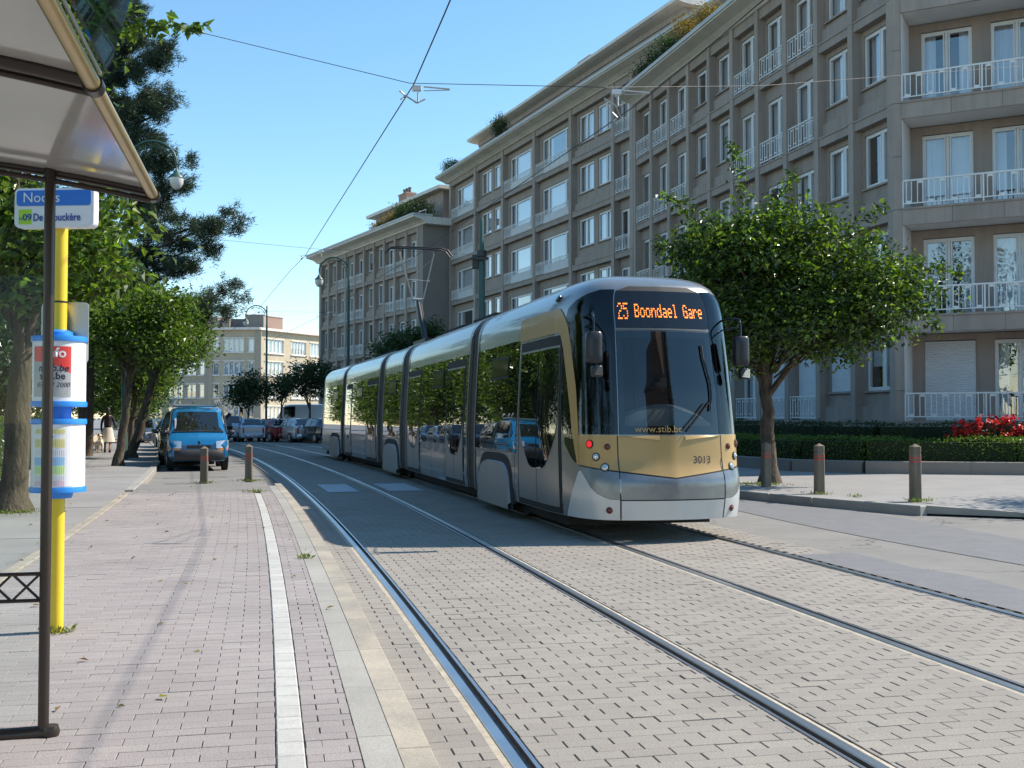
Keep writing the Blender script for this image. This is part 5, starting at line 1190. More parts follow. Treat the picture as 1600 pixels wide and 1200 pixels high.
# mirrors
for sg in (-1, 1):
    base = on_skin(sg * nb_(.62), 2.62 if sg < 0 else 2.60, .0)
    N = M0.N; T = M0.T
    def at(a, b, z): return Vector(M0(a, b, z))
    top = at(sg * 1.20, .10, 2.64) if sg < 0 else at(1.26, .12, 2.62)
    ax, by_ = (-1.02, .0) if sg < 0 else (.97, .30)
    m_ = MB(); m_.tube([at(sg * .9, .85, 2.70), at(ax * .97, by_ + .12, 2.70), at(ax, by_ + .03, 2.68), at(ax, by_, 2.6), at(ax, by_, 2.46)], .014, 8)
    m_.tube([at(sg * .9, .8, 2.58), at(ax * .98, by_ + .06, 2.58), at(ax, by_, 2.57)], .010, 6)
    mo = m_.build('mirror_arm', tblack, tram, smooth=60)
    def shellbox(c, w_, d_, h_, nm, mm):
        mb = MB(); n = 14; ring = []
        for k in range(n): a = 2 * math.pi * k / n; ring.append((w_ / 2 * np.sign(math.cos(a)) * abs(math.cos(a)) ** .5, d_ / 2 * np.sign(math.sin(a)) * abs(math.sin(a)) ** .5))
        g = []
        for z, s_ in ((-h_ / 2, .8), (-h_ / 2 + .02, .97), (-h_ / 4, 1), (h_ / 4, 1), (h_ / 2 - .02, .97), (h_ / 2, .8)): g.append([at(c[0] + x * s_, c[1] + y * s_, c[2] + z) for x, y in ring + ring[:1]])
        mb.grid(g); mb.add(g[0][:-1], [tuple(range(n))]); mb.add(g[-1][:-1], [tuple(range(n))]); return mb.build(nm, mm, mo, smooth=50)
    tm = mat('mirror_housing', (.018, .02, .026), .35, var=.05)
    shellbox((ax, by_, 2.29), .19, .15, .36, 'mirror_housing', tm); shellbox((ax + .03, by_ - .02, 2.01), .13, .12, .13, 'wide_angle_mirror', tm)
    mb = MB(); mb.add([at(ax - .02, by_ - .09, 1.97), at(ax + .08, by_ - .09, 1.96), at(ax + .08, by_ - .09, 2.07), at(ax + .02, by_ - .09, 2.05)], [(0, 1, 2, 3)]); mb.build('mirror_glass', M['chrome'], mo)
# roof edge strip, hatches and pantograph
mb = MB()
for Mo in mods:
    r0_ = 3.0 if Mo is mods[0] else .5
    for sg in (-1, 1): mb.tube([Mo(sg * .55, r0_, 3.29), Mo(sg * .55, Mo.L - (2.5 if Mo is mods[4] else .5), 3.29)], .015, 5)
mb.build('roof_rail', tjoint, tram)
for Mo, b0, b1_ in ((mods[1], .6, 2.4), (mods[1], 3.4, 5.6), (mods[3], 1, 4)):
    mb = MB(); mb.add([Mo(a, b, z) for b in (b0, b1_) for a in (-.5, .5) for z in (3.28, 3.38)], [(0, 1, 3, 2), (4, 6, 7, 5), (0, 2, 6, 4), (1, 5, 7, 3), (0, 4, 5, 1), (2, 3, 7, 6)]); mb.build('roof_unit', tunder, tram)
Mp = mods[2]; pg = bpy.data.objects.new('pantograph', None); COL.objects.link(pg); pg.parent = tram
WZ = 5.95
q = lambda a, b, z: Vector(Mp(a - .12, b + 1.3, z)); knee = (1.9, 4.62)
mb = MB(); mb.tube([q(.02, .9, 3.38), q(.0, knee[0], knee[1])], [.075, .05], 8); mb.tube([q(.12, 1.0, 3.4), q(.08, knee[0], knee[1] - .1)], .02, 6)
mb.build('lower_arm', M['black_steel'], pg)
mb = MB(); mb.tube([q(-.14, knee[0], knee[1] + .04), q(.14, knee[0], knee[1] + .04)], .03, 8); mb.tube([q(-.14, knee[0], knee[1]), q(-.62, 1.3, WZ - .1)], .022, 6); mb.tube([q(.14, knee[0], knee[1]), q(.33, 1.3, WZ - .1)], .022, 6)
mb.tube([q(-.33, 1.6, 5.15), q(.27, 1.6, 5.12)], .012, 6); mb.tube([q(-.36, 1.6, 5.1), q(.31, 1.4, WZ - .25)], .006, 5); mb.build('upper_frame', M['alu'], pg)
mb = MB()
for db in (-.14, .14): mb.tube([q(-.98, 1.3 + db, WZ - .16), q(-.86, 1.3 + db, WZ - .03), q(-.66, 1.3 + db, WZ), q(.48, 1.3 + db, WZ), q(.66, 1.3 + db, WZ - .05), q(.78, 1.3 + db, WZ - .2)], .022, 6)
mb.tube([q(-.62, 1.12, WZ - .1), q(-.62, 1.48, WZ - .1)], .02, 6); mb.tube([q(.33, 1.12, WZ - .1), q(.33, 1.48, WZ - .1)], .02, 6)
mb.build('collector_head', M['black_steel'], pg)
mb = MB(); mb.add([Mp(a, b, z) for b in (.5, 2.1) for a in (-.45, .45) for z in (3.3, 3.42)], [(0, 1, 3, 2), (4, 6, 7, 5), (0, 2, 6, 4), (1, 5, 7, 3), (0, 4, 5, 1), (2, 3, 7, 6)]); mb.build('base_frame', M['black_steel'], pg)
# wheels glimpsed in the skirts
for Mo, bs in ((mods[0], (3.9, 5.2)), (mods[2], (.7, 2.0)), (mods[4], (.9, 2.1))):
    for b in bs:
        for sg in (-1, 1):
            mb = MB(); mb.lathe([(.3, -.06), (.3, .06), (.12, .07)], 20, axis='x'); c = Vector(Mo(sg * .75, b, .3)); mb.build('wheel', M['black_steel'], tram, c, (0, 0, math.atan2(Mo.T.y, Mo.T.x) - math.pi / 2))
# ------------------------------------------------------------------ bollards, signs, shelter, lamps, wires
def bollard(label, x, y, z, h_=.88, w_=.155, rot=.2, band=True, grp=None):
    t = thing('bollard', label, 'bollard', (x, y, z), rot, grp); a = w_ / 2
    mb = MB(); c = .02
    def octo(s): return [(-a + c, -a), (a - c, -a), (a, -a + c), (a, a - c), (a - c, a), (-a + c, a), (-a, a - c), (-a, -a + c)]
    o = octo(0); levels = [(-.1, 1.04), (.0, 1.04), (.3, 1.0), (h_ - .17, .97), (h_ - .165, .90), (h_ - .15, .90), (h_ - .145, .97), (h_ - .05, .96)]
    mb.grid([[(x_ * s, y_ * s, zz) for x_, y_ in o + o[:1]] for zz, s in levels])
    mb.add([(x_ * .96, y_ * .96, h_ - .05) for x_, y_ in o] + [(0, 0, h_)], [(i, (i + 1) % 8, 8) for i in range(8)]); mb.build('post', M['bollard'], t)
    if band:
        for zz in (h_ - .24, h_ - .30):
            mb = MB(); mb.grid([[(x_ * 1.0, y_ * 1.0, z2) for x_, y_ in o + o[:1]] for z2 in (zz, zz + .022)]); mb.build('reflective_band', M['bollard_band'], t)
    return t
G2 = 'wooden bollards on the right pavement'
bollard('weathered wooden bollard at the far platform end, nearer the blue van', -6.42, 23.0, .08, .80)
bollard('weathered wooden bollard with weeds at its foot beside the kerb, nearer the rails', -5.68, 23.8, .08, .82)
bollard('bollard with faded red bands standing right in front of the tree trunk', 4.98, 21.6, .12, .88)
bollard('red banded bollard midway between the trunk and the dropped kerb', 5.46, 19.6, .12, .90)
bollard('rightmost red banded bollard, closest to the dropped kerb corner', 6.58, 18.0, .12, .93)

# bus and tram stop pole
sp = thing('stop_pole', 'yellow stop pole with blue capped round info drums and a stop name sign', 'stop sign', (-2.93, 7.12, .1))
mb = MB(); mb.lathe([(.043, -.05), (.043, 2.62)], 20); mb.build('pole', M['yellow'], sp, smooth=40)
mb = MB(); mb.lathe([(.044, 0), (.044, .012)], 20); 
for zz in (1.72, 2.10): mb = MB(); mb.lathe([(.0445, 0), (.0445, .012)], 20); mb.build('clamp_band', M['black_steel'], sp, (0, 0, zz + .02))
# name board (faces the camera)
def rrect(w_, h_, r_, n=5):
    pts = []
    for cx, cz, a0 in ((w_ / 2 - r_, h_ / 2 - r_, 0), (-w_ / 2 + r_, h_ / 2 - r_, 90), (-w_ / 2 + r_, -h_ / 2 + r_, 180), (w_ / 2 - r_, -h_ / 2 + r_, 270)):
        for k in range(n + 1): a = R(a0 + 90 * k / n); pts.append((cx + r_ * math.cos(a), cz + r_ * math.sin(a)))
    return pts
def plate(w_, h_, r_, y0, y1, cx=0, cz=0):
    mb = MB(); p = rrect(w_, h_, r_); n = len(p); mb.add([(x + cx, y0, z + cz) for x, z in p] + [(x + cx, y1, z + cz) for x, z in p], [tuple(range(n)), tuple(range(n, 2 * n))[::-1]] + [(i, (i + 1) % n, n + (i + 1) % n, n + i) for i in range(n)]); return mb
nb = plate(.525, .255, .035, -.07, .0).build('name_board', M['signwhite'], sp, (-.005, -.02, 2.725), R(-4))
plate(.495, .225, .028, -.074, -.0705).build('board_face', M['signwhite'], nb)
plate(.492, .10, .02, -.078, -.0745, 0, .062).build('blue_header', M['signblue'], nb)
plate(.085, .095, .004, -.078, -.0745, -.188, -.058).build('green_panel', M['signgreen'], nb)
RX = (R(90), 0, 0)
text_mesh('stop_name', 'Noctis', .092, M['signwhite'], nb, (-.205, -.0795, .035), RX, .0004)
text_mesh('line_number', '09', .060, M['inkblue'], nb, (-.203, -.0795, -.082), RX, .0004, bold=.0015)
text_mesh('line_prefix', 'N', .032, M['inkblue'], nb, (-.228, -.0795, -.082), RX, .0004)
text_mesh('destination_name', 'De Brouckère', .068, M['inkblue'], nb, (-.135, -.0795, -.085), RX, .0004, bold=.0012, xs=.80)
bp_ = plate(.315, .40, .03, .0, .008).build('rear_plate', M['alu'], sp, (.01, .052, 1.93), R(-3))
def drum(z0, z1, name):
    rr_ = .163; mb = MB(); mb.lathe([(rr_, z0 + .03), (rr_, z1 - .03)], 40); d_ = mb.build(name, M['signwhite'], sp, smooth=40)
    for a, b, f in ((z0, z0 + .035, 0), (z1 - .035, z1, 1)):
        mb = MB(); mb.lathe([(rr_ + .008, a), (rr_ + .01, (a + b) / 2), (rr_ + .006, b)], 40); mb.build('blue_rim', M['bluep'], d_, smooth=40)
    return d_
def curved(par, name, m, a0, a1, z0, z1, r_=.1645, top=None):
    mb = MB(); n = 14; g = []
    for k in range(n + 1):
        a = a0 + (a1 - a0) * k / n; zt = top(k / n) if top else z1
        g.append([(r_ * math.sin(a), -r_ * math.cos(a), z0 if not callable(z0) else z0(k / n)), (r_ * math.sin(a), -r_ * math.cos(a), zt)])
    mb.grid(g); return mb.build(name, m, par)
def ctext(par, name, body, size, m, a0, z, r_=.1662, shear=0, bold=0, xs=1):
    o = text_mesh(name, body, size, m, par, (0, 0, 0), (0, 0, 0), .0, shear=shear, bold=bold, xs=xs); me = o.data
    for v in me.vertices: a = a0 + v.co.x / r_; v.co = (r_ * math.sin(a), -r_ * math.cos(a), z + v.co.y)
    return o
d1 = drum(1.447, 1.90, 'info_drum')
curved(d1, 'grey_panel', M['signgrey'], -.72, .82, 1.51, 1.78)
curved(d1, 'red_panel', M['signred'], -.72, .82, lambda t: 1.735 - .012 * (t * 2 - .2) ** 2 * 2, 1.83, .1650)
ctext(d1, 'info_word', 'info', .085, M['signwhite'], -.14, 1.762, bold=.002)
ctext(d1, 'web_address', 'mivb.be', .062, M['ink'], -.44, 1.672, shear=.25, bold=.0012)
ctext(d1, 'web_address', 'stib.be', .062, M['ink'], -.37, 1.622, bold=.0012)
ctext(d1, 'phone_number', '070 23 2000', .042, M['ink'], -.50, 1.572, shear=.25)
for i in range(3):
    for j in range(i + 1): curved(d1, 'dot', M['ink'], .58 + j * .05 + (2 - i) * .05, .595 + j * .05 + (2 - i) * .05, 1.528 + (2 - i) * .014, 1.532 + (2 - i) * .014, .1655)
mb = MB(); mb.lathe([(.085, 1.90), (.08, 1.93), (.05, 1.945)], 24); mb.lathe([(.08, 1.37), (.075, 1.40), (.085, 1.447)], 24); mb.lathe([(.085, .86), (.10, .905)], 24); mb.build('blue_collar', M['bluep'], sp, smooth=40)
d2 = drum(.90, 1.37, 'timetable_drum')
curved(d2, 'paper', M['signwhite'], -.8, .95, .94, 1.335, .1648)
for k, (m_, zc, hh) in enumerate((('pastel_y', 1.29, .03), ('pastel_y', 1.215, .055), ('signwhite', 1.155, .05), ('pastel_b', 1.10, .055), ('pastel_g', 1.045, .055), ('signwhite', .995, .04), ('pastel_p', .96, .035))):
    curved(d2, 'timetable_band', M[m_], -.6, .62, zc - hh / 2, zc + hh / 2, .1655)
    for j in range(16): curved(d2, 'timetable_column', M['signgrey'], -.55 + j * .075, -.535 + j * .075, zc - hh * .38, zc + hh * .38, .1659)
curved(d2, 'timetable_heading', M['signgrey'], -.05, .18, 1.25, 1.262, .1659); curved(d2, 'timetable_heading', M['inkblue'], .12, .2, 1.25, 1.262, .1662)

# shelter: post, glass end wall, curved roof
sh = thing('tram_shelter', 'brown steel tram shelter with gold roof tube and pale curved ceiling at the left edge', 'shelter', (-2.03, 4.81, .1))
SO = Vector((-2.03, 4.81, .1)); T_ = Vector((-.212, .977, 0)); N_ = Vector((-.977, -.212, 0))    # along the kerb, away from the kerb
def S(al, ac, z): p = Vector((-1.62, 4.9, 0)) + T_ * al + N_ * ac; return (p.x - SO.x, p.y - SO.y, z - SO.z)
mb = MB(); mb.tube([S(0, .42, .1), S(0, .42, 2.60)], .023, 14); mb.build('post', M['brown_steel'], sh, smooth=40)
mb = MB(); mb.tube([S(.0, .395, .115), S(0, 2.0, .085)], .03, 12); mb.lathe([(.032, -.03), (.04, 0), (.032, .03)], 10, S(0, .39, .115)); mb.build('foot_bar', M['brown_steel'], sh, smooth=40)
mb = MB(); 
for z in (.80, .685): mb.tube([S(.0, .42, z), S(0, 2.0, z)], .0085, 8)
for k in range(10):
    a, b = .44 + k * .115, .44 + (k + 1) * .115; mb.tube([S(0, a, .685 if k % 2 else .80), S(0, b, .80 if k % 2 else .685)], .006, 6); mb.tube([S(0.01, a, .80 if k % 2 else .685), S(0.01, b, .685 if k % 2 else .80)], .006, 6)
mb.build('lattice_strip', M['brown_steel'], sh)
mb = MB(); mb.add([S(.012, .45, .16), S(.012, 2.0, .16), S(.012, 2.0, 2.45), S(.012, .45, 2.45)], [(0, 1, 2, 3)]); mb.build('glass_panel', M['shelter_glass'], sh)
zr = lambda ac: 2.50 + .20 * ac - .075 * ac * ac       # roof arc away from the kerb edge
mb = MB(); mb.grid([[S(al, ac, zr(ac) + .0) for ac in np.linspace(0, 2.2, 16)] for al in np.linspace(.02, -4.4, 8)]); 
mb.build('ceiling_sheet', M['roof_pan'], sh, smooth=60)
mb = MB(); mb.grid([[S(al, ac, zr(ac) + .05) for ac in np.linspace(0, 2.2, 16)] for al in np.linspace(.05, -4.4, 3)]); mb.build('roof_sheet', M['brown_steel'], sh, smooth=60)
def rib(al, r_, drop):
    mb = MB(); mb.tube([S(al, ac, zr(ac) - drop) for ac in np.linspace(-.0, 2.2, 16)], r_, 8); return mb.build('roof_rib', M['brown_steel'], sh, smooth=50)
rib(0.03, .024, .005); rib(0.0, .012, .05); rib(-1.66, .026, .008); rib(-1.60, .012, .03); rib(-3.3, .026, .008)
mb = MB(); mb.tube([S(.03, -.01, 2.478), S(-4.4, -.01, 2.478)], .024, 16); mb.build('edge_tube', M['gold_tube'], sh, smooth=50)
for al in (.02, -1.66, -3.3): mb = MB(); mb.tube([S(al - .03, -.01, 2.478), S(al + .03, -.01, 2.478)], .031, 16); mb.build('tube_ring', M['brown_steel'], sh, smooth=50)
mb = MB(); mb.tube([S(-1.7, -.035, 2.502), S(-4.4, -.035, 2.502)], .006, 6); 
mb.build('gutter_edge', M['alu'], sh)
mb = MB(); g0 = [S(-1.72, -.05, 2.50), S(-1.72, -.13, 2.80), S(-4.4, -.13, 2.80), S(-4.4, -.05, 2.50)]; g1 = [S(-1.72, -.062, 2.50), S(-1.72, -.142, 2.80), S(-4.4, -.142, 2.80), S(-4.4, -.062, 2.50)]
mb.add(g0 + g1, [(0, 1, 2, 3), (4, 7, 6, 5), (0, 4, 5, 1), (1, 5, 6, 2), (2, 6, 7, 3), (3, 7, 4, 0)]); mb.build('edge_glass', M['teal'], sh)

# street lamps
def street_lamp(label, x, y, H, reach, side=-1, ang=0, grp=None):
    t = thing('street_lamp', label, 'street lamp', (x, y, 0), ang, grp)
    mb = MB(); mb.lathe([(.13, 0), (.13, .9), (.10, 1.0), (.095, 3), (.075, H - 1.6), (.06, H - 1.5), (.055, H)], 12); mb.build('pole', M['green_metal'], t, smooth=40)
    arc = []
    for k in range(13):
        a = math.pi * k / 12; arc.append((side * (reach / 2 - reach / 2 * math.cos(a)), 0, H - .75 + .78 * math.sin(a) * (1.0)))
    mb = MB(); mb.tube(arc, .042, 8); ir = [(side * (reach / 2 - (reach / 2 - .16) * math.cos(math.pi * k / 10)), 0, H - .75 + .60 * math.sin(math.pi * k / 10)) for k in range(11)]; mb.tube(ir[:8], .022, 6)
    for k in range(1, 8): mb.tube([arc[min(12, round(k * 1.2))], ir[k]], .010, 5)
    o = mb.build('curved_arm', M['green_metal'], t, smooth=50)
    L_ = bpy.data.objects.new('lantern', None); COL.objects.link(L_); L_.parent = t; L_.location = (side * reach, 0, H - .75)
    mb = MB(); mb.lathe([(.02, 0), (.03, -.18), (.09, -.24), (.11, -.30), (.24, -.42), (.25, -.46)], 14); mb.build('lamp_cap', M['green_metal'], L_, smooth=50)
    mb = MB(); mb.lathe([(.23, -.46), (.22, -.62), (.13, -.80), (.02, -.86)], 14); mb.build('lamp_glass', M['lantern'], L_, smooth=60)
    return t
GL = 'green street lamps with curved arms'
street_lamp('green lamp post with curved arm, mostly hidden by the left pavement trees', -12.75, 36.2, 10.6, 1.65, 1, 0, GL)
street_lamp('green lamp post with curved arm in front of the farther stone block', -8.95, 60, 10.2, 1.6, -1, 0, GL)
street_lamp('green lamp post with curved arm in front of the pale far building', -19.2, 86, 10.2, 1.65, -1, 0, GL)
t = thing('catenary_pole', 'dark green overhead wire pole rising behind the tram roof', 'pole', (-1.0, 36, 0))
mb = MB(); mb.lathe([(.12, 0), (.11, 6.9), (.085, 7.0), (.06, 7.9), (.02, 8.05)], 12); mb.build('pole', M['green_metal'], t, smooth=40)
mb = MB(); mb.box(-.30, -.12, -.08, .08, 6.35, 6.8); mb.box(-.22, .22, -.2, -.12, 6.62, 6.72); mb.lathe([(.17, 6.75), (.17, 6.95)], 12); mb.build('wire_bracket', M['black_steel'], t)

# overhead wires
def wire(label, pts, r_=.0075, cat='wire', grp=None):
    mb = MB(); mb.tube(pts, r_, 6); o = mb.build('overhead_wire', M['cable'], smooth=60); return tag(o, label, cat, grp)
def wz(y): return 5.5 + .025 * max(0, min(y, 34) - 12)
cw = [(.0, 1.5), (.0, 6)]
kinks = [-6, 13.3, 30.5, 48, 66]
def cline(off, js):
    pts = []
    for a, b in zip(kinks[:-1], kinks[1:]):
        for k in range(8):
            y = a + (b - a) * k / 8; sA, sB = s_of_Y(a), s_of_Y(b); A = P(sA, off); B = P(sB, off); t_ = k / 8
            pts.append((A[0] + (B[0] - A[0]) * t_, A[1] + (B[1] - A[1]) * t_, wz(y) + 0))
    return pts
wire('contact wire over the empty left track, crossing the sky', cline(-.02, 0)); wire('contact wire over the tram, touching its pantograph', cline(TR - .02, 0))
def stay(label, pts, hang):
    """cross span with insulators and hangers for each contact wire"""
    t = thing('span_wire', label, 'wire', pts[0]); o = Vector(pts[0]); mb = MB(); mb.tube([Vector(p) - o for p in pts], .0045, 5); mb.build('steel_wire', M['cable'], t)
    for (a, b) in hang:      # a: point on span, b: point on contact wire
        A = Vector(a) - o; B = Vector(b) - o; mb = MB()
        mb.box(A.x - .04, A.x + .07, A.y - .03, A.y + .03, A.z - .03, A.z + .03); mb.build('insulator', M['insulator'], t)
        mb = MB(); mb.tube([A + Vector((.1, 0, .02)), A + Vector((.42, 0, -.01))], .010, 5); mb.tube([A + Vector((.1, 0, -.03)), A + Vector((.42, 0, -.02))], .006, 5)
        mb.tube([A + Vector((.03, 0, -.05)), A + Vector((.03, 0, -.17))], .012, 6); mb.tube([A + Vector((-.14, 0, -.08)), A + Vector((.02, 0, -.18)), A + Vector((.12, 0, -.13))], .010, 6)
        mb.tube([A + Vector((-.14, 0, -.08)), B + Vector((-.06, 0, .07))], .006, 5); mb.tube([A + Vector((.0, 0, -.18)), B + Vector((.06, 0, .0))], .005, 5); mb.tube([B + Vector((-.07, 0, .09)), B + Vector((0, 0, .02)), B + Vector((-.06, 0, -.03))], .014, 6)
        mb.build('hanger', M['alu'], t)
    return t
def cwp(off, y):
    pts = cline(off, 0)
    for a, b in zip(pts[:-1], pts[1:]):
        if a[1] <= y <= b[1]: k = (y - a[1]) / (b[1] - a[1]); return tuple(a[i] + (b[i] - a[i]) * k for i in range(3))
c1 = cwp(-.02, 13.9); c2 = cwp(TR - .02, 13.9)
stay('thin span wire crossing the street high above the tram front', [(-12.4, 34.0, 13.9), (-4.3, 14.2, 6.55), (-1.25, 13.3, 5.55), (1.15, 13.5, 5.56), (3.9, 17.2, 6.7), (14.6, 27.3, 10.4)], [((-1.18, 13.35, 5.50), c1), ((1.28, 13.5, 5.50), (c2[0] - .25, c2[1] + 1.0, c2[2] + .012))])
mb = MB()
c3 = cwp(-.02, 31); c4 = cwp(TR - .02, 31)
stay('farther span wire over the middle of the tram', [(-10.8, 30.0, 6.6), (c3[0] + .5, 31, c3[2] + .25), (c4[0] + .5, 31, c4[2] + .2), (-1.0, 36, 6.8)], [((c3[0] + .5, 31, c3[2] + .2), c3)])
c5 = cwp(-.02, 50); c6 = cwp(TR - .02, 50)
stay('distant span wire reaching to the lamp post by the farther block', [(-19, 49, 8), (c5[0] + .4, 50, c5[2] + .25), (c6[0] + .4, 50, c6[2] + .2), (-8.9, 60, 7.6)], [((c5[0] + .4, 50, c5[2] + .2), c5), ((c6[0] + .4, 50, c6[2] + .2), c6)])
mb = MB(); o_ = Vector((2.6, 15.85, 6.25))
# ------------------------------------------------------------------ cars
def carpaint(name, c, metal=.35): return mat(name, c, .22, metal=metal, var=.03, scale=1, coat=.8, spec=.5)
cglass = glass('car_glass', refl=.10, dark=(.012, .014, .016), rough=.02, ior=1.5)
tyre = mat('tyre', (.02, .02, .02), .85, var=.2); hub = mat('hub_cap', (.35, .36, .37), .35, metal=.6, var=.05); blackp = mat('black_bumper', (.035, .037, .04), .55, var=.1)
headl = mat('headlight_glass', (.7, .7, .7), .1, metal=.5, var=.1, scale=30); amber = mat('amber_lens', (.75, .3, .08), .15, var=.05); taill = mat('tail_lens', (.4, .015, .015), .15, var=.05)
platem = mat('number_plate', (.72, .68, .68), .5, var=.05); plater = mat('plate_marks', (.55, .06, .08), .5, var=.05)
def car(name, label, cat, loc, rot, L, W, H, st, color, wheels, wr=.31, bumpm=None, grp=None, front=None, rear=None, rails=False, door_x=None):
    """st: stations from nose(-L/2) to tail: (y, halfwidth, z_low, z_belt, half_roof, z_top, glassflag)"""
    t = thing(name, label, cat, loc, rot, grp)
    def ring(s_):
        y, w_, zl, zb_, hr, zt_ = s_[:6]
        r_ = [(0, zl), (w_ * .86, zl), (w_ * .96, zl + .08), (w_, zl + .25 * (zb_ - zl)), (w_, zl + .62 * (zb_ - zl)), (w_ * .965, zb_), (hr, zt_ - .06 if zt_ > zb_ + .1 else zt_ - .02), (hr * .84, zt_ - .005), (0, zt_ + .015)]
        return [(-x, y, z) for x, z in r_[::-1]][:-1] + [(x, y, z) for x, z in r_]
    # finer stations by interpolation
    A = np.array([s_[:6] for s_ in st]); ys = []
    for a, b in zip(A[:-1], A[1:]):
        for k in range(3): ys.append(a + (b - a) * k / 3)
    ys.append(A[-1]); g = [ring(s_) for s_ in ys]; mb = MB(); mb.grid(g); mb.add(g[0], [tuple(range(len(g[0])))]); mb.add(g[-1], [tuple(range(len(g[-1])))])
    mb.build('body', color, t, smooth=38)
    def bil(i0, i1, j, k, u0, u1, v0, v1, off, nm, m, sg=1, n=4):
        """panel lying on the skin between stations i0,i1 (fraction u) and ring points j,k (fraction v), right half"""
        def rp(s_, q):
            y, w_, zl, zb_, hr, zt_ = s_[:6]; r_ = {5: (w_ * .965, zb_), 6: (hr, zt_ - .06), 7: (hr * .84, zt_ - .005), 8: (0, zt_ + .015)}; p = r_[q]; return Vector((sg * p[0], y, p[1]))
        g = []
        for a in range(n + 1):
            u = u0 + (u1 - u0) * a / n; s_ = [st[i0][k_] + (st[i1][k_] - st[i0][k_]) * u for k_ in range(6)]; A_ = rp(s_, j); B_ = rp(s_, k); row = []
            for b in range(3): v = v0 + (v1 - v0) * b / 2; p = A_.lerp(B_, v); row.append((p.x + sg * off, p.y, p.z + off * .3))
            g.append(row)
        mb = MB(); mb.grid(g); return mb.build(nm, m, t)
    roofs = [i for i, s_ in enumerate(st) if s_[5] > s_[3] + .25]; i0, i1 = roofs[0], roofs[-1]
    # side glass per window between pillar fractions
    ya, yb = st[i0][0], st[i1][0]; cuts = [0, .48, 1.0] if door_x is None else door_x
    def stat_at(y):
        for a, b in zip(st[:-1], st[1:]):
            if a[0] <= y <= b[0]: u = (y - a[0]) / (b[0] - a[0] + 1e-9); return [a[k_] + (b[k_] - a[k_]) * u for k_ in range(6)]
        return list(st[-1][:6])
    for sg in (-1, 1):
        for c0, c1 in zip(cuts[:-1], cuts[1:]):
            g = []
            for a in range(5):
                y = ya + (yb - ya) * (c0 + .02 + (c1 - c0 - .04) * a / 4); s_ = stat_at(y); A_ = Vector((sg * s_[1] * .965, y, s_[3])); B_ = Vector((sg * s_[4], y, s_[5] - .06)); sl = .0
                g.append([tuple(A_.lerp(B_, v) + Vector((sg * .012, 0, .004))) for v in (.10, .5, .9)])
            mb = MB(); mb.grid(g); mb.build('side_window', cglass, t)
        # triangular front quarter glass
    def screen(ia, ib, nm, e0=.06, e1=.93):
        sa, sb = stat_at(st[ia][0]), stat_at(st[ib][0]); g = []; dirn = 1 if ib > ia else -1
        for a in range(6):
            u = e0 + (e1 - e0) * a / 5; y = sa[0] + (sb[0] - sa[0]) * u; s_ = stat_at(y); wdt = (s_[4] * .84 if s_[5] > s_[3] + .15 else s_[1] * .86) * .96
            zt_ = s_[5]
            g.append([(x * wdt, y - dirn * .012, zt_ + .015 * (1 - abs(x)) + .008) for x in (-1, -.5, 0, .5, 1)])
        mb = MB(); mb.grid(g); return mb.build(nm, cglass, t)
    ws = screen(i0 - 1, i0, 'windscreen'); screen(i1 + 1, i1, 'rear_window')
    mb = MB(); b_ = st[i0 - 1]; mb.tube([(-b_[1] * .6, b_[0] - .0, b_[5] + .03), (-.05, b_[0] - .02, b_[5] + .05)], .012, 5); mb.tube([(.0, b_[0] - .02, b_[5] + .05), (b_[1] * .6, b_[0] - .0, b_[5] + .03)], .012, 5); mb.build('wiper', blackp, t)
    for wy in wheels:
        for sg in (-1, 1):
            x = sg * (W / 2 - .09)
            mb = MB(); mb.lathe([(wr * .7, -.10), (wr, -.08), (wr, .08), (wr * .7, .10)], 20, axis='x'); w_ = mb.build('wheel', tyre, t, (x, wy, wr), smooth=50)
            mb = MB(); mb.lathe([(wr * .62, .085), (wr * .58, .105), (wr * .2, .115), (.001, .115)], 14, axis='x'); mb.xform(lambda p: (p[0] * sg, p[1], p[2])); mb.build('rim', hub, w_, smooth=40)
            mb = MB(); n = 14; g = []
            for k in range(n + 1): a = math.pi * k / n; g.append([(sg * (W / 2 + .004), wy + (wr + e) * math.cos(a), wr + (wr + e) * math.sin(a) - .02) for e in (-.03, .045)])
            mb.grid(g); mb.build('wheel_arch', blackp, t)
    bm_ = bumpm or color
    for sgn, s_, nm in ((-1, st[0], 'front_bumper'), (1, st[-1], 'rear_bumper')):
        y = s_[0]; w_ = s_[1]; mb = MB(); z0, z1 = s_[2] - .02, s_[2] + (.26 if not bumpm else .27)
        n = 10; g = []
        for k in range(n + 1):
            x = -1 + 2 * k / n; yy = y + sgn * ((.05 - .16 * abs(x) ** 3.0) if not bumpm else (.07 - .16 * abs(x) ** 5)); X_ = x * (w_ + .045)
            g.append([(X_, yy + sgn * -.02, z0), (X_, yy + sgn * .02, z0 + .05), (X_, yy + sgn * .025, z1 - .05), (X_, yy - sgn * .03, z1)])
        mb.grid(g); mb.build(nm, bm_, t, smooth=50)
        mb = MB(); yy = y + sgn * .08; mb.box(-.26, .26, yy - .006, yy + .006, z0 + .10, z0 + .21); o = mb.build('number_plate', platem, t)
        mb = MB(); 
        for k in range(6): mb.box(-.2 + k * .07, -.165 + k * .07, yy + sgn * .0065, yy + sgn * .0085, z0 + .125, z0 + .185)
        mb.build('plate_marks', plater, o)
    f_ = front or (st[0][3] + .08); fs = st[0]
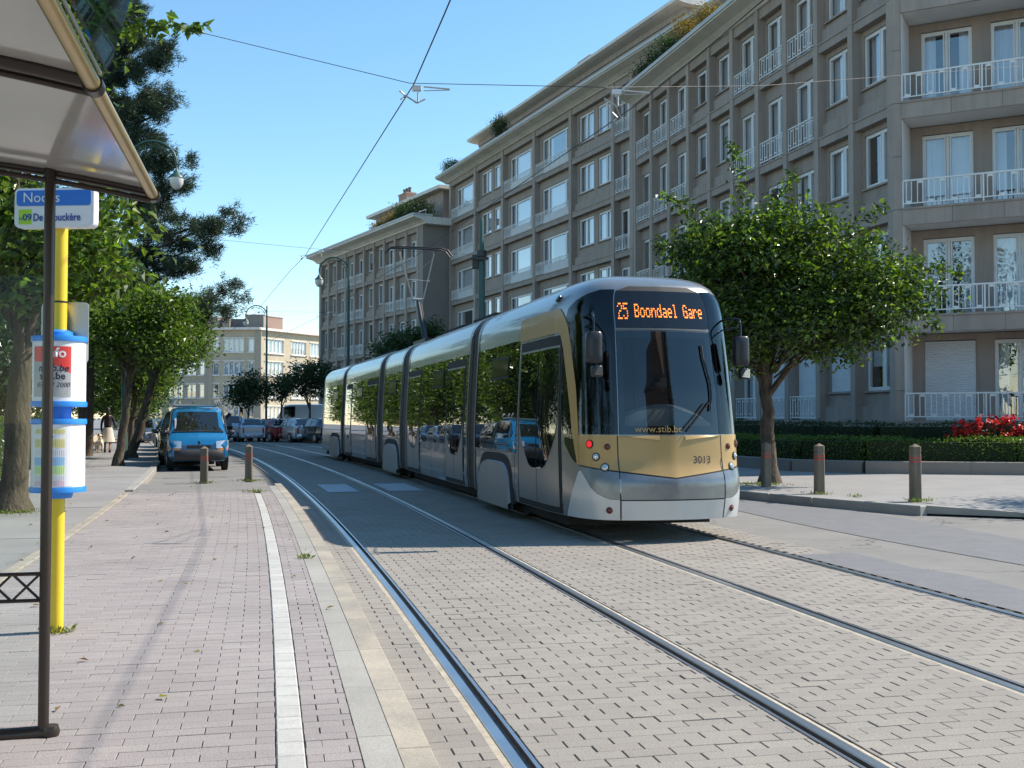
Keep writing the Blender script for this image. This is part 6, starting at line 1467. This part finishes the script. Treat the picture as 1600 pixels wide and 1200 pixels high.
    for sg in (-1, 1):
        zc = (fs[3] + fs[2] + .26) / 2 + .06; n = 8
        mb = MB(); g = []
        for k in range(5):
            x = sg * (fs[1] * (.52 + .46 * k / 4)); yy = fs[0] - .012 + .13 * (k / 4) ** 2.2; g.append([(x, yy, zc - .075 - .0 * k), (x, yy - .012, zc), (x, yy + .03, zc + .075 + .02 * k / 4)])
        mb.grid(g)
        if not bumpm: mb.build('headlight', headl, t, smooth=60)
        rs = st[-1]; mb = MB(); zt_ = rs[3] if rear is None else rear; g = []
        for k in range(4):
            x = sg * (rs[1] * (.70 + .31 * k / 3)); yy = rs[0] + .014 - .10 * (k / 3) ** 2; g.append([(x, yy, zt_ - .36), (x, yy, zt_ - .02)])
        mb.grid(g); mb.build('tail_light', taill, t)
        ms = st[i0 - 1]; mb = MB(); mb.lathe([(.02, -.10), (.085, -.07), (.095, 0), (.085, .07), (.02, .10)], 10, axis='x'); mb.xform(lambda p: (p[0] * 1.0 + sg * (ms[1] + .10), p[1] * .6 + ms[0] + .28, p[2] * .75 + ms[3] + .06)); mb.build('wing_mirror', blackp if bumpm else color, t, smooth=60)
    mb = MB(); mb.box(-fs[1] * .45, fs[1] * .45, fs[0] - .022, fs[0] + .02, fs[2] + .30, fs[2] + .38); mb.build('grille', blackp, t)
    if rails:
        mb = MB()
        for sg in (-1, 1): mb.tube([(sg * st[i0][4] * .8, ya + .15, st[i0][5] + .03), (sg * st[i0][4] * .8, ya + .3, st[i0][5] + .07), (sg * st[i1][4] * .8, yb - .3, st[i1][5] + .07), (sg * st[i1][4] * .8, yb - .15, st[i1][5] + .03)], .018, 6)
        mb.build('roof_rail', blackp, t)
    return t
def st_hatch(L=4.0, W=1.7, H=1.45):
    l = L / 2; w_ = W / 2
    return [(-l, w_ * .80, .28, .58, w_ * .70, .62), (-l + .18, w_ * .93, .22, .72, w_ * .80, .76), (-l + .95, w_, .2, .86, w_ * .86, .92), (-l + 1.65, w_, .2, .92, w_ * .70, H - .02), (-l + 2.2, w_, .2, .93, w_ * .70, H), (l - .75, w_, .2, .96, w_ * .68, H - .05), (l - .22, w_ * .96, .24, .98, w_ * .74, 1.02), (l - .04, w_ * .92, .28, .90, w_ * .72, .92)]
def st_sedan(L=4.4, W=1.75, H=1.43):
    l = L / 2; w_ = W / 2
    return [(-l, w_ * .80, .28, .60, w_ * .72, .64), (-l + .2, w_ * .94, .22, .70, w_ * .80, .74), (-l + 1.05, w_, .2, .86, w_ * .86, .92), (-l + 1.85, w_, .2, .92, w_ * .70, H - .02), (-l + 2.5, w_, .2, .93, w_ * .70, H), (l - 1.25, w_, .2, .95, w_ * .66, H - .08), (l - .62, w_ * .97, .22, .96, w_ * .80, 1.0), (l - .02, w_ * .90, .28, .88, w_ * .78, .93)]
def st_mpv(L=4.1, W=1.7, H=1.68):
    l = L / 2; w_ = W / 2
    return [(-l, w_ * .82, .3, .66, w_ * .72, .70), (-l + .15, w_ * .95, .24, .82, w_ * .80, .86), (-l + .75, w_, .22, 1.0, w_ * .86, 1.06), (-l + 1.45, w_, .22, 1.03, w_ * .76, H - .02), (-l + 2.1, w_, .22, 1.04, w_ * .76, H), (l - .4, w_, .22, 1.05, w_ * .74, H - .03), (l - .12, w_ * .97, .24, 1.05, w_ * .76, 1.12), (l - .02, w_ * .94, .3, .9, w_ * .76, .94)]
# blue van, custom front
def st_van():
    w_ = .83; l = 2.0
    return [(-l, w_ * .86, .34, .70, w_ * .78, .74), (-l + .10, w_ * .97, .28, .86, w_ * .84, .90), (-l + .50, w_, .26, 1.02, w_ * .88, 1.08), (-l + 1.20, w_, .26, 1.10, w_ * .82, 1.70), (-l + 1.6, w_, .26, 1.12, w_ * .82, 1.80), (l - .12, w_, .26, 1.12, w_ * .81, 1.80), (l - .06, w_ * .98, .28, 1.1, w_ * .80, 1.2), (l, w_ * .96, .34, .9, w_ * .8, .95)]
vy = 32.7; vs_ = s_of_Y(vy); vx, _ = PA(vs_, -2.86)
blue = carpaint('van_blue_paint', (.012, .16, .36), .15)
v = car('van', 'bright blue van with roof rack facing the camera at the head of the parked row', 'van', (vx - .26, vy, -.03), heading(vs_) + R(2), 4.0, 1.66, 1.8, st_van(), blue, (-1.33, 1.25), .31, blackp, rear=1.3)
# roof rack
mb = MB()
for y in (-.55, .35, 1.3):
    mb.tube([(-.60, y, 2.02), (-.66, y, 1.90), (-.62, y, 1.85), (.62, y, 1.85), (.66, y, 1.90), (.60, y, 2.02)], .032, 6)
mb.tube([(-.62, -.6, 1.86), (-.62, 1.35, 1.86)], .016, 6); mb.tube([(.62, -.6, 1.86), (.62, 1.35, 1.86)], .016, 6); mb.build('roof_rack', M['alu'], v, smooth=50)
mb = MB(); mb.tube([(-.45, -.72, 1.715), (.0, -.80, 1.70), (.35, -.76, 1.74), (.52, -.6, 1.80), (.5, -.5, 1.85)], .010, 5); mb.build('strap', M['cable'], v)
for sg in (-1, 1):
    mb = MB(); mb.grid([[(sg * (.50 + .30 * k / 4), -2.035 + .11 * (k / 4) ** 2, z) for z in (.585, .64)] for k in range(5)]); mb.build('turn_signal', amber, v)
    mb = MB(); mb.grid([[(sg * (.47 + .34 * k / 4), -2.04 + .12 * (k / 4) ** 2 + (z - .64) * .28, z) for z in (.645, .74, .84 + .03 * k / 4)] for k in range(5)]); mb.build('headlight', headl, v, smooth=60)
mb = MB(); mb.box(-.17, -.12, 0, .006, 0, .3); mb.xform(lambda p: (p[0] - .46, -1.36 + (p[2]) * 1.05 - .02, 1.18 + p[2])); mb.build('sticker_strip', platem, v)
mb = MB(); mb.add([(0, -2.01, .86), (.045, -2.0, .80), (0, -2.02, .74), (-.045, -2.0, .80)], [(0, 1, 2, 3)]); mb.build('badge', M['chrome'], v)
# cars hugging the left kerb behind the van
GP = 'cars parked along the left kerb'
def park(dy, off, kind, color, label, rot=0, flip=False, **kw):
    s_ = s_of_Y(dy); x, y = PA(s_, off); st = kind()
    L = st[-1][0] * 2; return car('parked_car', label, 'car', (x, y, -.03), heading(s_) + rot + (math.pi if flip else 0), L, st[2][1] * 2, 1.5, st, color, (st[0][0] + .78, st[-1][0] - .75), group if False else .30, None, **kw)
group = None
dk_ = carpaint('dark_green_paint', (.02, .028, .024), .5); bk_ = carpaint('black_paint', (.012, .013, .016), .4); sv = carpaint('silver_paint', (.55, .57, .6), .5); gy = carpaint('steel_grey_paint', (.10, .12, .15), .6)
rd = carpaint('dark_red_paint', (.2, .012, .016), .4); lb = carpaint('light_blue_paint', (.34, .42, .52), .4); wh = carpaint('white_van_paint', (.78, .78, .77), .0); nv = carpaint('navy_paint', (.02, .035, .07), .5)
park(37.6, -3.12, lambda: st_mpv(4.2, 1.72, 1.72), dk_, 'very dark people carrier parked directly behind the blue van')
park(42.6, -3.1, lambda: st_mpv(4.1, 1.7, 1.6), bk_, 'black car second behind the blue van'); park(47.6, -3.15, st_hatch, gy, 'steel grey hatchback third behind the blue van')
park(52.6, -3.2, st_hatch, nv, 'navy hatchback fourth behind the blue van'); 
def put(x, y, ang, kind, color, label, cat='car', name='parked_car', **kw):
    st = kind(); L = st[-1][0] * 2; return car(name, label, cat, (x, y, -.03), ang, L, st[2][1] * 2, 1.5, st, color, (st[0][0] + .78, st[-1][0] - .75), .30, **kw)
put(-20.6, 61.5, R(12), st_sedan, gy, 'grey blue sedan facing the camera at the end of the left kerb, behind the trunks')
# echelon row beyond the bend, tails towards us: heading away and left. car front is -y, so rotate by pi
def away(hx, hy): return math.atan2(hy, hx) - math.pi / 2 + math.pi
A_ = away(-.55, .84)
put(-17.95, 69.5, away(-.35, .94), lambda: st_mpv(4.2, 1.75, 1.62), lb, 'pale blue people carrier half hidden behind the blue van', rear=1.0)
put(-16.45, 69.0, away(-.35, .94), st_hatch, lb, 'light blue hatchback with its tail to us, right of the walking person')
put(-14.95, 68.6, away(-.62, .78), st_sedan, rd, 'dark red car in the far row between the light blue hatchback and the silver one')
put(-13.15, 67.0, away(-.52, .85), st_hatch, sv, 'silver hatchback in the far row, brightest tailgate')
put(-11.35, 65.0, away(-.55, .84), st_hatch, nv, 'dark navy car in the far row beside the tram tail')
put(-14.2, 76.5, away(-.98, .2), lambda: [(-2.6, .9, .3, .9, .8, .95), (-2.45, .98, .3, 1.1, .85, 1.15), (-2.0, 1.0, .3, 1.3, .88, 1.36), (-1.4, 1.0, .3, 1.4, .9, 2.3), (-1.0, 1.0, .3, 1.42, .92, 2.4), (2.4, 1.0, .3, 1.42, .92, 2.4), (2.55, .99, .3, 1.4, .9, 1.5), (2.6, .97, .3, 1.2, .88, 1.25)], wh, 'white delivery van standing behind the far parked row', 'van', 'van', door_x=[0, .25])
for i, (x, y) in enumerate(((-9.0, 63.0), (-7.4, 61.2))):
    put(x, y, away(-.55, .84), st_hatch, [bk_, sv][i], ['black car hidden mostly by the tram tail', 'silver car farther right behind the tram'][i])

# ------------------------------------------------------------------ people and dogs
skinm = mat('skin', (.32, .18, .12), .6, var=.05); hairm = mat('dark_hair', (.015, .011, .01), .6, var=.2); topm = mat('dark_brown_top', (.035, .022, .028), .9, var=.15, scale=6); skirtm = mat('cream_skirt', (.62, .55, .46), .85, var=.1, scale=5)
jean = mat('dark_trousers', (.02, .025, .04), .9, var=.15); fur = mat('cream_fur', (.62, .53, .40), .9, var=.2, scale=8); furb = mat('brown_fur', (.28, .14, .06), .9, var=.2, scale=8); shoe = mat('shoe', (.02, .02, .02), .6, var=.1); vest = mat('grey_top', (.18, .18, .2), .9, var=.1)
def skin(name, verts, edges, radii, m, parent, root=0, sub=1):
    me = bpy.data.meshes.new(name); me.from_pydata(verts, edges, []); me.materials.append(m); o = link(name, me, parent)
    sk = o.modifiers.new('skin', 'SKIN'); 
    bpy.context.view_layer.objects.active = o
    if not me.skin_vertices: bm_ = bmesh.new(); bm_.from_mesh(me); bm_.verts.layers.skin.verify(); bm_.to_mesh(me); bm_.free()
    for i, r_ in enumerate(radii):
        rr_ = r_ if isinstance(r_, tuple) else (r_, r_); me.skin_vertices[0].data[i].radius = rr_; me.skin_vertices[0].data[i].use_root = (i == root)
    sk.use_smooth_shade = True; ss = o.modifiers.new('sub', 'SUBSURF'); ss.levels = ss.render_levels = sub; return o
def person(label, loc, rot, stride, top, bottom, skirt=None, reach=None):
    t = thing('person', label, 'person', loc, rot)
    # local: faces +y, x right
    V = [(0, 0, .92), (0, .01, 1.08), (0, .02, 1.25), (0, .0, 1.40), (0, .01, 1.47), (0, .03, 1.54),
         (-.09, 0, .88), (-.10, stride * .5, .50), (-.10, stride * .25 - .12 * (stride > 0), .09), (-.10, stride * .25 + .06, .04),
         (.09, 0, .88), (.10, -stride * .2, .50), (.10, -stride * .9, .10), (.10, -stride * .9 + .15, .05),
         (-.17, 0, 1.38), (-.23, -.06, 1.12), (-.24, .04, .88), (-.24, .07, .80),
         (.17, 0, 1.38), (.23, .06, 1.12), (.24, .16, .90), (.24, .20, .83)]
    if reach: V[20] = (.30, .28, .95); V[21] = (.31, .34, .93)
    Ed = [(0, 1), (1, 2), (2, 3), (3, 4), (4, 5), (0, 6), (6, 7), (7, 8), (8, 9), (0, 10), (10, 11), (11, 12), (12, 13), (3, 14), (14, 15), (15, 16), (16, 17), (3, 18), (18, 19), (19, 20), (20, 21)]
    Rr = [(.15, .11), (.12, .09), (.155, .10), (.11, .07), .05, .05, .085, .06, .04, .035, .085, .06, .04, .035, .055, .04, .032, .03, .055, .04, .032, .03]
    skin('body', V, Ed, Rr, skinm, t, 0, 1)
    # clothing as sleeves over the body
    def off(ids, k=1.18): return [tuple(x * k for x in (r_ if isinstance(r_, tuple) else (r_, r_))) for r_ in [Rr[i] for i in ids]]
    ids = [0, 1, 2, 3, 14, 15, 16, 18, 19, 20]; mp = {v_: i for i, v_ in enumerate(ids)}
    skin('shirt', [V[i] for i in ids], [(mp[a], mp[b]) for a, b in Ed if a in mp and b in mp], off(ids), top, t, 0, 1)
    ids = [0, 6, 7, 8, 10, 11, 12]; mp = {v_: i for i, v_ in enumerate(ids)}
    if bottom: skin('trousers', [V[i] for i in ids], [(mp[a], mp[b]) for a, b in Ed if a in mp and b in mp], off(ids, 1.2), bottom, t, 0, 1)
    if skirt:
        mb = MB(); n = 20; g = []
        for z, rx_, ry_ in ((.98, .16, .13), (.88, .20, .16), (.7, .23, .20), (.5, .27, .25), (.42, .29, .27)):
            g.append([(rx_ * math.cos(2 * math.pi * k / n) * (1 + .05 * math.sin(k * 3)), ry_ * math.sin(2 * math.pi * k / n) * (1 + .05 * math.sin(k * 3)), z) for k in range(n + 1)])
        mb.grid(g); mb.build('skirt', skirt, t, smooth=60)
    for i, j in ((8, 9), (12, 13)): mb = MB(); a, b = Vector(V[i]), Vector(V[j]); mb.tube([a + Vector((0, -.05, -.05)), a.lerp(b, .5) + Vector((0, 0, -.03)), b + Vector((0, .08, -.02))], [.045, .05, .03], 8); mb.build('shoe', shoe, t, smooth=60)
    # head with face
    mb = MB(); n = 16; g = []
    for a in range(13):
        ph_ = math.pi * a / 12; z = math.cos(ph_); r_ = math.sin(ph_); row = []
        for k in range(n + 1):
            th = 2 * math.pi * k / n; x = .078 * r_ * math.cos(th) * (1 - .18 * max(0, -z)); y = .098 * r_ * math.sin(th) * (1 - .10 * max(0, -z)); zz = .118 * z
            if abs(th - math.pi / 2) < .25 and -.35 < z < .1: y += .022 * (1 - abs(z + .12) * 2.2)
            row.append((x, y + .03, 1.655 + zz))
        g.append(row)
    mb.grid(g); hd = mb.build('head', skinm, t, smooth=60)
    for sg in (-1, 1):
        mb = MB(); mb.lathe([(.012, -.004), (.014, 0), (.005, .006)], 8, (sg * .03, .122, 1.66), axis='y'); mb.build('eye', hairm, hd)
        mb = MB(); mb.lathe([(.02, -.008), (.026, 0), (.012, .008)], 8, (sg * .08, .03, 1.645), axis='x'); mb.build('ear', skinm, hd)
    mb = MB(); mb.box(-.022, .022, .118, .128, 1.588, 1.598); mb.build('mouth', mat('lips', (.3, .1, .08), .5, var=.02), hd)
    mb = MB(); g = []
    for a in range(9):
        ph_ = math.pi * a / 12; row = []
        for k in range(n + 1):
            th = 2 * math.pi * k / n; f_ = math.sin(th); lim = 1 if f_ < .35 or a < 4 else .93; r_ = math.sin(ph_); row.append((.092 * r_ * math.cos(th) * lim, .108 * r_ * f_ * lim + .02, 1.665 + .13 * math.cos(ph_) - (.05 if f_ < -.2 and a == 8 else 0)))
        g.append(row)
    mb.grid(g); mb.tube([(0, -.08, 1.66), (0, -.10, 1.52), (0, -.09, 1.36)], [.075, .07, .03], 8); mb.build('hair', hairm, hd, smooth=60)
    # hands: palm and fingers
    for (w0, w1, sg) in ((16, 17, -1), (20, 21, 1)):
        a, b = Vector(V[w0]), Vector(V[w1]); d = (b - a).normalized(); p0 = b; sd = Vector((0, 1, 0)) if abs(d.y) < .8 else Vector((0, 0, 1)); sd = (sd - d * sd.dot(d)).normalized(); nn = d.cross(sd)
        vs = [tuple(p0), tuple(p0 + d * .05)]; es = [(0, 1)]; rs = [.026, (.036, .018)]
        for i, (o_, l_) in enumerate(((-.027, .065), (-.009, .075), (.009, .07), (.027, .055))):
            k = len(vs); vs += [tuple(p0 + d * .085 + sd * o_), tuple(p0 + d * (.085 + l_ * .5) + sd * o_ - nn * .01), tuple(p0 + d * (.085 + l_ * .85) + sd * o_ - nn * .03)]; es += [(1, k), (k, k + 1), (k + 1, k + 2)]; rs += [.011, .009, .008]
        k = len(vs); vs += [tuple(p0 + d * .04 - sd * .045), tuple(p0 + d * .08 - sd * .055)]; es += [(0, k), (k, k + 1)]; rs += [.012, .010]
        skin('hand', vs, es, rs, skinm, t, 0, 1)
    return t
person('woman in dark top and pale skirt walking two dogs away along the hedge', (-15.85, 43.2, .096), R(15), .28, topm, None, skirt=skirtm, reach=True)
person('person in dark trousers crossing the road before the far parked cars', (-17.1, 66.5, -.03), R(-60), .36, vest, jean)
def dog(label, loc, rot, s=1.0):
    t = thing('dog', label, 'dog', loc, rot)
    # faces +y
    V = [(0, -.28, .50), (0, -.05, .48), (0, .20, .50), (0, .30, .60), (0, .38, .70), (0, .50, .67), (0, .57, .65),
         (-.09, -.30, .42), (-.10, -.22, .30), (-.10, -.34, .16), (-.10, -.31, .03), (.09, -.30, .42), (.10, -.34, .30), (.10, -.42, .17), (.10, -.37, .03),
         (-.08, .20, .40), (-.08, .19, .22), (-.08, .21, .03), (.08, .20, .40), (.08, .24, .22), (.08, .27, .03), (0, -.38, .52), (0, -.50, .60), (0, -.56, .72)]
    Ed = [(0, 1), (1, 2), (2, 3), (3, 4), (4, 5), (5, 6), (0, 7), (7, 8), (8, 9), (9, 10), (0, 11), (11, 12), (12, 13), (13, 14), (2, 15), (15, 16), (16, 17), (2, 18), (18, 19), (19, 20), (0, 21), (21, 22), (22, 23)]
    Rr = [(.12, .13), (.115, .12), (.13, .16), .09, .085, .045, .032, .075, .055, .03, .032, .075, .055, .03, .032, .06, .035, .035, .06, .035, .035, .04, .035, .03]
    V = [tuple(x * s for x in v_) for v_ in V]; Rr = [tuple(x * s for x in (r_ if isinstance(r_, tuple) else (r_, r_))) for r_ in Rr]
    skin('body', V, Ed, Rr, fur, t, 1, 1)
    for sg in (-1, 1):
        mb = MB(); mb.add([tuple(Vector(p) * s) for p in ((sg * .05, .34, .76), (sg * .085, .36, .74), (sg * .10, .37, .64), (sg * .06, .40, .68))], [(0, 1, 2, 3)]); mb.extr if False else None
        mb.tube([tuple(Vector((sg * .07, .36, .75)) * s), tuple(Vector((sg * .10, .37, .66)) * s)], [.03 * s, .022 * s], 6); mb.build('ear', furb, t, smooth=60)
    mb = MB(); mb.tube([tuple(Vector(p) * s) for p in ((0, .18, .60), (0, .02, .605), (0, -.15, .605))], [.07 * s, .085 * s, .05 * s], 8); mb.build('saddle_patch', furb, t, smooth=60)
    mb = MB(); mb.lathe([(.012, -.01), (.018, 0), (.008, .012)], 8, (0, .6 * s, .655 * s), axis='y'); mb.build('nose', hairm, t)
    return t
dog('cream dog with brown patch on the lead, nearer the hedge', (-16.35, 42.6, .096), R(-40), 1.0); dog('second cream dog walking right beside the woman', (-15.95, 42.7, .096), R(20), .85)
l = MB(); l.tube([(-15.6, 43.6, 1.0), (-16.0, 43.1, .75), (-16.2, 42.85, .68)], .008, 5); tag(l.build('dog_lead', M['cable']), 'dark lead hanging from the hand of the woman to the dog by the hedge', 'lead')

# driver seen through the windscreen
dr = thing('person', 'tram driver in dark uniform seated behind the windscreen', 'person', tuple(TO + (M0.N * .18 + M0.T * .95) + Vector((0, 0, 0))), math.atan2(M0.T.y, M0.T.x) - math.pi / 2 + math.pi)
V = [(0, -.05, 1.15), (0, -.06, 1.35), (0, -.03, 1.6), (0, 0, 1.72), (0, .01, 1.79), (-.2, -.01, 1.66), (-.27, .08, 1.42), (-.15, .33, 1.42), (.2, -.01, 1.66), (.27, .08, 1.42), (.15, .33, 1.42), (-.1, .1, 1.13), (-.12, .4, 1.15), (.1, .1, 1.13), (.12, .4, 1.15)]
skin('body', V, [(0, 1), (1, 2), (2, 3), (3, 4), (3, 5), (5, 6), (6, 7), (3, 8), (8, 9), (9, 10), (0, 11), (11, 12), (0, 13), (13, 14)], [(.16, .12), (.15, .11), (.17, .11), .07, .055, .06, .05, .035, .06, .05, .035, .08, .06, .08, .06], topm, dr)
mb = MB(); g = []
for a in range(11):
    ph_ = math.pi * a / 10; g.append([(.078 * math.sin(ph_) * math.cos(2 * math.pi * k / 14), .098 * math.sin(ph_) * math.sin(2 * math.pi * k / 14) + .03 + (.02 if k in (3, 4) and a in (5, 6) else 0), 1.905 + .118 * math.cos(ph_)) for k in range(15)])
mb.grid(g); hd = mb.build('head', skinm, dr, smooth=60)
mb = MB(); mb.grid([[(.088 * math.sin(p_) * math.cos(2 * math.pi * k / 14), .105 * math.sin(p_) * math.sin(2 * math.pi * k / 14) + .015, 1.915 + .125 * math.cos(p_)) for k in range(15)] for p_ in np.linspace(0, 1.55, 6)]); mb.build('hair', hairm, hd, smooth=60)
for sg in (-1, 1): mb = MB(); mb.lathe([(.01, -.004), (.013, 0), (.005, .006)], 8, (sg * .03, .12, 1.915), axis='y'); mb.build('eye', hairm, hd)
# finer trim on the blue van
mb = MB(); mb.grid([[(x, -2.045 + .10 * abs(x / .8) ** 4, z) for z in (.30, .36, .40)] for x in np.linspace(-.62, .62, 9)]); mb.build('lower_intake', tunder, v)
for sg in (-1, 1):
    mb = MB(); mb.tube([(sg * .80, -1.5, 1.06), (sg * .72, -.80, 1.68)], .018, 6); mb.build('pillar_trim', blackp, v)
    mb = MB(); mb.tube([(sg * .845, -1.2, .72), (sg * .85, 1.7, .72)], .022, 6); mb.build('side_moulding', blackp, v)
mb = MB(); mb.tube([(-.70, -1.49, 1.10), (0, -1.53, 1.115), (.70, -1.49, 1.10)], .02, 6); mb.build('scuttle_trim', blackp, v)
mb = MB(); mb.box(-.09, .09, -1.02, -.98, 1.50, 1.56); mb.build('rear_view_mirror', blackp, v)
